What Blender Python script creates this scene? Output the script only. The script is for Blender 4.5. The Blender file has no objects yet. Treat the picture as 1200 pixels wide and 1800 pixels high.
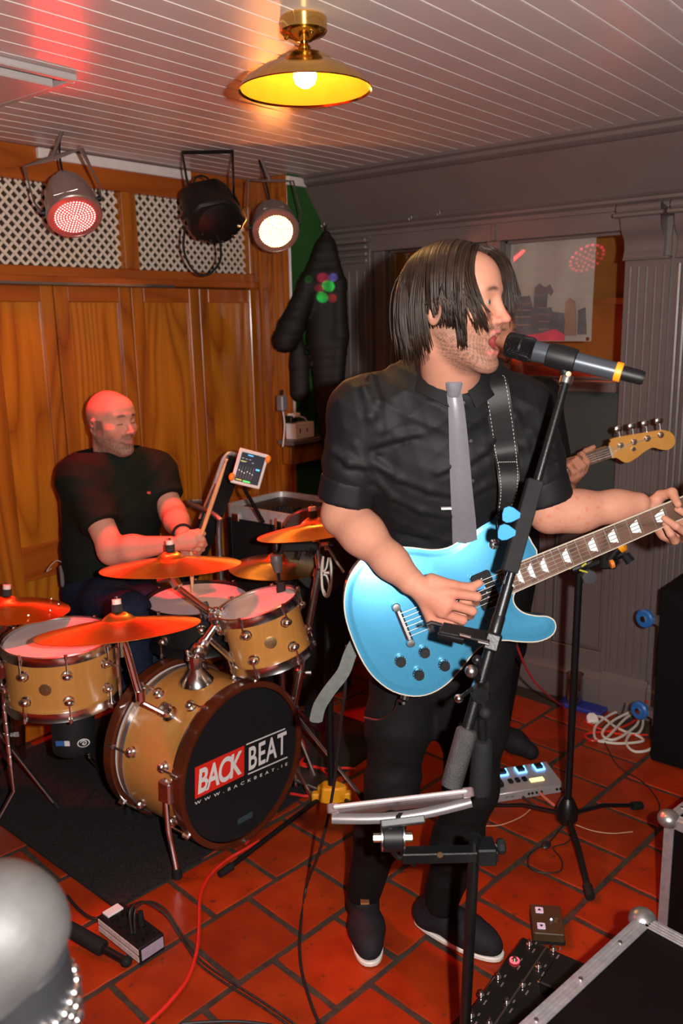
import bpy, bmesh, math, random
import numpy as np
from mathutils import Vector, Matrix, Quaternion

# ------------------------------------------------------------------ camera, exposure, lights
F = 1500.0                                   # focal length in pixels of a 1200x1800 frame
YAW, PITCH, ROLL, CAMH = math.radians(39.15), math.radians(12.53), math.radians(-1.22), 1.66
_f = Vector((math.cos(YAW)*math.cos(PITCH), math.sin(YAW)*math.cos(PITCH), -math.sin(PITCH)))
_r = Vector((math.sin(YAW), -math.cos(YAW), 0)); _u = _r.cross(_f)
CR = math.cos(ROLL)*_r + math.sin(ROLL)*_u
CU = -math.sin(ROLL)*_r + math.cos(ROLL)*_u
CAM = Vector((0, 0, CAMH))
RH = _r.copy(); FH = Vector((math.cos(YAW), math.sin(YAW), 0))
UP = Vector((0, 0, 1))
scene = bpy.context.scene
COL = scene.collection
cd = bpy.data.cameras.new('camera'); cam = bpy.data.objects.new('camera', cd); COL.objects.link(cam)
m = Matrix((CR, CU, -_f)).transposed().to_4x4(); m.translation = CAM; cam.matrix_world = m
cd.sensor_fit = 'VERTICAL'; cd.sensor_height = 36.0; cd.lens = 36.0*F/1800.0
cd.clip_start = 0.05; cd.dof.use_dof = True; cd.dof.focus_distance = 2.1; cd.dof.aperture_fstop = 4.0
scene.camera = cam
vs = scene.view_settings
vs.view_transform = 'Standard'; vs.look = 'None'; vs.gamma = 1.0; vs.use_curve_mapping = False
vs.exposure = 0.0
wd = bpy.data.worlds.new('world'); scene.world = wd; wd.use_nodes = True
wd.node_tree.nodes['Background'].inputs[0].default_value = (1.0, 0.72, 0.55, 1)
wd.node_tree.nodes['Background'].inputs[1].default_value = 0.012

def light(name, kind, loc, power, color, aim=None, size=0.05, spot=60, blend=0.5):
    l = bpy.data.lights.new(name, kind); o = bpy.data.objects.new(name, l); COL.objects.link(o)
    l.energy = power; l.color = color; o.location = loc
    if kind in ('POINT', 'SPOT'): l.shadow_soft_size = size
    if kind == 'AREA': l.size = size
    if kind == 'SPOT': l.spot_size = math.radians(spot); l.spot_blend = blend
    if aim is not None:
        o.rotation_euler = (Vector(aim)-Vector(loc)).to_track_quat('-Z', 'Y').to_euler()
    return o
# the camera's own flash: beside the lens, the camera being held upright
light('camera_flash', 'SPOT', CAM + CR*0.14 + CU*0.035, 275.0, (1.0, 0.94, 0.9), CAM + _f*3 + CR*0.1, 0.018, 100, 0.35)

# ------------------------------------------------------------------ geometry helpers
def ray(x, y): return _f + CR*((x-600)/F) - CU*((y-900)/F)
def atz(x, y, z): d = ray(x, y); return CAM + d*((z-CAMH)/d.z)
def atx(x, y, X): d = ray(x, y); return CAM + d*(X/d.x)
def aty(x, y, Y): d = ray(x, y); return CAM + d*(Y/d.y)
def W(x, y, b): d = ray(x, y); return CAM + d*(b/d.dot(FH))     # point seen at a pixel, b metres ahead over the floor
def V(*a): return Vector(a)
def G(a, b, z): return RH*a + FH*b + UP*z
def lerp(a, b, t): return a + (b-a)*t
def frame(z, x=None, o=(0, 0, 0)):
    """4x4 with its z axis along z (and x axis near x)"""
    z = Vector(z).normalized()
    if x is None: x = Vector((1, 0, 0)) if abs(z.x) < 0.9 else Vector((0, 1, 0))
    x = Vector(x); x = (x - z*x.dot(z)).normalized(); y = z.cross(x)
    mm = Matrix((x, y, z)).transposed().to_4x4(); mm.translation = Vector(o); return mm
def rotz(a, o=(0, 0, 0)):
    mm = Matrix.Rotation(a, 4, 'Z'); mm.translation = Vector(o); return mm
def spline(pts, n=8, closed=False):
    P = [Vector(p) for p in pts]; out = []
    N = len(P)
    for i in range(N if closed else N-1):
        p1, p2 = P[i], P[(i+1) % N]
        p0 = P[(i-1) % N] if (closed or i > 0) else p1*2-p2
        p3 = P[(i+2) % N] if (closed or i+2 < N) else p2*2-p1
        for k in range(n):
            t = k/n
            out.append(0.5*((2*p1)+(p2-p0)*t+(2*p0-5*p1+4*p2-p3)*t*t+(3*p1-p0-3*p2+p3)*t**3))
    if not closed: out.append(P[-1].copy())
    return out

class MB:
    def __init__(s): s.v = []; s.f = []
    def add(s, vs, fs, M=None):
        b = len(s.v)
        s.v += [tuple(M @ Vector(p)) if M is not None else tuple(p) for p in vs]
        s.f += [tuple(i+b for i in f) for f in fs]; return s
    def box(s, c, d, M=None):
        x, y, z = d[0]/2, d[1]/2, d[2]/2
        vs = [(c[0]+i*x, c[1]+j*y, c[2]+k*z) for i in (-1, 1) for j in (-1, 1) for k in (-1, 1)]
        return s.add(vs, [(0, 1, 3, 2), (4, 6, 7, 5), (0, 4, 5, 1), (2, 3, 7, 6), (0, 2, 6, 4), (1, 5, 7, 3)], M)
    def bb(s, a, b):
        return s.box([(a[i]+b[i])/2 for i in range(3)], [abs(b[i]-a[i]) for i in range(3)])
    def ring(s, pts_rings, closed=False, caps=True):
        n = len(pts_rings[0]); vs = [p for r in pts_rings for p in r]; fs = []
        R = len(pts_rings)
        for i in range(R if closed else R-1):
            for j in range(n):
                a = i*n+j; b = i*n+(j+1) % n; i2 = (i+1) % R
                fs.append((a, b, i2*n+(j+1) % n, i2*n+j))
        if caps and not closed:
            fs.append(tuple(range(n-1, -1, -1))); fs.append(tuple((R-1)*n+j for j in range(n)))
        return s.add(vs, fs)
    def cyl(s, p0, p1, r0, r1=None, n=16):
        r1 = r0 if r1 is None else r1
        p0 = Vector(p0); p1 = Vector(p1); mm = frame(p1-p0)
        x = mm.col[0].to_3d(); y = mm.col[1].to_3d()
        cs = [(math.cos(2*math.pi*j/n), math.sin(2*math.pi*j/n)) for j in range(n)]
        return s.ring([[p0+x*c*r0+y*d*r0 for c, d in cs], [p1+x*c*r1+y*d*r1 for c, d in cs]])
    def tube(s, path, r, n=8, closed=False, flat=None, up=None):
        P = [Vector(p) for p in path]; N = len(P); rings = []; xp = Vector(up) if up is not None else None
        for i, p in enumerate(P):
            if closed: t = P[(i+1) % N]-P[(i-1) % N]
            else: t = P[min(i+1, N-1)]-P[max(i-1, 0)]
            if t.length < 1e-9: t = Vector((0, 0, 1))
            mm = frame(t, up if up is not None else xp); x = mm.col[0].to_3d(); y = mm.col[1].to_3d()
            if up is None: xp = x
            rr = r[i] if isinstance(r, (list, tuple)) else r
            fy = rr if flat is None else (flat[i] if isinstance(flat, (list, tuple)) else flat)
            rings.append([p+x*rr*math.cos(2*math.pi*j/n)+y*fy*math.sin(2*math.pi*j/n) for j in range(n)])
        return s.ring(rings, closed)
    def lathe(s, prof, n=24, M=None, arc=None):
        vs = []; fs = []; R = len(prof)
        for r, z in prof:
            for j in range(n):
                a = 2*math.pi*j/n; vs.append((r*math.cos(a), r*math.sin(a), z))
        for i in range(R-1):
            for j in range(n): fs.append((i*n+j, i*n+(j+1) % n, (i+1)*n+(j+1) % n, (i+1)*n+j))
        if prof[0][0] > 1e-6 and prof[0] != prof[-1]: fs.append(tuple(range(n-1, -1, -1)))
        if prof[-1][0] > 1e-6 and prof[0] != prof[-1]: fs.append(tuple((R-1)*n+j for j in range(n)))
        return s.add(vs, fs, M)
    def prism(s, poly, z0, z1, M=None):
        n = len(poly); vs = [(p[0], p[1], z0) for p in poly]+[(p[0], p[1], z1) for p in poly]
        fs = [tuple(range(n-1, -1, -1)), tuple(range(n, 2*n))]+[(i, (i+1) % n, n+(i+1) % n, n+i) for i in range(n)]
        return s.add(vs, fs, M)
    def sph(s, c, r, M=None, nu=14, nv=9):
        if not isinstance(r, (tuple, list)): r = (r, r, r)
        vs = [(c[0], c[1], c[2]-r[2])]; fs = []
        for i in range(1, nv):
            a = math.pi*i/nv-math.pi/2
            for j in range(nu):
                b = 2*math.pi*j/nu
                vs.append((c[0]+r[0]*math.cos(a)*math.cos(b), c[1]+r[1]*math.cos(a)*math.sin(b), c[2]+r[2]*math.sin(a)))
        vs.append((c[0], c[1], c[2]+r[2])); L = len(vs)-1
        for j in range(nu):
            fs.append((0, 1+(j+1) % nu, 1+j)); k = 1+(nv-2)*nu
            fs.append((L, k+j, k+(j+1) % nu))
        for i in range(nv-2):
            for j in range(nu):
                a = 1+i*nu+j; b = 1+i*nu+(j+1) % nu; fs.append((a, b, b+nu, a+nu))
        return s.add(vs, fs, M)
    def mesh(s, name, off=(0, 0, 0), bevel=0.0, angle=35, seg=1):
        me = bpy.data.meshes.new(name); o = Vector(off)
        me.from_pydata([Vector(p)-o for p in s.v], [], s.f)
        bm = bmesh.new(); bm.from_mesh(me)
        bmesh.ops.remove_doubles(bm, verts=bm.verts, dist=1e-6)
        bmesh.ops.recalc_face_normals(bm, faces=bm.faces)
        if bevel:
            es = [e for e in bm.edges if len(e.link_faces) == 2 and e.calc_face_angle(0) > 0.6]
            bmesh.ops.bevel(bm, geom=es, offset=bevel, segments=seg, affect='EDGES', profile=0.5, clamp_overlap=True)
        for f in bm.faces: f.smooth = True
        bm.to_mesh(me); bm.free()
        me.set_sharp_from_angle(angle=math.radians(angle)); return me

BASE = {}
def link(name, me, mt, parent=None):
    o = bpy.data.objects.new(name, me); COL.objects.link(o)
    if mt is not None and len(me.materials) == 0: me.materials.append(mt)
    if parent is not None: o.parent = parent
    BASE[o.name] = BASE[parent.name] if parent is not None else Vector((0, 0, 0))
    return o
def part(mb, name, mt, parent, bevel=0.0, angle=35, label=None, kind=None, seg=1):
    o = link(name, mb.mesh(name, BASE[parent.name], bevel, angle, seg), mt, parent)
    if label: o['label'] = label
    if kind: o['kind'] = kind
    return o
def tag(o, label=None, cat=None, group=None, kind=None):
    if label: o['label'] = label
    if cat: o['category'] = cat
    if group: o['group'] = group
    if kind: o['kind'] = kind
    return o
def thing(name, label, cat, loc=(0, 0, 0), group=None):
    o = bpy.data.objects.new(name, None); COL.objects.link(o); o.empty_display_size = 0.05
    o.location = loc; BASE[o.name] = Vector(loc); return tag(o, label, cat, group)
def single(mb, name, mt, label, cat, group=None, bevel=0.0, angle=35, loc=None, kind=None, seg=1):
    off = Vector(loc) if loc is not None else Vector((0, 0, 0))
    o = link(name, mb.mesh(name, off, bevel, angle, seg), mt); o.location = off; BASE[o.name] = off
    return tag(o, label, cat, group, kind)
def struct(mb, name, mt, bevel=0.0, label=None, angle=35):
    o = link(name, mb.mesh(name, (0, 0, 0), bevel, angle), mt); return tag(o, label, None, None, 'structure')
def sempty(name, label=None):
    o = bpy.data.objects.new(name, None); COL.objects.link(o); BASE[o.name] = Vector((0, 0, 0)); o['kind'] = 'structure'
    if label: o['label'] = label
    return o

# ------------------------------------------------------------------ materials
MATS = {}
def mat(name, col=(0.5, 0.5, 0.5), rough=0.5, metal=0.0, var=0.08, scale=12.0, bump=0.0, bscale=60.0, emit=None, estr=0.0,
        coat=0.0, spec=0.5, trans=0.0, sheen=0.0, aniso=0.0, stretch=None, sss=0.0):
    if name in MATS: return MATS[name]
    mt = bpy.data.materials.new(name); MATS[name] = mt; mt.use_nodes = True
    nt = mt.node_tree; N = nt.nodes; L = nt.links; b = N['Principled BSDF']
    b.inputs['Roughness'].default_value = rough; b.inputs['Metallic'].default_value = metal
    b.inputs['Coat Weight'].default_value = coat; b.inputs['Coat Roughness'].default_value = 0.06
    b.inputs['Specular IOR Level'].default_value = spec; b.inputs['Transmission Weight'].default_value = trans
    b.inputs['Sheen Weight'].default_value = sheen; b.inputs['Anisotropic'].default_value = aniso
    if sss: b.inputs['Subsurface Weight'].default_value = sss; b.inputs['Subsurface Radius'].default_value = (0.012, 0.004, 0.002)
    tc = N.new('ShaderNodeTexCoord'); mp = N.new('ShaderNodeMapping'); L.new(tc.outputs['Object'], mp.inputs[0])
    if stretch: mp.inputs['Scale'].default_value = stretch
    nz = N.new('ShaderNodeTexNoise'); nz.inputs['Scale'].default_value = scale; nz.inputs['Detail'].default_value = 4
    L.new(mp.outputs[0], nz.inputs['Vector'])
    cr = N.new('ShaderNodeValToRGB'); c = Vector(col)
    cr.color_ramp.elements[0].position = 0.3; cr.color_ramp.elements[1].position = 0.7
    cr.color_ramp.elements[0].color = (*(c*(1-var)), 1); cr.color_ramp.elements[1].color = (*[min(1, x*(1+var)) for x in c], 1)
    L.new(nz.outputs['Fac'], cr.inputs[0]); L.new(cr.outputs[0], b.inputs['Base Color'])
    if bump:
        n2 = N.new('ShaderNodeTexNoise'); n2.inputs['Scale'].default_value = bscale; n2.inputs['Detail'].default_value = 5
        L.new(mp.outputs[0], n2.inputs['Vector'])
        bp = N.new('ShaderNodeBump'); bp.inputs['Strength'].default_value = bump; bp.inputs['Distance'].default_value = 0.01
        L.new(n2.outputs['Fac'], bp.inputs['Height']); L.new(bp.outputs[0], b.inputs['Normal'])
    if emit: b.inputs['Emission Color'].default_value = (*emit, 1); b.inputs['Emission Strength'].default_value = estr
    return mt
def wood(name, c0, c1, axis=2, scale=3.0, rough=0.35, dist=6.0, coat=0.3, cath=1.0, off=(0, 0, 0), fig=0.55):
    if name in MATS: return MATS[name]
    mt = bpy.data.materials.new(name); MATS[name] = mt; mt.use_nodes = True
    nt = mt.node_tree; N = nt.nodes; L = nt.links; b = N['Principled BSDF']
    b.inputs['Roughness'].default_value = rough; b.inputs['Coat Weight'].default_value = coat; b.inputs['Coat Roughness'].default_value = 0.15
    tc = N.new('ShaderNodeTexCoord'); oi = N.new('ShaderNodeObjectInfo')
    ad = N.new('ShaderNodeVectorMath'); ad.operation = 'ADD'
    sc = N.new('ShaderNodeVectorMath'); sc.operation = 'SCALE'; sc.inputs[0].default_value = (3.1, 2.3, 1.7)
    L.new(oi.outputs['Random'], sc.inputs['Scale']); L.new(tc.outputs['Object'], ad.inputs[0]); L.new(sc.outputs[0], ad.inputs[1])
    mp = N.new('ShaderNodeMapping'); s = [1, 1, 1]; s[axis] = 0.14; mp.inputs['Scale'].default_value = s; mp.inputs['Location'].default_value = off
    L.new(ad.outputs[0], mp.inputs[0])
    w = N.new('ShaderNodeTexNoise'); w.inputs['Scale'].default_value = scale; w.inputs['Detail'].default_value = 1.5; w.inputs['Distortion'].default_value = 0.3*cath
    L.new(mp.outputs[0], w.inputs['Vector'])
    ml = N.new('ShaderNodeMath'); ml.operation = 'MULTIPLY'; ml.inputs[1].default_value = dist; L.new(w.outputs['Fac'], ml.inputs[0])
    fr = N.new('ShaderNodeMath'); fr.operation = 'PINGPONG'; fr.inputs[1].default_value = 0.5; L.new(ml.outputs[0], fr.inputs[0])
    f2 = N.new('ShaderNodeMath'); f2.operation = 'MULTIPLY'; f2.inputs[1].default_value = 2.0; L.new(fr.outputs[0], f2.inputs[0]); f3 = N.new('ShaderNodeMath'); f3.operation = 'POWER'; f3.inputs[1].default_value = 0.45; L.new(f2.outputs[0], f3.inputs[0]); fr = f3
    n2 = N.new('ShaderNodeTexNoise'); n2.inputs['Scale'].default_value = 60; n2.inputs['Detail'].default_value = 4
    mp2 = N.new('ShaderNodeMapping'); s2 = [1, 1, 1]; s2[axis] = 0.05; mp2.inputs['Scale'].default_value = s2
    L.new(ad.outputs[0], mp2.inputs[0]); L.new(mp2.outputs[0], n2.inputs['Vector'])
    mx = N.new('ShaderNodeMix'); mx.data_type = 'FLOAT'; mx.inputs[0].default_value = 1-fig
    L.new(fr.outputs[0], mx.inputs[2]); L.new(n2.outputs['Fac'], mx.inputs[3])
    cr = N.new('ShaderNodeValToRGB'); e = cr.color_ramp.elements
    e[0].position = 0.2; e[1].position = 0.8; e[0].color = (*c0, 1); e[1].color = (*c1, 1)
    L.new(mx.outputs[0], cr.inputs[0]); L.new(cr.outputs[0], b.inputs['Base Color'])
    bp = N.new('ShaderNodeBump'); bp.inputs['Strength'].default_value = 0.15; bp.inputs['Distance'].default_value = 0.004
    L.new(n2.outputs['Fac'], bp.inputs['Height']); L.new(bp.outputs[0], b.inputs['Normal'])
    return mt
CHROME = mat('chrome', (0.85, 0.84, 0.82), 0.2, 1.0, 0.03)
STEEL = mat('steel', (0.6, 0.6, 0.6), 0.3, 1.0, 0.1)
ALU = mat('aluminium', (0.72, 0.70, 0.70), 0.42, 0.6, 0.1, 40, 0.05, 200)
BLACKM = mat('black_metal', (0.0055, 0.0055, 0.006), 0.36, 0.0, 0.2, 30, 0.05, 200, spec=.4)
BLACKP = mat('black_plastic', (0.0055, 0.0055, 0.006), 0.5, 0.0, 0.2, 40, spec=.35)
RUBBER = mat('rubber', (0.0085, 0.0085, 0.009), 0.75, 0.0, 0.2, 50, spec=.25)
WHITEP = mat('white_plastic', (0.75, 0.72, 0.70), 0.4, 0.0, 0.06, 10)
random.seed(7)
# ------------------------------------------------------------------ room shell
ZC = 2.33; XW = 3.38; YB = 3.04; YG = 2.79; XL, YF = -2.6, -2.4
PAINT = mat('mauve_grey_paint', (0.135, 0.105, 0.100), 0.34, 0, 0.07, 5, 0.04, 90)
GREENW = mat('green_wall_paint', (0.018, 0.085, 0.014), 0.6, 0, 0.15, 8, 0.1, 120)
CREAM = mat('cream_wall_paint', (0.55, 0.42, 0.3), 0.7, 0, 0.1, 4)
WHITEG = mat('white_gloss_paint', (0.70, 0.66, 0.62), 0.4, 0, 0.06, 14)
# floor: mortar bed and quarry tiles laid in running bond
GROUT = mat('dark_mortar', (0.034, 0.022, 0.013), 0.9, 0, 0.4, 25, 0.4, 120)
fl = struct(MB().bb((XL, YF, -0.06), (XW+0.1, YB+0.2, -0.004)), 'floor', GROUT, label='dark mortar bed under red quarry tiles')
def tile_mat():
    mt = bpy.data.materials.new('quarry_tile'); mt.use_nodes = True; nt = mt.node_tree; N = nt.nodes; L = nt.links; b = N['Principled BSDF']
    tc = N.new('ShaderNodeTexCoord'); oi = N.new('ShaderNodeObjectInfo'); ad = N.new('ShaderNodeVectorMath'); ad.operation = 'ADD'
    L.new(tc.outputs['Object'], ad.inputs[0]); L.new(oi.outputs['Location'], ad.inputs[1])
    n1 = N.new('ShaderNodeTexNoise'); n1.inputs['Scale'].default_value = 9; n1.inputs['Detail'].default_value = 6
    n2 = N.new('ShaderNodeTexNoise'); n2.inputs['Scale'].default_value = 26; n2.inputs['Detail'].default_value = 5; n2.inputs['Roughness'].default_value = 0.65
    L.new(ad.outputs[0], n1.inputs['Vector']); L.new(ad.outputs[0], n2.inputs['Vector'])
    cr = N.new('ShaderNodeValToRGB'); e = cr.color_ramp.elements
    e[0].position = 0.3; e[1].position = 0.72; e[0].color = (0.22, 0.018, 0.0025, 1); e[1].color = (0.33, 0.034, 0.0045, 1)
    L.new(n1.outputs['Fac'], cr.inputs[0])
    hs = N.new('ShaderNodeHueSaturation'); mr = N.new('ShaderNodeMapRange'); mr.inputs[3].default_value = 0.8; mr.inputs[4].default_value = 1.12
    L.new(oi.outputs['Random'], mr.inputs[0]); L.new(mr.outputs[0], hs.inputs['Value']); L.new(cr.outputs[0], hs.inputs['Color'])
    c2 = N.new('ShaderNodeValToRGB'); e = c2.color_ramp.elements; e[0].position = 0.62; e[1].position = 0.68
    e[0].color = (0, 0, 0, 1); e[1].color = (1, 1, 1, 1); L.new(n2.outputs['Fac'], c2.inputs[0])
    mx = N.new('ShaderNodeMix'); mx.data_type = 'RGBA'; L.new(c2.outputs[0], mx.inputs[0]); L.new(hs.outputs[0], mx.inputs[6]); mx.inputs[7].default_value = (0.10, 0.022, 0.008, 1)
    L.new(mx.outputs[2], b.inputs['Base Color']); b.inputs['Roughness'].default_value = 0.42; b.inputs['Specular IOR Level'].default_value = 0.3
    bp = N.new('ShaderNodeBump'); bp.inputs['Strength'].default_value = 0.25; bp.inputs['Distance'].default_value = 0.006
    L.new(n1.outputs['Fac'], bp.inputs['Height']); L.new(bp.outputs[0], b.inputs['Normal']); return mt
TILE = tile_mat()
TA = math.radians(-5.6); TU = Vector((math.cos(TA), math.sin(TA), 0)); TV = Vector((-math.sin(TA), math.cos(TA), 0))
T0 = Vector((1.500, 1.275, 0)); TW, TH = 0.231, 0.245
rt = random.Random(3); tmeshes = []
for k in range(7):
    w, h = TW-0.014, TH-0.015; poly = []
    cs = [(-w/2, -h/2), (w/2, -h/2), (w/2, h/2), (-w/2, h/2)]
    for i in range(4):
        a, b2 = cs[i], cs[(i+1) % 4]
        for j in range(6):
            t = j/6; r = 0.0035 if j else 0.006
            x = a[0]+(b2[0]-a[0])*t; y = a[1]+(b2[1]-a[1])*t
            poly.append((x*(1-rt.random()*r*7), y*(1-rt.random()*r*7)))
    n = len(poly); vs_ = [(x, y, -0.02) for x, y in poly]+[(x, y, -0.003) for x, y in poly]+[(x*0.975, y*0.975, 0.0) for x, y in poly]
    fs_ = [(i, (i+1) % n, n+(i+1) % n, n+i) for i in range(n)]+[(n+i, n+(i+1) % n, 2*n+(i+1) % n, 2*n+i) for i in range(n)]+[tuple(range(2*n, 3*n))]
    tmeshes.append(MB().add(vs_, fs_).mesh('tile')); tmeshes[-1].materials.append(TILE)
cnt = 0
for j in range(-7, 9):
    for i in range(-9, 12):
        c = T0 + TV*(TH*j) + TU*(TW*(i + (0.5 if j % 2 else 0)))
        if not (0.3 < c.x < 3.32 and 0.1 < c.y < 2.98): continue
        d = (c-CAM); dz = d.dot(_f)
        if dz < 0.5: continue
        px = 600+F*d.dot(CR)/dz; py = 900-F*d.dot(CU)/dz
        if not (-170 < px < 1370 and py < 1990): continue
        o = link('tile', tmeshes[rt.randrange(7)], None, fl); cnt += 1
        o.location = c + V(0, 0, rt.uniform(-0.0015, 0.001)); o.rotation_euler = (rt.uniform(-.004, .004), rt.uniform(-.004, .004), TA+rt.uniform(-.012, .012)+(math.pi if rt.random() < .5 else 0))
# tiles outside the view, towards and behind the camera, as one piece
mb = MB()
for j in range(-16, 12):
    for i in range(-26, 16):
        c = T0 + TV*(TH*j) + TU*(TW*(i + (0.5 if j % 2 else 0)))
        if not (XL+.1 < c.x < 3.30 and YF+.1 < c.y < 2.98): continue
        d = (c-CAM); dz = d.dot(_f); seen = False
        if dz >= 0.5 and 0.3 < c.x < 3.32 and 0.1 < c.y < 2.98:
            px = 600+F*d.dot(CR)/dz; py = 900-F*d.dot(CU)/dz; seen = -170 < px < 1370 and py < 1990
        if not seen: mb.box((0, 0, -0.008), (TW-.016, TH-.017, 0.016), rotz(TA, c))
part(mb, 'far_tiles', TILE, fl, kind='stuff')
# ceiling: painted boards along X with a pale bead at each joint
PLANK = mat('ceiling_board_paint', (0.58, 0.49, 0.475), 0.31, 0, 0.06, 3, 0.03, 40)
BEAD = mat('ceiling_bead_paint', (0.66, 0.59, 0.55), 0.4, 0, 0.05, 9)
ce = struct(MB().bb((XL, YF, ZC+0.012), (XW+0.5, YB+0.2, ZC+0.06)), 'ceiling', PLANK)
SP = 0.0804; y0 = 0.852*0.945
pm = MB().box((0, 0, 0.006), (XW-XL+.1, SP-0.004, 0.012)).mesh('plank', bevel=0.002); pm.materials.append(PLANK)
bmx = MB().tube([(XL-XW, 0, 0), (0.0, 0, 0)], 0.0025, 6).mesh('bead'); bmx.materials.append(BEAD)
k0 = int((YF-y0)/SP)
for k in range(k0, 40):
    y = y0+SP*k
    if y > YB: break
    if y+SP < YB+.02:
        o = link('plank', pm, None, ce); o.location = ((XL+XW)/2, y+SP/2, ZC)
    o = link('bead', bmx, None, ce); o.location = (XW-.18, y, ZC+0.001)
# walls behind the camera
struct(MB().bb((XL-.1, YF, 0), (XL, YB+.2, ZC)), 'wall_left', CREAM)
struct(MB().bb((XL, YF-.1, 0), (XW+.2, YF, ZC)), 'wall_front', CREAM)

# ---- back wall of stained timber: framing, transom lattice, folding doors
OAK = wood('orange_oak', (0.19, 0.042, 0.003), (0.40, 0.120, 0.009), 2, 3.0, 0.34, 12.0)
OAKP = wood('light_oak_panel', (0.24, 0.055, 0.004), (0.50, 0.168, 0.012), 2, 2.6, 0.3, 22.0)
OAKH = wood('red_oak_rail', (0.24, 0.048, 0.004), (0.38, 0.092, 0.008), 0, 2.2, 0.38, 9.0)
OAKD = wood('dark_oak_post', (0.17, 0.038, 0.003), (0.39, 0.110, 0.009), 2, 3.4, 0.3, 16.0)
DARKB = mat('dark_void', (0.05, 0.028, 0.012), 0.8)
XR = aty(447, 600, YB).x                      # right end of the timber wall
zt = lambda px, py: aty(px, py, YB).z
xx = lambda px, py=600: aty(px, py, YB).x
ZD = zt(231, 503); ZL0 = zt(210, 473); ZL1 = zt(205, 336)
wb = struct(MB().bb((XL, YB+.06, 0), (XR+.6, YB+.12, ZC)), 'wall_back', DARKB)
mb = MB().bb((XL, YB-.01, ZL1), (XR, YB+.05, ZC-.002)); part(mb, 'top_rail', OAKH, wb, 0.003)
mb = MB().bb((XL, YB-.012, ZD+.012), (XR, YB+.05, ZL0)); part(mb, 'transom_rail', OAKH, wb, 0.003)
mb = MB().bb((XL, YB-.045, ZD), (xx(463), YB+.04, ZD+.03)); part(mb, 'ledge', OAKH, wb, 0.004)
mb = MB().bb((XL, YB-.05, ZD-.004), (xx(300), YB-.045, ZD+.006)); part(mb, 'curtain_track', STEEL, wb)
part(MB().bb((aty(60, 265, YB).x, YB-.03, ZC-.045), (aty(328, 303, YB).x, YB-.008, ZC-.006)), 'white_batten', WHITEG, wb, 0.003)
posts = [(xx(213, 400), xx(238, 400)), (XR-.022, XR)]
for a, b in posts: part(MB().bb((a, YB-.014, ZL0), (b, YB+.05, ZL1)), 'transom_post', OAK, wb, 0.003)
def lattice(x0, x1, z0, z1, y):
    mb = MB(); s = 0.0296; wd_ = 0.0104
    for sgn, yy in ((1, y), (-1, y+.006)):
        c = -3.0
        while c < 6.0:
            # line x*sgn + z = c clipped to the rectangle
            pts = []
            for (X) in (x0, x1):
                z = c - sgn*X
                if z0 <= z <= z1: pts.append((X, z))
            for (Z) in (z0, z1):
                x = (c-Z)*sgn
                if x0 < x < x1: pts.append((x, Z))
            if len(pts) >= 2:
                p, q = Vector((pts[0][0], yy, pts[0][1])), Vector((pts[1][0], yy, pts[1][1]))
                if (p-q).length > .004:
                    dd = (q-p).normalized(); nn = Vector((-dd.z, 0, dd.x))*wd_/2; t = Vector((0, .003, 0))
                    vs_ = [p-nn-t, p+nn-t, q+nn-t, q-nn-t, p-nn+t, p+nn+t, q+nn+t, q-nn+t]
                    mb.add(vs_, [(0, 1, 2, 3), (7, 6, 5, 4), (0, 4, 5, 1), (1, 5, 6, 2), (2, 6, 7, 3), (3, 7, 4, 0)])
            c += s*math.sqrt(2)
    return mb
LAT = mat('white_lattice', (0.66, 0.58, 0.48), 0.5, 0, 0.05, 12)
part(lattice(XL+1.2, posts[0][0]+.03, ZL0, ZL1, YB+.02), 'lattice_panel', LAT, wb, kind='stuff')
part(lattice(posts[0][1]-.01, posts[1][0]+.05, ZL0, ZL1, YB+.02), 'lattice_panel', LAT, wb, kind='stuff')
# four folding leaves
g1 = xx(101); g2 = xx(235); g3 = xx(353); g4 = XR-.012
wl = g2-g1
leaves = [(g1-wl*0.97, g1, (0.11, 0.055)), (g1, g2, (0.062, 0.058)), (g2, g3, (0.066, 0.055)), (g3, g4, (0.055, 0.008))]
zp1 = zt(180, 531); zr = zt(70, 957)
for i, (a, b, (sl, sr)) in enumerate(leaves):
    d = sempty('door_%d' % (i+1), 'folding oak door leaf with long panels')
    a += .003; b -= .003; y = YB-.004
    part(MB().bb((a, y, 0.01), (a+sl, y+.035, ZD-.004)), 'stile', OAKD if i in (1, 3) else OAK, d, 0.003)
    part(MB().bb((b-sr, y, 0.01), (b, y+.035, ZD-.004)), 'stile', OAK, d, 0.003)
    for nm, z0, z1 in (('top_rail', zp1, ZD-.004), ('lock_rail', zr-.14, zr), ('bottom_rail', 0.01, 0.2)):
        part(MB().bb((a+sl, y+.001, z0), (b-sr, y+.035, z1)), nm, OAKH, d, 0.003)
    part(MB().bb((a+sl, y+.014, zr), (b-sr, y+.03, zp1)), 'panel', OAKP, d)
    part(MB().bb((a+sl, y+.014, 0.2), (b-sr, y+.03, zr-.14)), 'panel', OAKP, d)
    if i == 0:
        k = aty(103, 830, YB)
        part(MB().lathe([(0.0, 0.0), (.012, 0.0), (.009, .012), (.016, .02), (.019, .03), (.014, .04), (0, .043)], 16, frame((0, -1, 0), None, (k.x, y, k.z))), 'knob', WHITEP, d, label='white ceramic knob')
# casing that returns forward to the green pier
XP = aty(496, 520, YG).x
mb = MB().bb((XR, YG+.002, 0), (XR+.06, YB+.05, ZC-.002)); cs_ = part(mb, 'casing', OAKD, wb, 0.002)
for t in (0.03, 0.09, 0.13, 0.19):
    part(MB().tube([(XR, YG+t, .02), (XR, YG+t, ZC-.1)], 0.011, 8), 'casing_bead', OAKD, wb)
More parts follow.
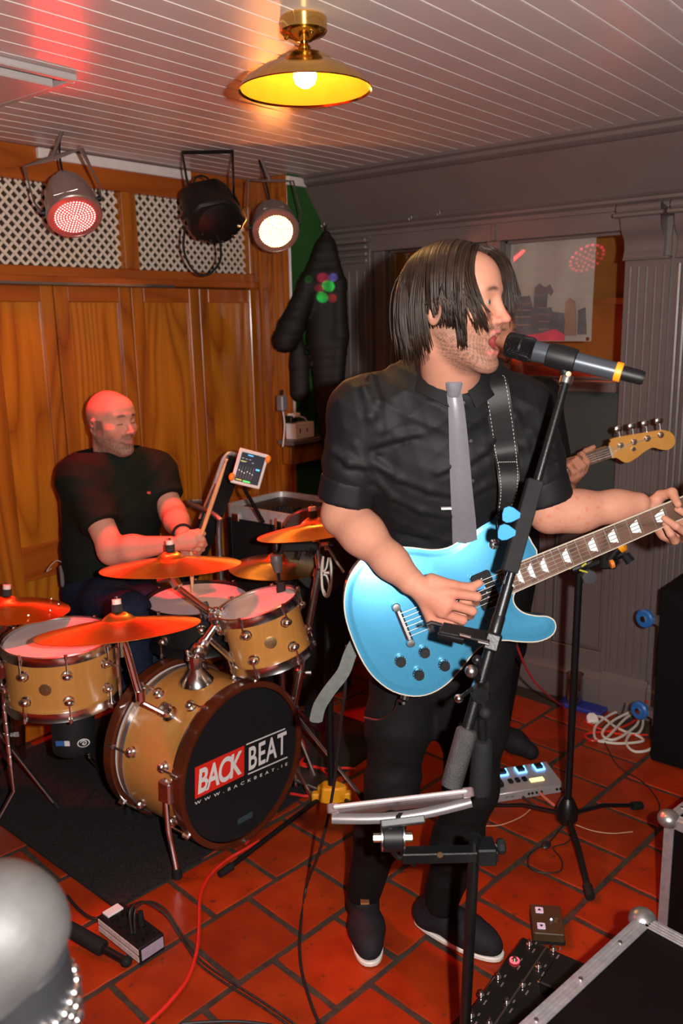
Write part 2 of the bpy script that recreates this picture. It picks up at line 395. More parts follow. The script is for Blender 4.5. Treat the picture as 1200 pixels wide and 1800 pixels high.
# green pier
struct(MB().bb((XR+.002, YG, 0), (XW+.3, YB+.04, ZC)), 'wall_pier', GREENW)
xa, xb = XR+.0, aty(508, 520, YG).x
tr = struct(MB().bb((xa, YG-.014, 1.21), (xb, YG-.001, aty(510, 420, YG).z+.05)), 'trim_1', WHITEG, 0.002)
struct(MB().bb((XR-.01, YG-.02, ZC-.05), (XR+.12, YG-.001, ZC-.012)), 'trim_2', WHITEG, 0.002)

# ---- right wall: joinery of fascia, pilasters, windows and panelling
wr = sempty('wall_right', 'grey painted panelled window wall')
YE = -2.4
def ext(poly, y0, y1, name, m_=PAINT, par=None, bev=0.0):
    mb = MB(); n = len(poly)
    vs_ = [(x, y0, z) for x, z in poly]+[(x, y1, z) for x, z in poly]
    mb.add(vs_, [tuple(range(n)), tuple(range(2*n-1, n-1, -1))]+[(i, (i+1) % n, n+(i+1) % n, n+i) for i in range(n)])
    return part(mb, name, m_, par or wr, bev)
xt, xbm = 3.205, 3.335
ext([(xt-.045, ZC), (xt-.045, ZC-.012), (xt-.03, ZC-.02), (xt-.03, ZC-.034), (xt-.012, ZC-.048), (xt, ZC-.05), (xt+.3, ZC-.05), (xt+.3, ZC)], YE, YG, 'crown_moulding')
ext([(xt, ZC-.05), (xbm, 2.115), (xbm+.2, 2.115), (xt+.3, ZC-.05)], YE, YG, 'fascia')
ext([(xbm-.012, 2.118), (xbm-.018, 2.108), (xbm-.008, 2.098), (xbm, 2.094), (xbm, 2.083), (xbm+.018, 2.072), (xbm+.02, 2.055), (xbm+.16, 2.055), (xbm+.16, 2.118)], YE, YG, 'architrave')
ya = lambda px, py: atx(px, py, XW).y
za = lambda px, py: atx(px, py, XW).z
Y1, Y2, Y3, Y4 = 2.47, 1.915, 1.85, 1.305      # window 1 left/right, window 2 left/right
ZH, ZS = 1.985, 1.405
ext([(XW-.01, 2.055), (XW-.01, ZH), (XW+.1, ZH), (XW+.1, 2.055)], YE, YG, 'head_rail')
# frame posts
for a, b, dx in ((Y1, Y1+.06, .015), (Y2, Y3, .0)):
    part(MB().bb((XW+dx-.005, a, ZS), (XW+.1, b, ZH)), 'frame_post', PAINT, wr, 0.003)
part(MB().bb((XW-.02, Y3-.012+.03, ZH), (XW+.0, Y3+.035, 2.05)), 'key_block', PAINT, wr, 0.003)
def pilaster(ya_, yb_, nfl, corbel, zf0, zf1):
    p = MB().bb((XW-.012, ya_, 0.15), (XW+.09, yb_, 2.06)); o = part(p, 'pilaster', PAINT, wr, 0.002)
    w = yb_-ya_
    for i in range(nfl):
        y = ya_+w*(i+.7)/(nfl+.4)
        part(MB().tube([(XW-.012, y, zf0), (XW-.012, y, zf1)], 0.0052, 6), 'reed', PAINT, wr)
    return o
pilaster(2.535, 2.79, 5, 0, .22, 1.9)
for k, (z, e) in enumerate(((2.045, .05), (2.015, .038), (1.985, .026), (1.955, .014))):
    part(MB().bb((XW-.012-e, 2.535-e*.6+.02, z-.022), (XW+.02, 2.79, z)), 'capital_step', PAINT, wr, 0.005)
def corbel(yc0, yc1):
    prof = [(XW, 2.06), (XW-.105, 2.06), (XW-.115, 2.05), (XW-.115, 2.03), (XW-.095, 2.02), (XW-.09, 2.0), (XW-.085, 1.985), (XW-.07, 1.965), (XW-.045, 1.945), (XW-.036, 1.915), (XW-.04, 1.895), (XW-.045, 1.885), (XW-.045, 1.876), (XW, 1.876)]
    ext(prof, yc0+.02, yc1-.005, 'corbel', PAINT, wr)
    part(MB().bb((XW-.125, yc0+.0, 2.02), (XW+.01, yc1+.015, 2.035)), 'corbel_fillet', PAINT, wr, 0.004)
    part(MB().cyl((XW-.11, yc0+.01, 2.05), (XW-.11, yc1, 2.05), .017, n=12), 'corbel_roll', PAINT, wr)
    part(MB().bb((XW-.035, yc0+.0, 1.868), (XW+.01, yc1+.004, 1.88)), 'corbel_fillet', PAINT, wr, 0.003)
pilaster(1.125, 1.30, 5, 1, .2, 1.845)
corbel(1.125, 1.30)
# reeded pilaster beyond
p = part(MB().bb((XW+.0, 0.93, .15), (XW+.09, 1.125, 2.06)), 'pilaster', PAINT, wr)
for i in range(7): part(MB().tube([(XW-.002, 0.95+.024*i, .2), (XW-.002, 0.95+.024*i, 1.85)], 0.0095, 8), 'reed', PAINT, wr)
corbel(0.94, 1.10)
part(MB().bb((XW+.02, YE, 0.0), (XW+.09, .93, 2.06)), 'plain_panel', PAINT, wr)
# sills, apron and dado panels
for a, b, n in ((Y2, Y1, 1), (Y4, Y3, 2)):
    part(MB().bb((XW-.035, a, ZS-.045), (XW+.1, b, ZS)), 'sill', PAINT, wr, 0.006)
part(MB().bb((XW+.035, Y4, .9), (XW+.09, Y1+.06, ZS-.045)), 'apron_board', mat('dark_green_grey_paint', (0.045, 0.055, 0.05), 0.45, 0, .1, 6), wr)
part(MB().bb((XW-.02, Y4, .875), (XW+.09, Y1+.06, .91)), 'dado_rail', PAINT, wr, 0.006)
part(MB().bb((XW+.02, Y4, .15), (XW+.09, Y1+.06, .88)), 'dado_board', PAINT, wr)
edges = [Y4, Y4+.02]
for a, b in ((1.33, 1.56), (1.635, 1.87), (1.945, 2.18), (2.25, 2.45)):
    for (p0, p1, p2, p3) in (((a-.038, .15), (a, .88), 0, 0), ((b, .15), (b+.035, .88), 0, 0)):
        part(MB().bb((XW+.0, p0[0], p0[1]), (XW+.03, p1[0], p1[1])), 'dado_stile', PAINT, wr, 0.003)
    part(MB().bb((XW+.0, a, .15), (XW+.03, b, .245)), 'dado_rail', PAINT, wr, 0.003)
    part(MB().bb((XW+.0, a, .82), (XW+.03, b, .88)), 'dado_rail', PAINT, wr, 0.003)
    pth = [(XW+.016, a+.008, .253), (XW+.016, b-.008, .253), (XW+.016, b-.008, .812), (XW+.016, a+.008, .812)]
    part(MB().tube(pth, .008, 6, True), 'panel_moulding', PAINT, wr)
bs = struct(MB(), 'baseboard_right', PAINT)
ext([(XW-.022, 0), (XW-.022, .10), (XW-.016, .112), (XW-.016, .125), (XW-.004, .14), (XW, .155), (XW+.08, .155), (XW+.08, 0)], YE, YG, 'skirting', PAINT, bs)
ext([(XW-.034, 0), (XW-.034, .13), (XW-.024, .15), (XW-.014, .17), (XW+.02, .17), (XW+.02, 0)], 1.115, 1.31, 'plinth', PAINT, bs)
# glass panes and the bar room seen through them
def glass_mat():
    mt = bpy.data.materials.new('window_glass'); mt.use_nodes = True; nt = mt.node_tree; N = nt.nodes; L = nt.links
    N.remove(N['Principled BSDF']); o = N['Material Output']
    t = N.new('ShaderNodeBsdfTransparent'); t.inputs[0].default_value = (.93, .93, .92, 1); g = N.new('ShaderNodeBsdfGlossy'); g.inputs['Roughness'].default_value = 0.02
    f = N.new('ShaderNodeFresnel'); f.inputs['IOR'].default_value = 1.55
    nz = N.new('ShaderNodeTexNoise'); nz.inputs['Scale'].default_value = 2.5; bp = N.new('ShaderNodeBump'); bp.inputs['Strength'].default_value = .004; bp.inputs['Distance'].default_value = .01
    L.new(nz.outputs['Fac'], bp.inputs['Height']); L.new(bp.outputs[0], g.inputs['Normal'])
    mx = N.new('ShaderNodeMixShader'); L.new(f.outputs[0], mx.inputs[0]); L.new(t.outputs[0], mx.inputs[1]); L.new(g.outputs[0], mx.inputs[2]); L.new(mx.outputs[0], o.inputs[0]); return mt
GLASS = glass_mat()
for i, (a, b) in enumerate(((Y2, Y1), (Y4, Y3))):
    w_ = sempty('window_%d' % (i+1), 'glazed pub window in grey frame')
    part(MB().bb((XW+.06, a, ZS), (XW+.063, b, ZH)), 'pane', GLASS, w_)
    fw = .012
    for p0, p1 in (((a, ZS), (b, ZS+fw)), ((a, ZH-fw), (b, ZH)), ((a, ZS), (a+fw, ZH)), ((b-fw, ZS), (b, ZH))):
        part(MB().bb((XW+.045, p0[0], p0[1]), (XW+.075, p1[0], p1[1])), 'glazing_bead', PAINT, w_, 0.002)
AMB = mat('amber_bar_wall', (0.42, 0.17, 0.03), 0.5, 0, 0.3, 3)
DKR = mat('dark_red_cloth', (0.10, 0.02, 0.01), 0.8, 0, .3, 6)
wo = struct(MB().bb((XW+.95, .2, 0), (XW+1.0, 3.4, 2.6)), 'wall_outside', AMB)
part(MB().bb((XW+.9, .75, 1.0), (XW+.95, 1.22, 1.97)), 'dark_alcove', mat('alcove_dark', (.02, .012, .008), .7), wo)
part(MB().bb((XW+.86, .3, 1.72), (XW+.92, 1.9, 1.75)), 'rail', mat('brass_dull', (.5, .3, .1), .4, .8), wo)
part(MB().bb((XW+.55, .6, 1.1), (XW+.9, 2.3, 1.43)), 'bench_back', mat('red_bench', (.5, .05, .012), .55, 0, .3, 8), wo)
light('bar_lamp', 'POINT', (XW+.5, 2.55, 2.15), 1.7, (1.0, 0.62, 0.22), size=.08)
light('bar_red_lamp', 'POINT', (XW+.45, 1.55, 1.60), 1.2, (1.0, 0.10, 0.03), size=.08)
# ------------------------------------------------------------------ ceiling lamp
BRASS = mat('polished_brass', (0.80, 0.52, 0.16), 0.16, 1.0, 0.05, 20)
BRASSIN = mat('gilt_shade_lining', (0.62, 0.27, 0.014), 0.45, 0.5, 0.05, 20)
lp = atz(533, 30, ZC); lp.z = ZC
t = thing('ceiling_lamp', 'polished brass ceiling lamp with wide shallow shade and glowing bulb', 'lamp', lp)
Ml = Matrix.Translation(lp)
part(MB().lathe([(0, 0), (.050, 0), (.053, -.004), (.053, -.03), (.048, -.036), (.03, -.042), (.016, -.05), (0, -.052)], 32, Ml), 'canopy', BRASS, t)
for a in (2.2, 4.3): part(MB().sph((.04*math.cos(a), .04*math.sin(a), -.04), .006, Ml, 8, 6), 'screw', BRASS, t)
part(MB().lathe([(0, -.045), (.012, -.046), (.009, -.055), (.016, -.063), (.012, -.07), (.02, -.08), (0, -.082)], 20, Ml), 'stem', BRASS, t)
sh = part(MB().lathe([(.018, -.072), (.045, -.078), (.062, -.088), (.066, -.094), (.10, -.108), (.135, -.13), (.150, -.146), (.154, -.152), (.152, -.154), (.147, -.150), (.133, -.135), (.10, -.114), (.065, -.100), (.02, -.086), (.018, -.072)], 48, Ml), 'shade', BRASS, t)
sh.data.materials.append(BRASSIN)
for p_ in sh.data.polygons:
    c = p_.center; r_ = math.hypot(c.x, c.y)
    if p_.normal.z < -0.25 and r_ < .148: p_.material_index = 1
BULB = mat('bulb_glow', (1, .9, .6), .3, emit=(1.0, 0.74, 0.30), estr=60.0)
part(MB().lathe([(0, -.085), (.012, -.087), (.014, -.098), (.024, -.112), (.027, -.124), (.022, -.138), (.01, -.146), (0, -.147)], 20, Ml), 'bulb', BULB, t)
light('ceiling_lamp_light', 'POINT', lp+V(0, 0, -.165), 4.5, (1.0, 0.66, 0.25), size=.03)

# ceiling cassette vent at the left
vc = atz(95, 150, ZC-.03)
t = thing('ceiling_vent', 'grey white ceiling air vent with square centre panel at the left', 'vent', (vc.x-.3, vc.y+.3, ZC))
VN = mat('vent_plastic', (0.42, 0.39, 0.37), 0.45, 0, .05, 8)
part(MB().bb((vc.x-.60, vc.y-.045, ZC-.02), (vc.x+.045, vc.y-.02, ZC-.001)), 'frame_bar', VN, t, .003)
part(MB().bb((vc.x+.03, vc.y-.02, ZC-.02), (vc.x+.055, vc.y+.62, ZC-.001)), 'frame_bar', VN, t, .003)
part(MB().bb((vc.x-.60, vc.y-.015, ZC-.016), (vc.x+.02, vc.y-.002, ZC-.001)), 'slot', mat('vent_dark', (.05, .05, .06), .5), t)
part(MB().bb((vc.x-.60, vc.y, ZC-.034), (vc.x, vc.y+.6, ZC-.012)), 'panel', VN, t, .004)

# ------------------------------------------------------------------ stage lights
CAN = mat('brushed_can', (0.50, 0.46, 0.44), 0.3, 0.85, 0.08, 30)
def par_can(name, label, front, back, tops, hook, glow, dots, R=0.089, dr=.0042, pitch=.0095, nr=8):
    front, back = Vector(front), Vector(back); ax = (front-back).normalized()
    t = thing(name, label, 'stage light', front, 'stage lights under the ceiling')
    M_ = frame(ax, RH, front)
    L = .20
    can = part(MB().lathe([(R+.003, 0), (R+.006, -.004), (R+.006, -.022), (R, -.026), (R, -.075), (R-.008, -.085), (R-.008, -.112), (R-.022, -.122), (R-.024, -.15), (R-.045, -.172), (R-.062, -L), (0, -L-.004)], 36, M_), 'can', CAN, t)
    part(MB().lathe([(R-.002, -.012), (R-.002, .001), (R+.003, .001), (R+.003, -.012), (R-.002, -.012)], 36, M_), 'bezel', CAN, t)
    part(MB().box((0, R*.98, -.05), (.085, .008, .05), M_), 'rating_plate', CAN, t, .001)
    part(MB().lathe([(0, -.006), (R-.001, -.006), (R-.001, -.012), (0, -.012)], 36, M_), 'lens', glow, t)
    if dots:
        mb = MB(); n = 0
        for k in range(nr):
            r_ = pitch*k
            for j in range(max(1, int(2*math.pi*r_/(pitch*1.03)))):
                a = 2*math.pi*j/max(1, int(2*math.pi*r_/(pitch*1.03))); n += 1
                mb.lathe([(dr, -.007), (dr, -.002), (dr*.5, .001), (0, .0015)], 6, M_ @ Matrix.Translation((r_*math.cos(a), r_*math.sin(a), 0)))
        part(mb, 'led_array', dots, t, kind='stuff')
    tl, tr_ = Vector(tops[0]), Vector(tops[1])
    pl = M_ @ V(-R-.014, 0, -.055); pr_ = M_ @ V(R+.014, 0, -.055)
    for p_, s in ((pl, -1), (pr_, 1)):
        part(MB().cyl(p_, M_ @ V(s*(R-.003), 0, -.055), .011, .008, 10), 'pivot_knob', BLACKP, t)
    mid1, mid2 = lerp(tl, tr_, .36), lerp(tl, tr_, .62)
    part(MB().tube([pl, pl+(tl-pl)*.25+M_.to_3x3() @ V(-.012, 0, 0), tl, mid1, mid2, tr_, pr_+(tr_-pr_)*.25+M_.to_3x3() @ V(.012, 0, 0), pr_], .0125, 8, flat=.0028, up=ax), 'yoke', CAN, t)
    part(MB().tube([lerp(mid1, mid2, .5), Vector(hook)], .006, 8), 'hook', STEEL, t)
    bk = M_ @ V(0, 0, -L)
    part(MB().tube(spline([bk, bk-ax*.05+V(0, 0, .03), lerp(bk, Vector(hook), .6)-ax*.05, Vector(hook)+V(.02, .03, 0)], 6), .0045, 6), 'cable', RUBBER, t)
    return t, M_, ax
RG = mat('red_lens_glow', (.6, .05, .05), .3, emit=(1.0, 0.03, 0.06), estr=6.0)
RD = mat('red_led_glow', (1, .6, .5), .3, emit=(1.0, 0.010, 0.009), estr=250.0)
b1 = 3.1
hk = W(112, 262, 3.2); hk.z = ZC
t, M1, ax1 = par_can('stage_light', 'silver stage light with red glowing dots, nearest the left edge', W(132, 382, b1), W(112, 312, b1+.11), (W(42, 293, b1+.05), W(143, 262, b1+.05)), hk, RG, RD)
light('red_stage_beam', 'SPOT', W(132, 382, b1)+ax1*.03, 115.0, (1.0, 0.022, 0.022), W(330, 1330, 2.45), 0.08, 84, 0.55)
AG = mat('amber_lens_glow', (1, .9, .6), .3, emit=(1.0, 0.30, 0.06), estr=12.0)
AD = mat('amber_led_glow', (1, .9, .7), .3, emit=(1.0, 0.28, 0.05), estr=300.0)
b2 = 3.72
hk = W(460, 325, b2+.05); hk.z = ZC
t, M2, ax2 = par_can('stage_light', 'silver stage light glowing warm white beside the green wall', W(485, 407, b2), W(475, 366, b2+.17), (W(436, 317, b2+.06), W(515, 318, b2+.06)), hk, AG, AD, .092)
light('amber_stage_beam', 'SPOT', W(485, 407, b2)+ax2*.03, 18.0, (1.0, 0.50, 0.16), W(700, 1300, 2.0), 0.08, 110, 0.6)
# the dark effects light between them
bc = W(372, 372, 3.5)
t = thing('effects_light', 'unlit black effects light with hanging cable loop between two stage lights', 'stage light', bc, 'stage lights under the ceiling')
axb = (W(385, 400, 3.4)-W(360, 345, 3.55)).normalized(); Mb = frame(axb, RH, bc)
prof = [(-.105, -.03), (-.095, .055), (-.05, .085), (.05, .085), (.085, .05), (.125, -.02), (.09, -.07), (.0, -.085), (-.075, -.07)]
part(MB().prism(prof, -.09, .07, Mb), 'housing', BLACKP, t, .008)
part(MB().lathe([(.0, .0), (.08, 0), (.085, .006), (.06, .014), (0, .02)], 20, Mb @ Matrix.Translation((.01, -.01, .07))), 'lens_cover', BLACKM, t)
for k in range(5):
    a = math.pi*(1.1+.2*k); part(MB().sph((.01+.075*math.cos(a), -.01+.075*math.sin(a), .078), .008, Mb, 8, 6), 'diode', CHROME if k == 4 else BLACKP, t)
for s, px0, px1 in ((-1, 322, 333), (1, 410, 411)):
    tp = W(px0, 306, 3.55); tp.z = ZC-.01
    part(MB().tube([Mb @ V(s*.115, .0, 0), W(px1, 345, 3.52), tp], .013, 8, flat=.003, up=axb), 'bracket_arm', BLACKM, t)
tpl = W(322, 306, 3.55); tpr = W(410, 306, 3.55); tpl.z = tpr.z = ZC-.012
part(MB().tube([tpl, tpr], .013, 8, flat=.003, up=axb), 'bracket_bar', BLACKM, t)
part(MB().tube(spline([W(325, 398, 3.5), W(323, 440, 3.52), W(340, 475, 3.54), W(365, 483, 3.54), W(386, 460, 3.53), W(387, 430, 3.5), W(380, 412, 3.47)], 8), .005, 7), 'power_cable', RUBBER, t)
part(MB().tube(spline([W(330, 350, 3.56), W(345, 312, 3.58), W(366, 315, 3.56), W(374, 345, 3.53)], 8), .004, 6), 'top_cable', RUBBER, t)
# beams the effects light throws on the hanging jacket
for (px, py, col, pw, s) in ((562, 487, (1, .03, .12), 9, 2.0), (572, 501, (.02, 1, .10), 12, 2.1), (557, 505, (1, .03, .1), 6, 1.6), (561, 520, (.02, 1, .12), 12, 2.0), (579, 486, (.30, .25, 1), 9, 1.6), (578, 521, (1, .05, .05), 5, 1.6), (540, 490, (.05, .5, .05), 2.5, 1.6)):
    light('effect_beam', 'SPOT', bc+axb*.18-UP*.03, pw*26, col, W(px, py, 4.03), 0.003, s*1.9, 0.35)
# a further red stage light along the same wall, left of the picture (reflected in the window)
pb_ = V(0.40, 2.80, 2.10); aim3 = V(1.5, 1.2, .0); d3 = (aim3-pb_).normalized()
t, M3, ax3 = par_can('stage_light', 'red stage light left of the picture, mirrored in the banner window', pb_, pb_-d3*.2, (pb_-d3*.05+V(-.06, -.09, .14), pb_-d3*.05+V(.06, .09, .14)), V(.34, 2.84, ZC), RG, mat('deep_red_led', (1, .1, .1), .3, emit=(1, .03, .10), estr=14.0), .125, .0125, .042, 4)
light('red_stage_beam', 'SPOT', pb_+d3*.03, 75.0, (1.0, 0.022, 0.022), aim3, 0.08, 34, 0.6)
# ------------------------------------------------------------------ rug
RUGM = mat('charcoal_rug', (0.020, 0.018, 0.018), 0.95, 0, 0.5, 140, 0.6, 260, spec=.2)
rz = lambda x, y: V(x, y, 0)
mb = MB(); nx, ny = 14, 10
c00, c10, c11, c01 = rz(1.262, 1.905), rz(2.62, 1.842), rz(2.66, 2.99), rz(1.30, 2.99)
top = []; 
for j in range(ny+1):
    for i in range(nx+1):
        p = lerp(lerp(c00, c10, i/nx), lerp(c01, c11, i/nx), j/ny); w_ = .004*math.sin(i*1.7)*math.cos(j*2.1) if (i in (0, nx) or j in (0, ny)) else 0
        top.append(p+V(w_, w_, .009))
n = len(top); fs_ = []
for j in range(ny):
    for i in range(nx):
        a = j*(nx+1)+i; fs_.append((a, a+1, a+nx+2, a+nx+1)); fs_.append((n+a, n+a+nx+1, n+a+nx+2, n+a+1))
rim = [i for i in range(nx+1)]+[j*(nx+1)+nx for j in range(1, ny+1)]+[ny*(nx+1)+i for i in range(nx-1, -1, -1)]+[j*(nx+1) for j in range(ny-1, 0, -1)]
for k in range(len(rim)):
    a, b = rim[k], rim[(k+1) % len(rim)]; fs_.append((a, n+a, n+b, b))
mb.add(top+[p-V(0, 0, .009) for p in top], fs_)
single(mb, 'rug', RUGM, 'charcoal carpet mat under the drum kit', 'rug')

# ------------------------------------------------------------------ drums
MAPLE = wood('maple_shell', (0.40, 0.165, 0.035), (0.56, 0.25, 0.06), 0, 2.2, 0.3, 4.0, .5, .6, fig=.45)
MAPLEV = wood('maple_shell_round', (0.40, 0.165, 0.035), (0.56, 0.25, 0.06), 2, 2.0, 0.3, 4.0, .5, .6, fig=.45)
MAHOG = mat('mahogany_hoop', (0.085, 0.018, 0.007), 0.18, 0, .25, 10, coat=.6)
HEADW = mat('white_drum_head', (0.62, 0.55, 0.56), 0.5, 0, .05, 6)
HEADB = mat('black_drum_head', (0.008, 0.012, 0.014), 0.4, 0, .1, 6)
BADGE = mat('brass_badge', (.5, .34, .16), .35, .9, .1, 60)
def lug(t, M_, L=.05):
    o = part(MB().sph((0, 0, .008), (.013, .018, .016), M_, 10, 7), 'lug', CHROME, t)
    part(MB().lathe([(0, 0), (.019, 0), (.017, .004), (0, .005)], 16, M_), 'lug_plate', CHROME, o)
    return o
def drum(name, label, c, ax, xdir, R, depth, nl, shell, hoopm, top, bottom, lugrows, badge_dir=None, hoop_h=.03, a0=0.0):
    """ax points from the bottom head to the top head; c = centre of the top head"""
    t = thing(name, label, 'drum', c)
    M_ = frame(ax, xdir, c)
    part(MB().lathe([(R, -.012), (R, -depth+.012), (R-.006, -depth+.012), (R-.006, -.012), (R, -.012)], 56, M_), 'shell', shell, t)
    for nm, z0, hm in (('top_head', 0, top), ('bottom_head', -depth, bottom)):
        s = 1 if z0 == 0 else -1
        h = part(MB().lathe([(0, z0), (R-.004, z0), (R+.001, z0-s*.004), (R+.001, z0-s*.010), (0, z0-s*.004)], 56, M_), nm, hm, t)
        part(MB().lathe([(R+.004, z0-s*(hoop_h-.008)), (R+.011, z0-s*(hoop_h-.008)), (R+.009, z0-s*.004), (R+.013, z0+s*.008), (R+.007, z0+s*.010), (R+.003, z0+s*.006), (R+.004, z0-s*(hoop_h-.008))], 56, M_), 'hoop', hoopm, t)
    for k in range(nl):
        a = a0+2*math.pi*k/nl; d = V(math.cos(a), math.sin(a), 0)
        for z_, s in lugrows:
            p = d*R + V(0, 0, z_)
            lg = lug(t, M_ @ frame(d, (0, 0, 1), p))
            e = d*(R+.0145)
            part(MB().cyl(M_ @ (e+V(0, 0, z_)), M_ @ (e+V(0, 0, (0.004 if s > 0 else -depth-.004))), .0028, n=6), 'tension_rod', CHROME, t)
            part(MB().cyl(M_ @ (e+V(0, 0, (.0 if s > 0 else -depth-.012))), M_ @ (e+V(0, 0, (.014 if s > 0 else -depth+.002))), .006, n=8), 'rod_claw', CHROME, t)
    if badge_dir is not None:
        d = V(math.cos(badge_dir), math.sin(badge_dir), 0)
        part(MB().lathe([(0, .003), (.006, .003), (.007, .0015), (.018, .0012), (.0195, .0008), (.0195, -.001)], 24, M_ @ frame(d, (0, 0, 1), d*R+V(0, 0, -depth/2))), 'badge', BADGE, t)
    return t, M_

# bass drum (front normal towards -Y)
bdc = atz(428, 1343, .287); Rb = .252; Db = .335
t = thing('bass_drum', 'maple bass drum with black front head lettered BACK BEAT', 'drum', V(bdc.x, bdc.y+Db/2, .009))
Mf = frame((0, -1, 0), (1, 0, 0), bdc)          # z = towards the front, x = right, y = up
Mf = Matrix(((1, 0, 0, bdc.x), (0, 0, -1, bdc.y), (0, 1, 0, bdc.z), (0, 0, 0, 1)))
bshell = part(MB().lathe([(Rb, -.02), (Rb, -Db+.02), (Rb-.007, -Db+.02), (Rb-.007, -.02), (Rb, -.02)], 72, Mf), 'shell', wood('maple_shell_bass', (0.40, 0.165, 0.035), (0.56, 0.26, 0.065), 0, 2.4, 0.28, 5.0, .5, .8, fig=.5), t)
for z_, nm in ((0.0, 'front'), (-Db, 'rear')):
    part(MB().lathe([(Rb+.004, z_-.03), (Rb+.018, z_-.03), (Rb+.018, z_+.008), (Rb+.012, z_+.010), (Rb-.002, z_+.006), (Rb+.004, z_-.03)], 72, Mf), 'hoop', MAHOG, t)
part(MB().lathe([(Rb+.0015, -.05), (Rb+.004, -.05), (Rb+.004, -.03), (Rb+.0015, -.03), (Rb+.0015, -.05)], 72, Mf), 'flesh_hoop', CHROME, t)
part(MB().lathe([(Rb+.0015, -Db+.03), (Rb+.004, -Db+.03), (Rb+.004, -Db+.05), (Rb+.0015, -Db+.05), (Rb+.0015, -Db+.03)], 72, Mf), 'flesh_hoop', mat('satin_steel', (.7, .66, .66), .3, .9), t)
fh = part(MB().lathe([(0, .0), (Rb-.02, .0), (Rb-.006, .002), (Rb-.002, -.004), (0, -.006)], 72, Mf), 'front_head', HEADB, t)
part(MB().lathe([(0, -Db), (Rb-.002, -Db), (Rb-.002, -Db+.004), (0, -Db+.004)], 48, Mf), 'rear_head', HEADW, t)
for k in range(8):
    a = math.pi*(k+.5)/4+.12; d = V(math.cos(a), math.sin(a), 0)
    for z_, s in ((-.03, 1), (-Db+.03, -1)):
        cl = part(MB().box((0, 0, 0), (.022, .012, .03), Mf @ frame((0, 0, 1), d, d*(Rb+.022)+V(0, 0, z_+s*.018))), 'claw', CHROME, t, .004)
        part(MB().cyl(Mf @ (d*(Rb+.022)+V(0, 0, z_+s*.02)), Mf @ (d*(Rb+.022)+V(0, 0, z_-s*.055)), .0035, n=8), 'tension_rod', CHROME, t)
        lug(t, Mf @ frame(d, (0, 0, 1), d*Rb+V(0, 0, z_-s*.06)))
# lettering on the front head, set on a slope
TXT_R = mat('sticker_red', (0.70, 0.022, 0.012), .5, 0, .03); TXT_W = mat('sticker_white', (0.72, 0.70, 0.68), .5, 0, .03)
def text(s, w, h, M_, mt, parent, name, bold=0.0, shear=0.0, spacing=1.0, depth=.0004):
    cu = bpy.data.curves.new(name, 'FONT'); cu.body = s; cu.size = 1.0; cu.offset = bold; cu.shear = shear; cu.space_character = spacing
    o = bpy.data.objects.new(name, cu); COL.objects.link(o)
    dg = bpy.context.evaluated_depsgraph_get(); me = bpy.data.meshes.new_from_object(o.evaluated_get(dg))
    bpy.data.objects.remove(o); bpy.data.curves.remove(cu)
    P = np.array([v.co[:] for v in me.vertices]); mn, mx_ = P.min(0), P.max(0); mb = MB()
    P[:, 0] = (P[:, 0]-mn[0])/(mx_[0]-mn[0])*w; P[:, 1] = (P[:, 1]-mn[1])/(mx_[1]-mn[1])*h; P[:, 2] = depth
    mb.add([tuple(p) for p in P], [tuple(f.vertices) for f in me.polygons], M_)
    bpy.data.meshes.remove(me)
    return part(mb, name, mt, parent)
def bd_px(x, y): p = aty(x, y, bdc.y-.002); return V(p.x-bdc.x, p.z-bdc.z, 0)
def quadM(x0, y0, x1, y1, z=.0015):
    """frame on the head with origin at pixel 0 and x axis towards pixel 1"""
    a, b = bd_px(x0, y0), bd_px(x1, y1); d = (b-a)
    m2 = frame((0, 0, 1), d, (a.x, a.y, z)); return Mf @ m2, d.length
Mq, wq = quadM(343, 1405, 429, 1363)
hq = (bd_px(335, 1354)-bd_px(343, 1405)).length
part(MB().box((wq/2, hq/2, 0), (wq, hq, .0008), Mq), 'red_panel', TXT_R, fh, label='red logo panel')
Mq2 = Mq @ Matrix.Translation((wq*.05, hq*.10, .0006)); text('BACK', wq*.90, hq*.80, Mq2, TXT_W, fh, 'word_back', .027, .12, .86)
Mw, ww = quadM(437, 1355, 503, 1323)
hw = (bd_px(434, 1316)-bd_px(437, 1355)).length
text('BEAT', ww, hw, Mw, TXT_W, fh, 'word_beat', .018, 0, 1.1)
for (x0, y0, x1, y1) in ((433, 1309, 501, 1281), (436, 1361, 505, 1331)):
    Mr, wr_ = quadM(x0, y0, x1, y1); part(MB().box((wr_/2, 0, 0), (wr_, .0042, .0008), Mr), 'rule', TXT_W, fh)
Mu, wu = quadM(342, 1416, 505, 1345)
text('W W W . B A C K B E A T . I E', wu, .0105, Mu, TXT_W, fh, 'web_address', .012, 0, 1.3)
Ms, ws = quadM(418, 1450, 444, 1436); part(MB().box((ws/2, .010, 0), (ws, .020, .0006), Ms), 'maker_sticker', mat('dim_sticker', (.03, .06, .07), .5), fh)
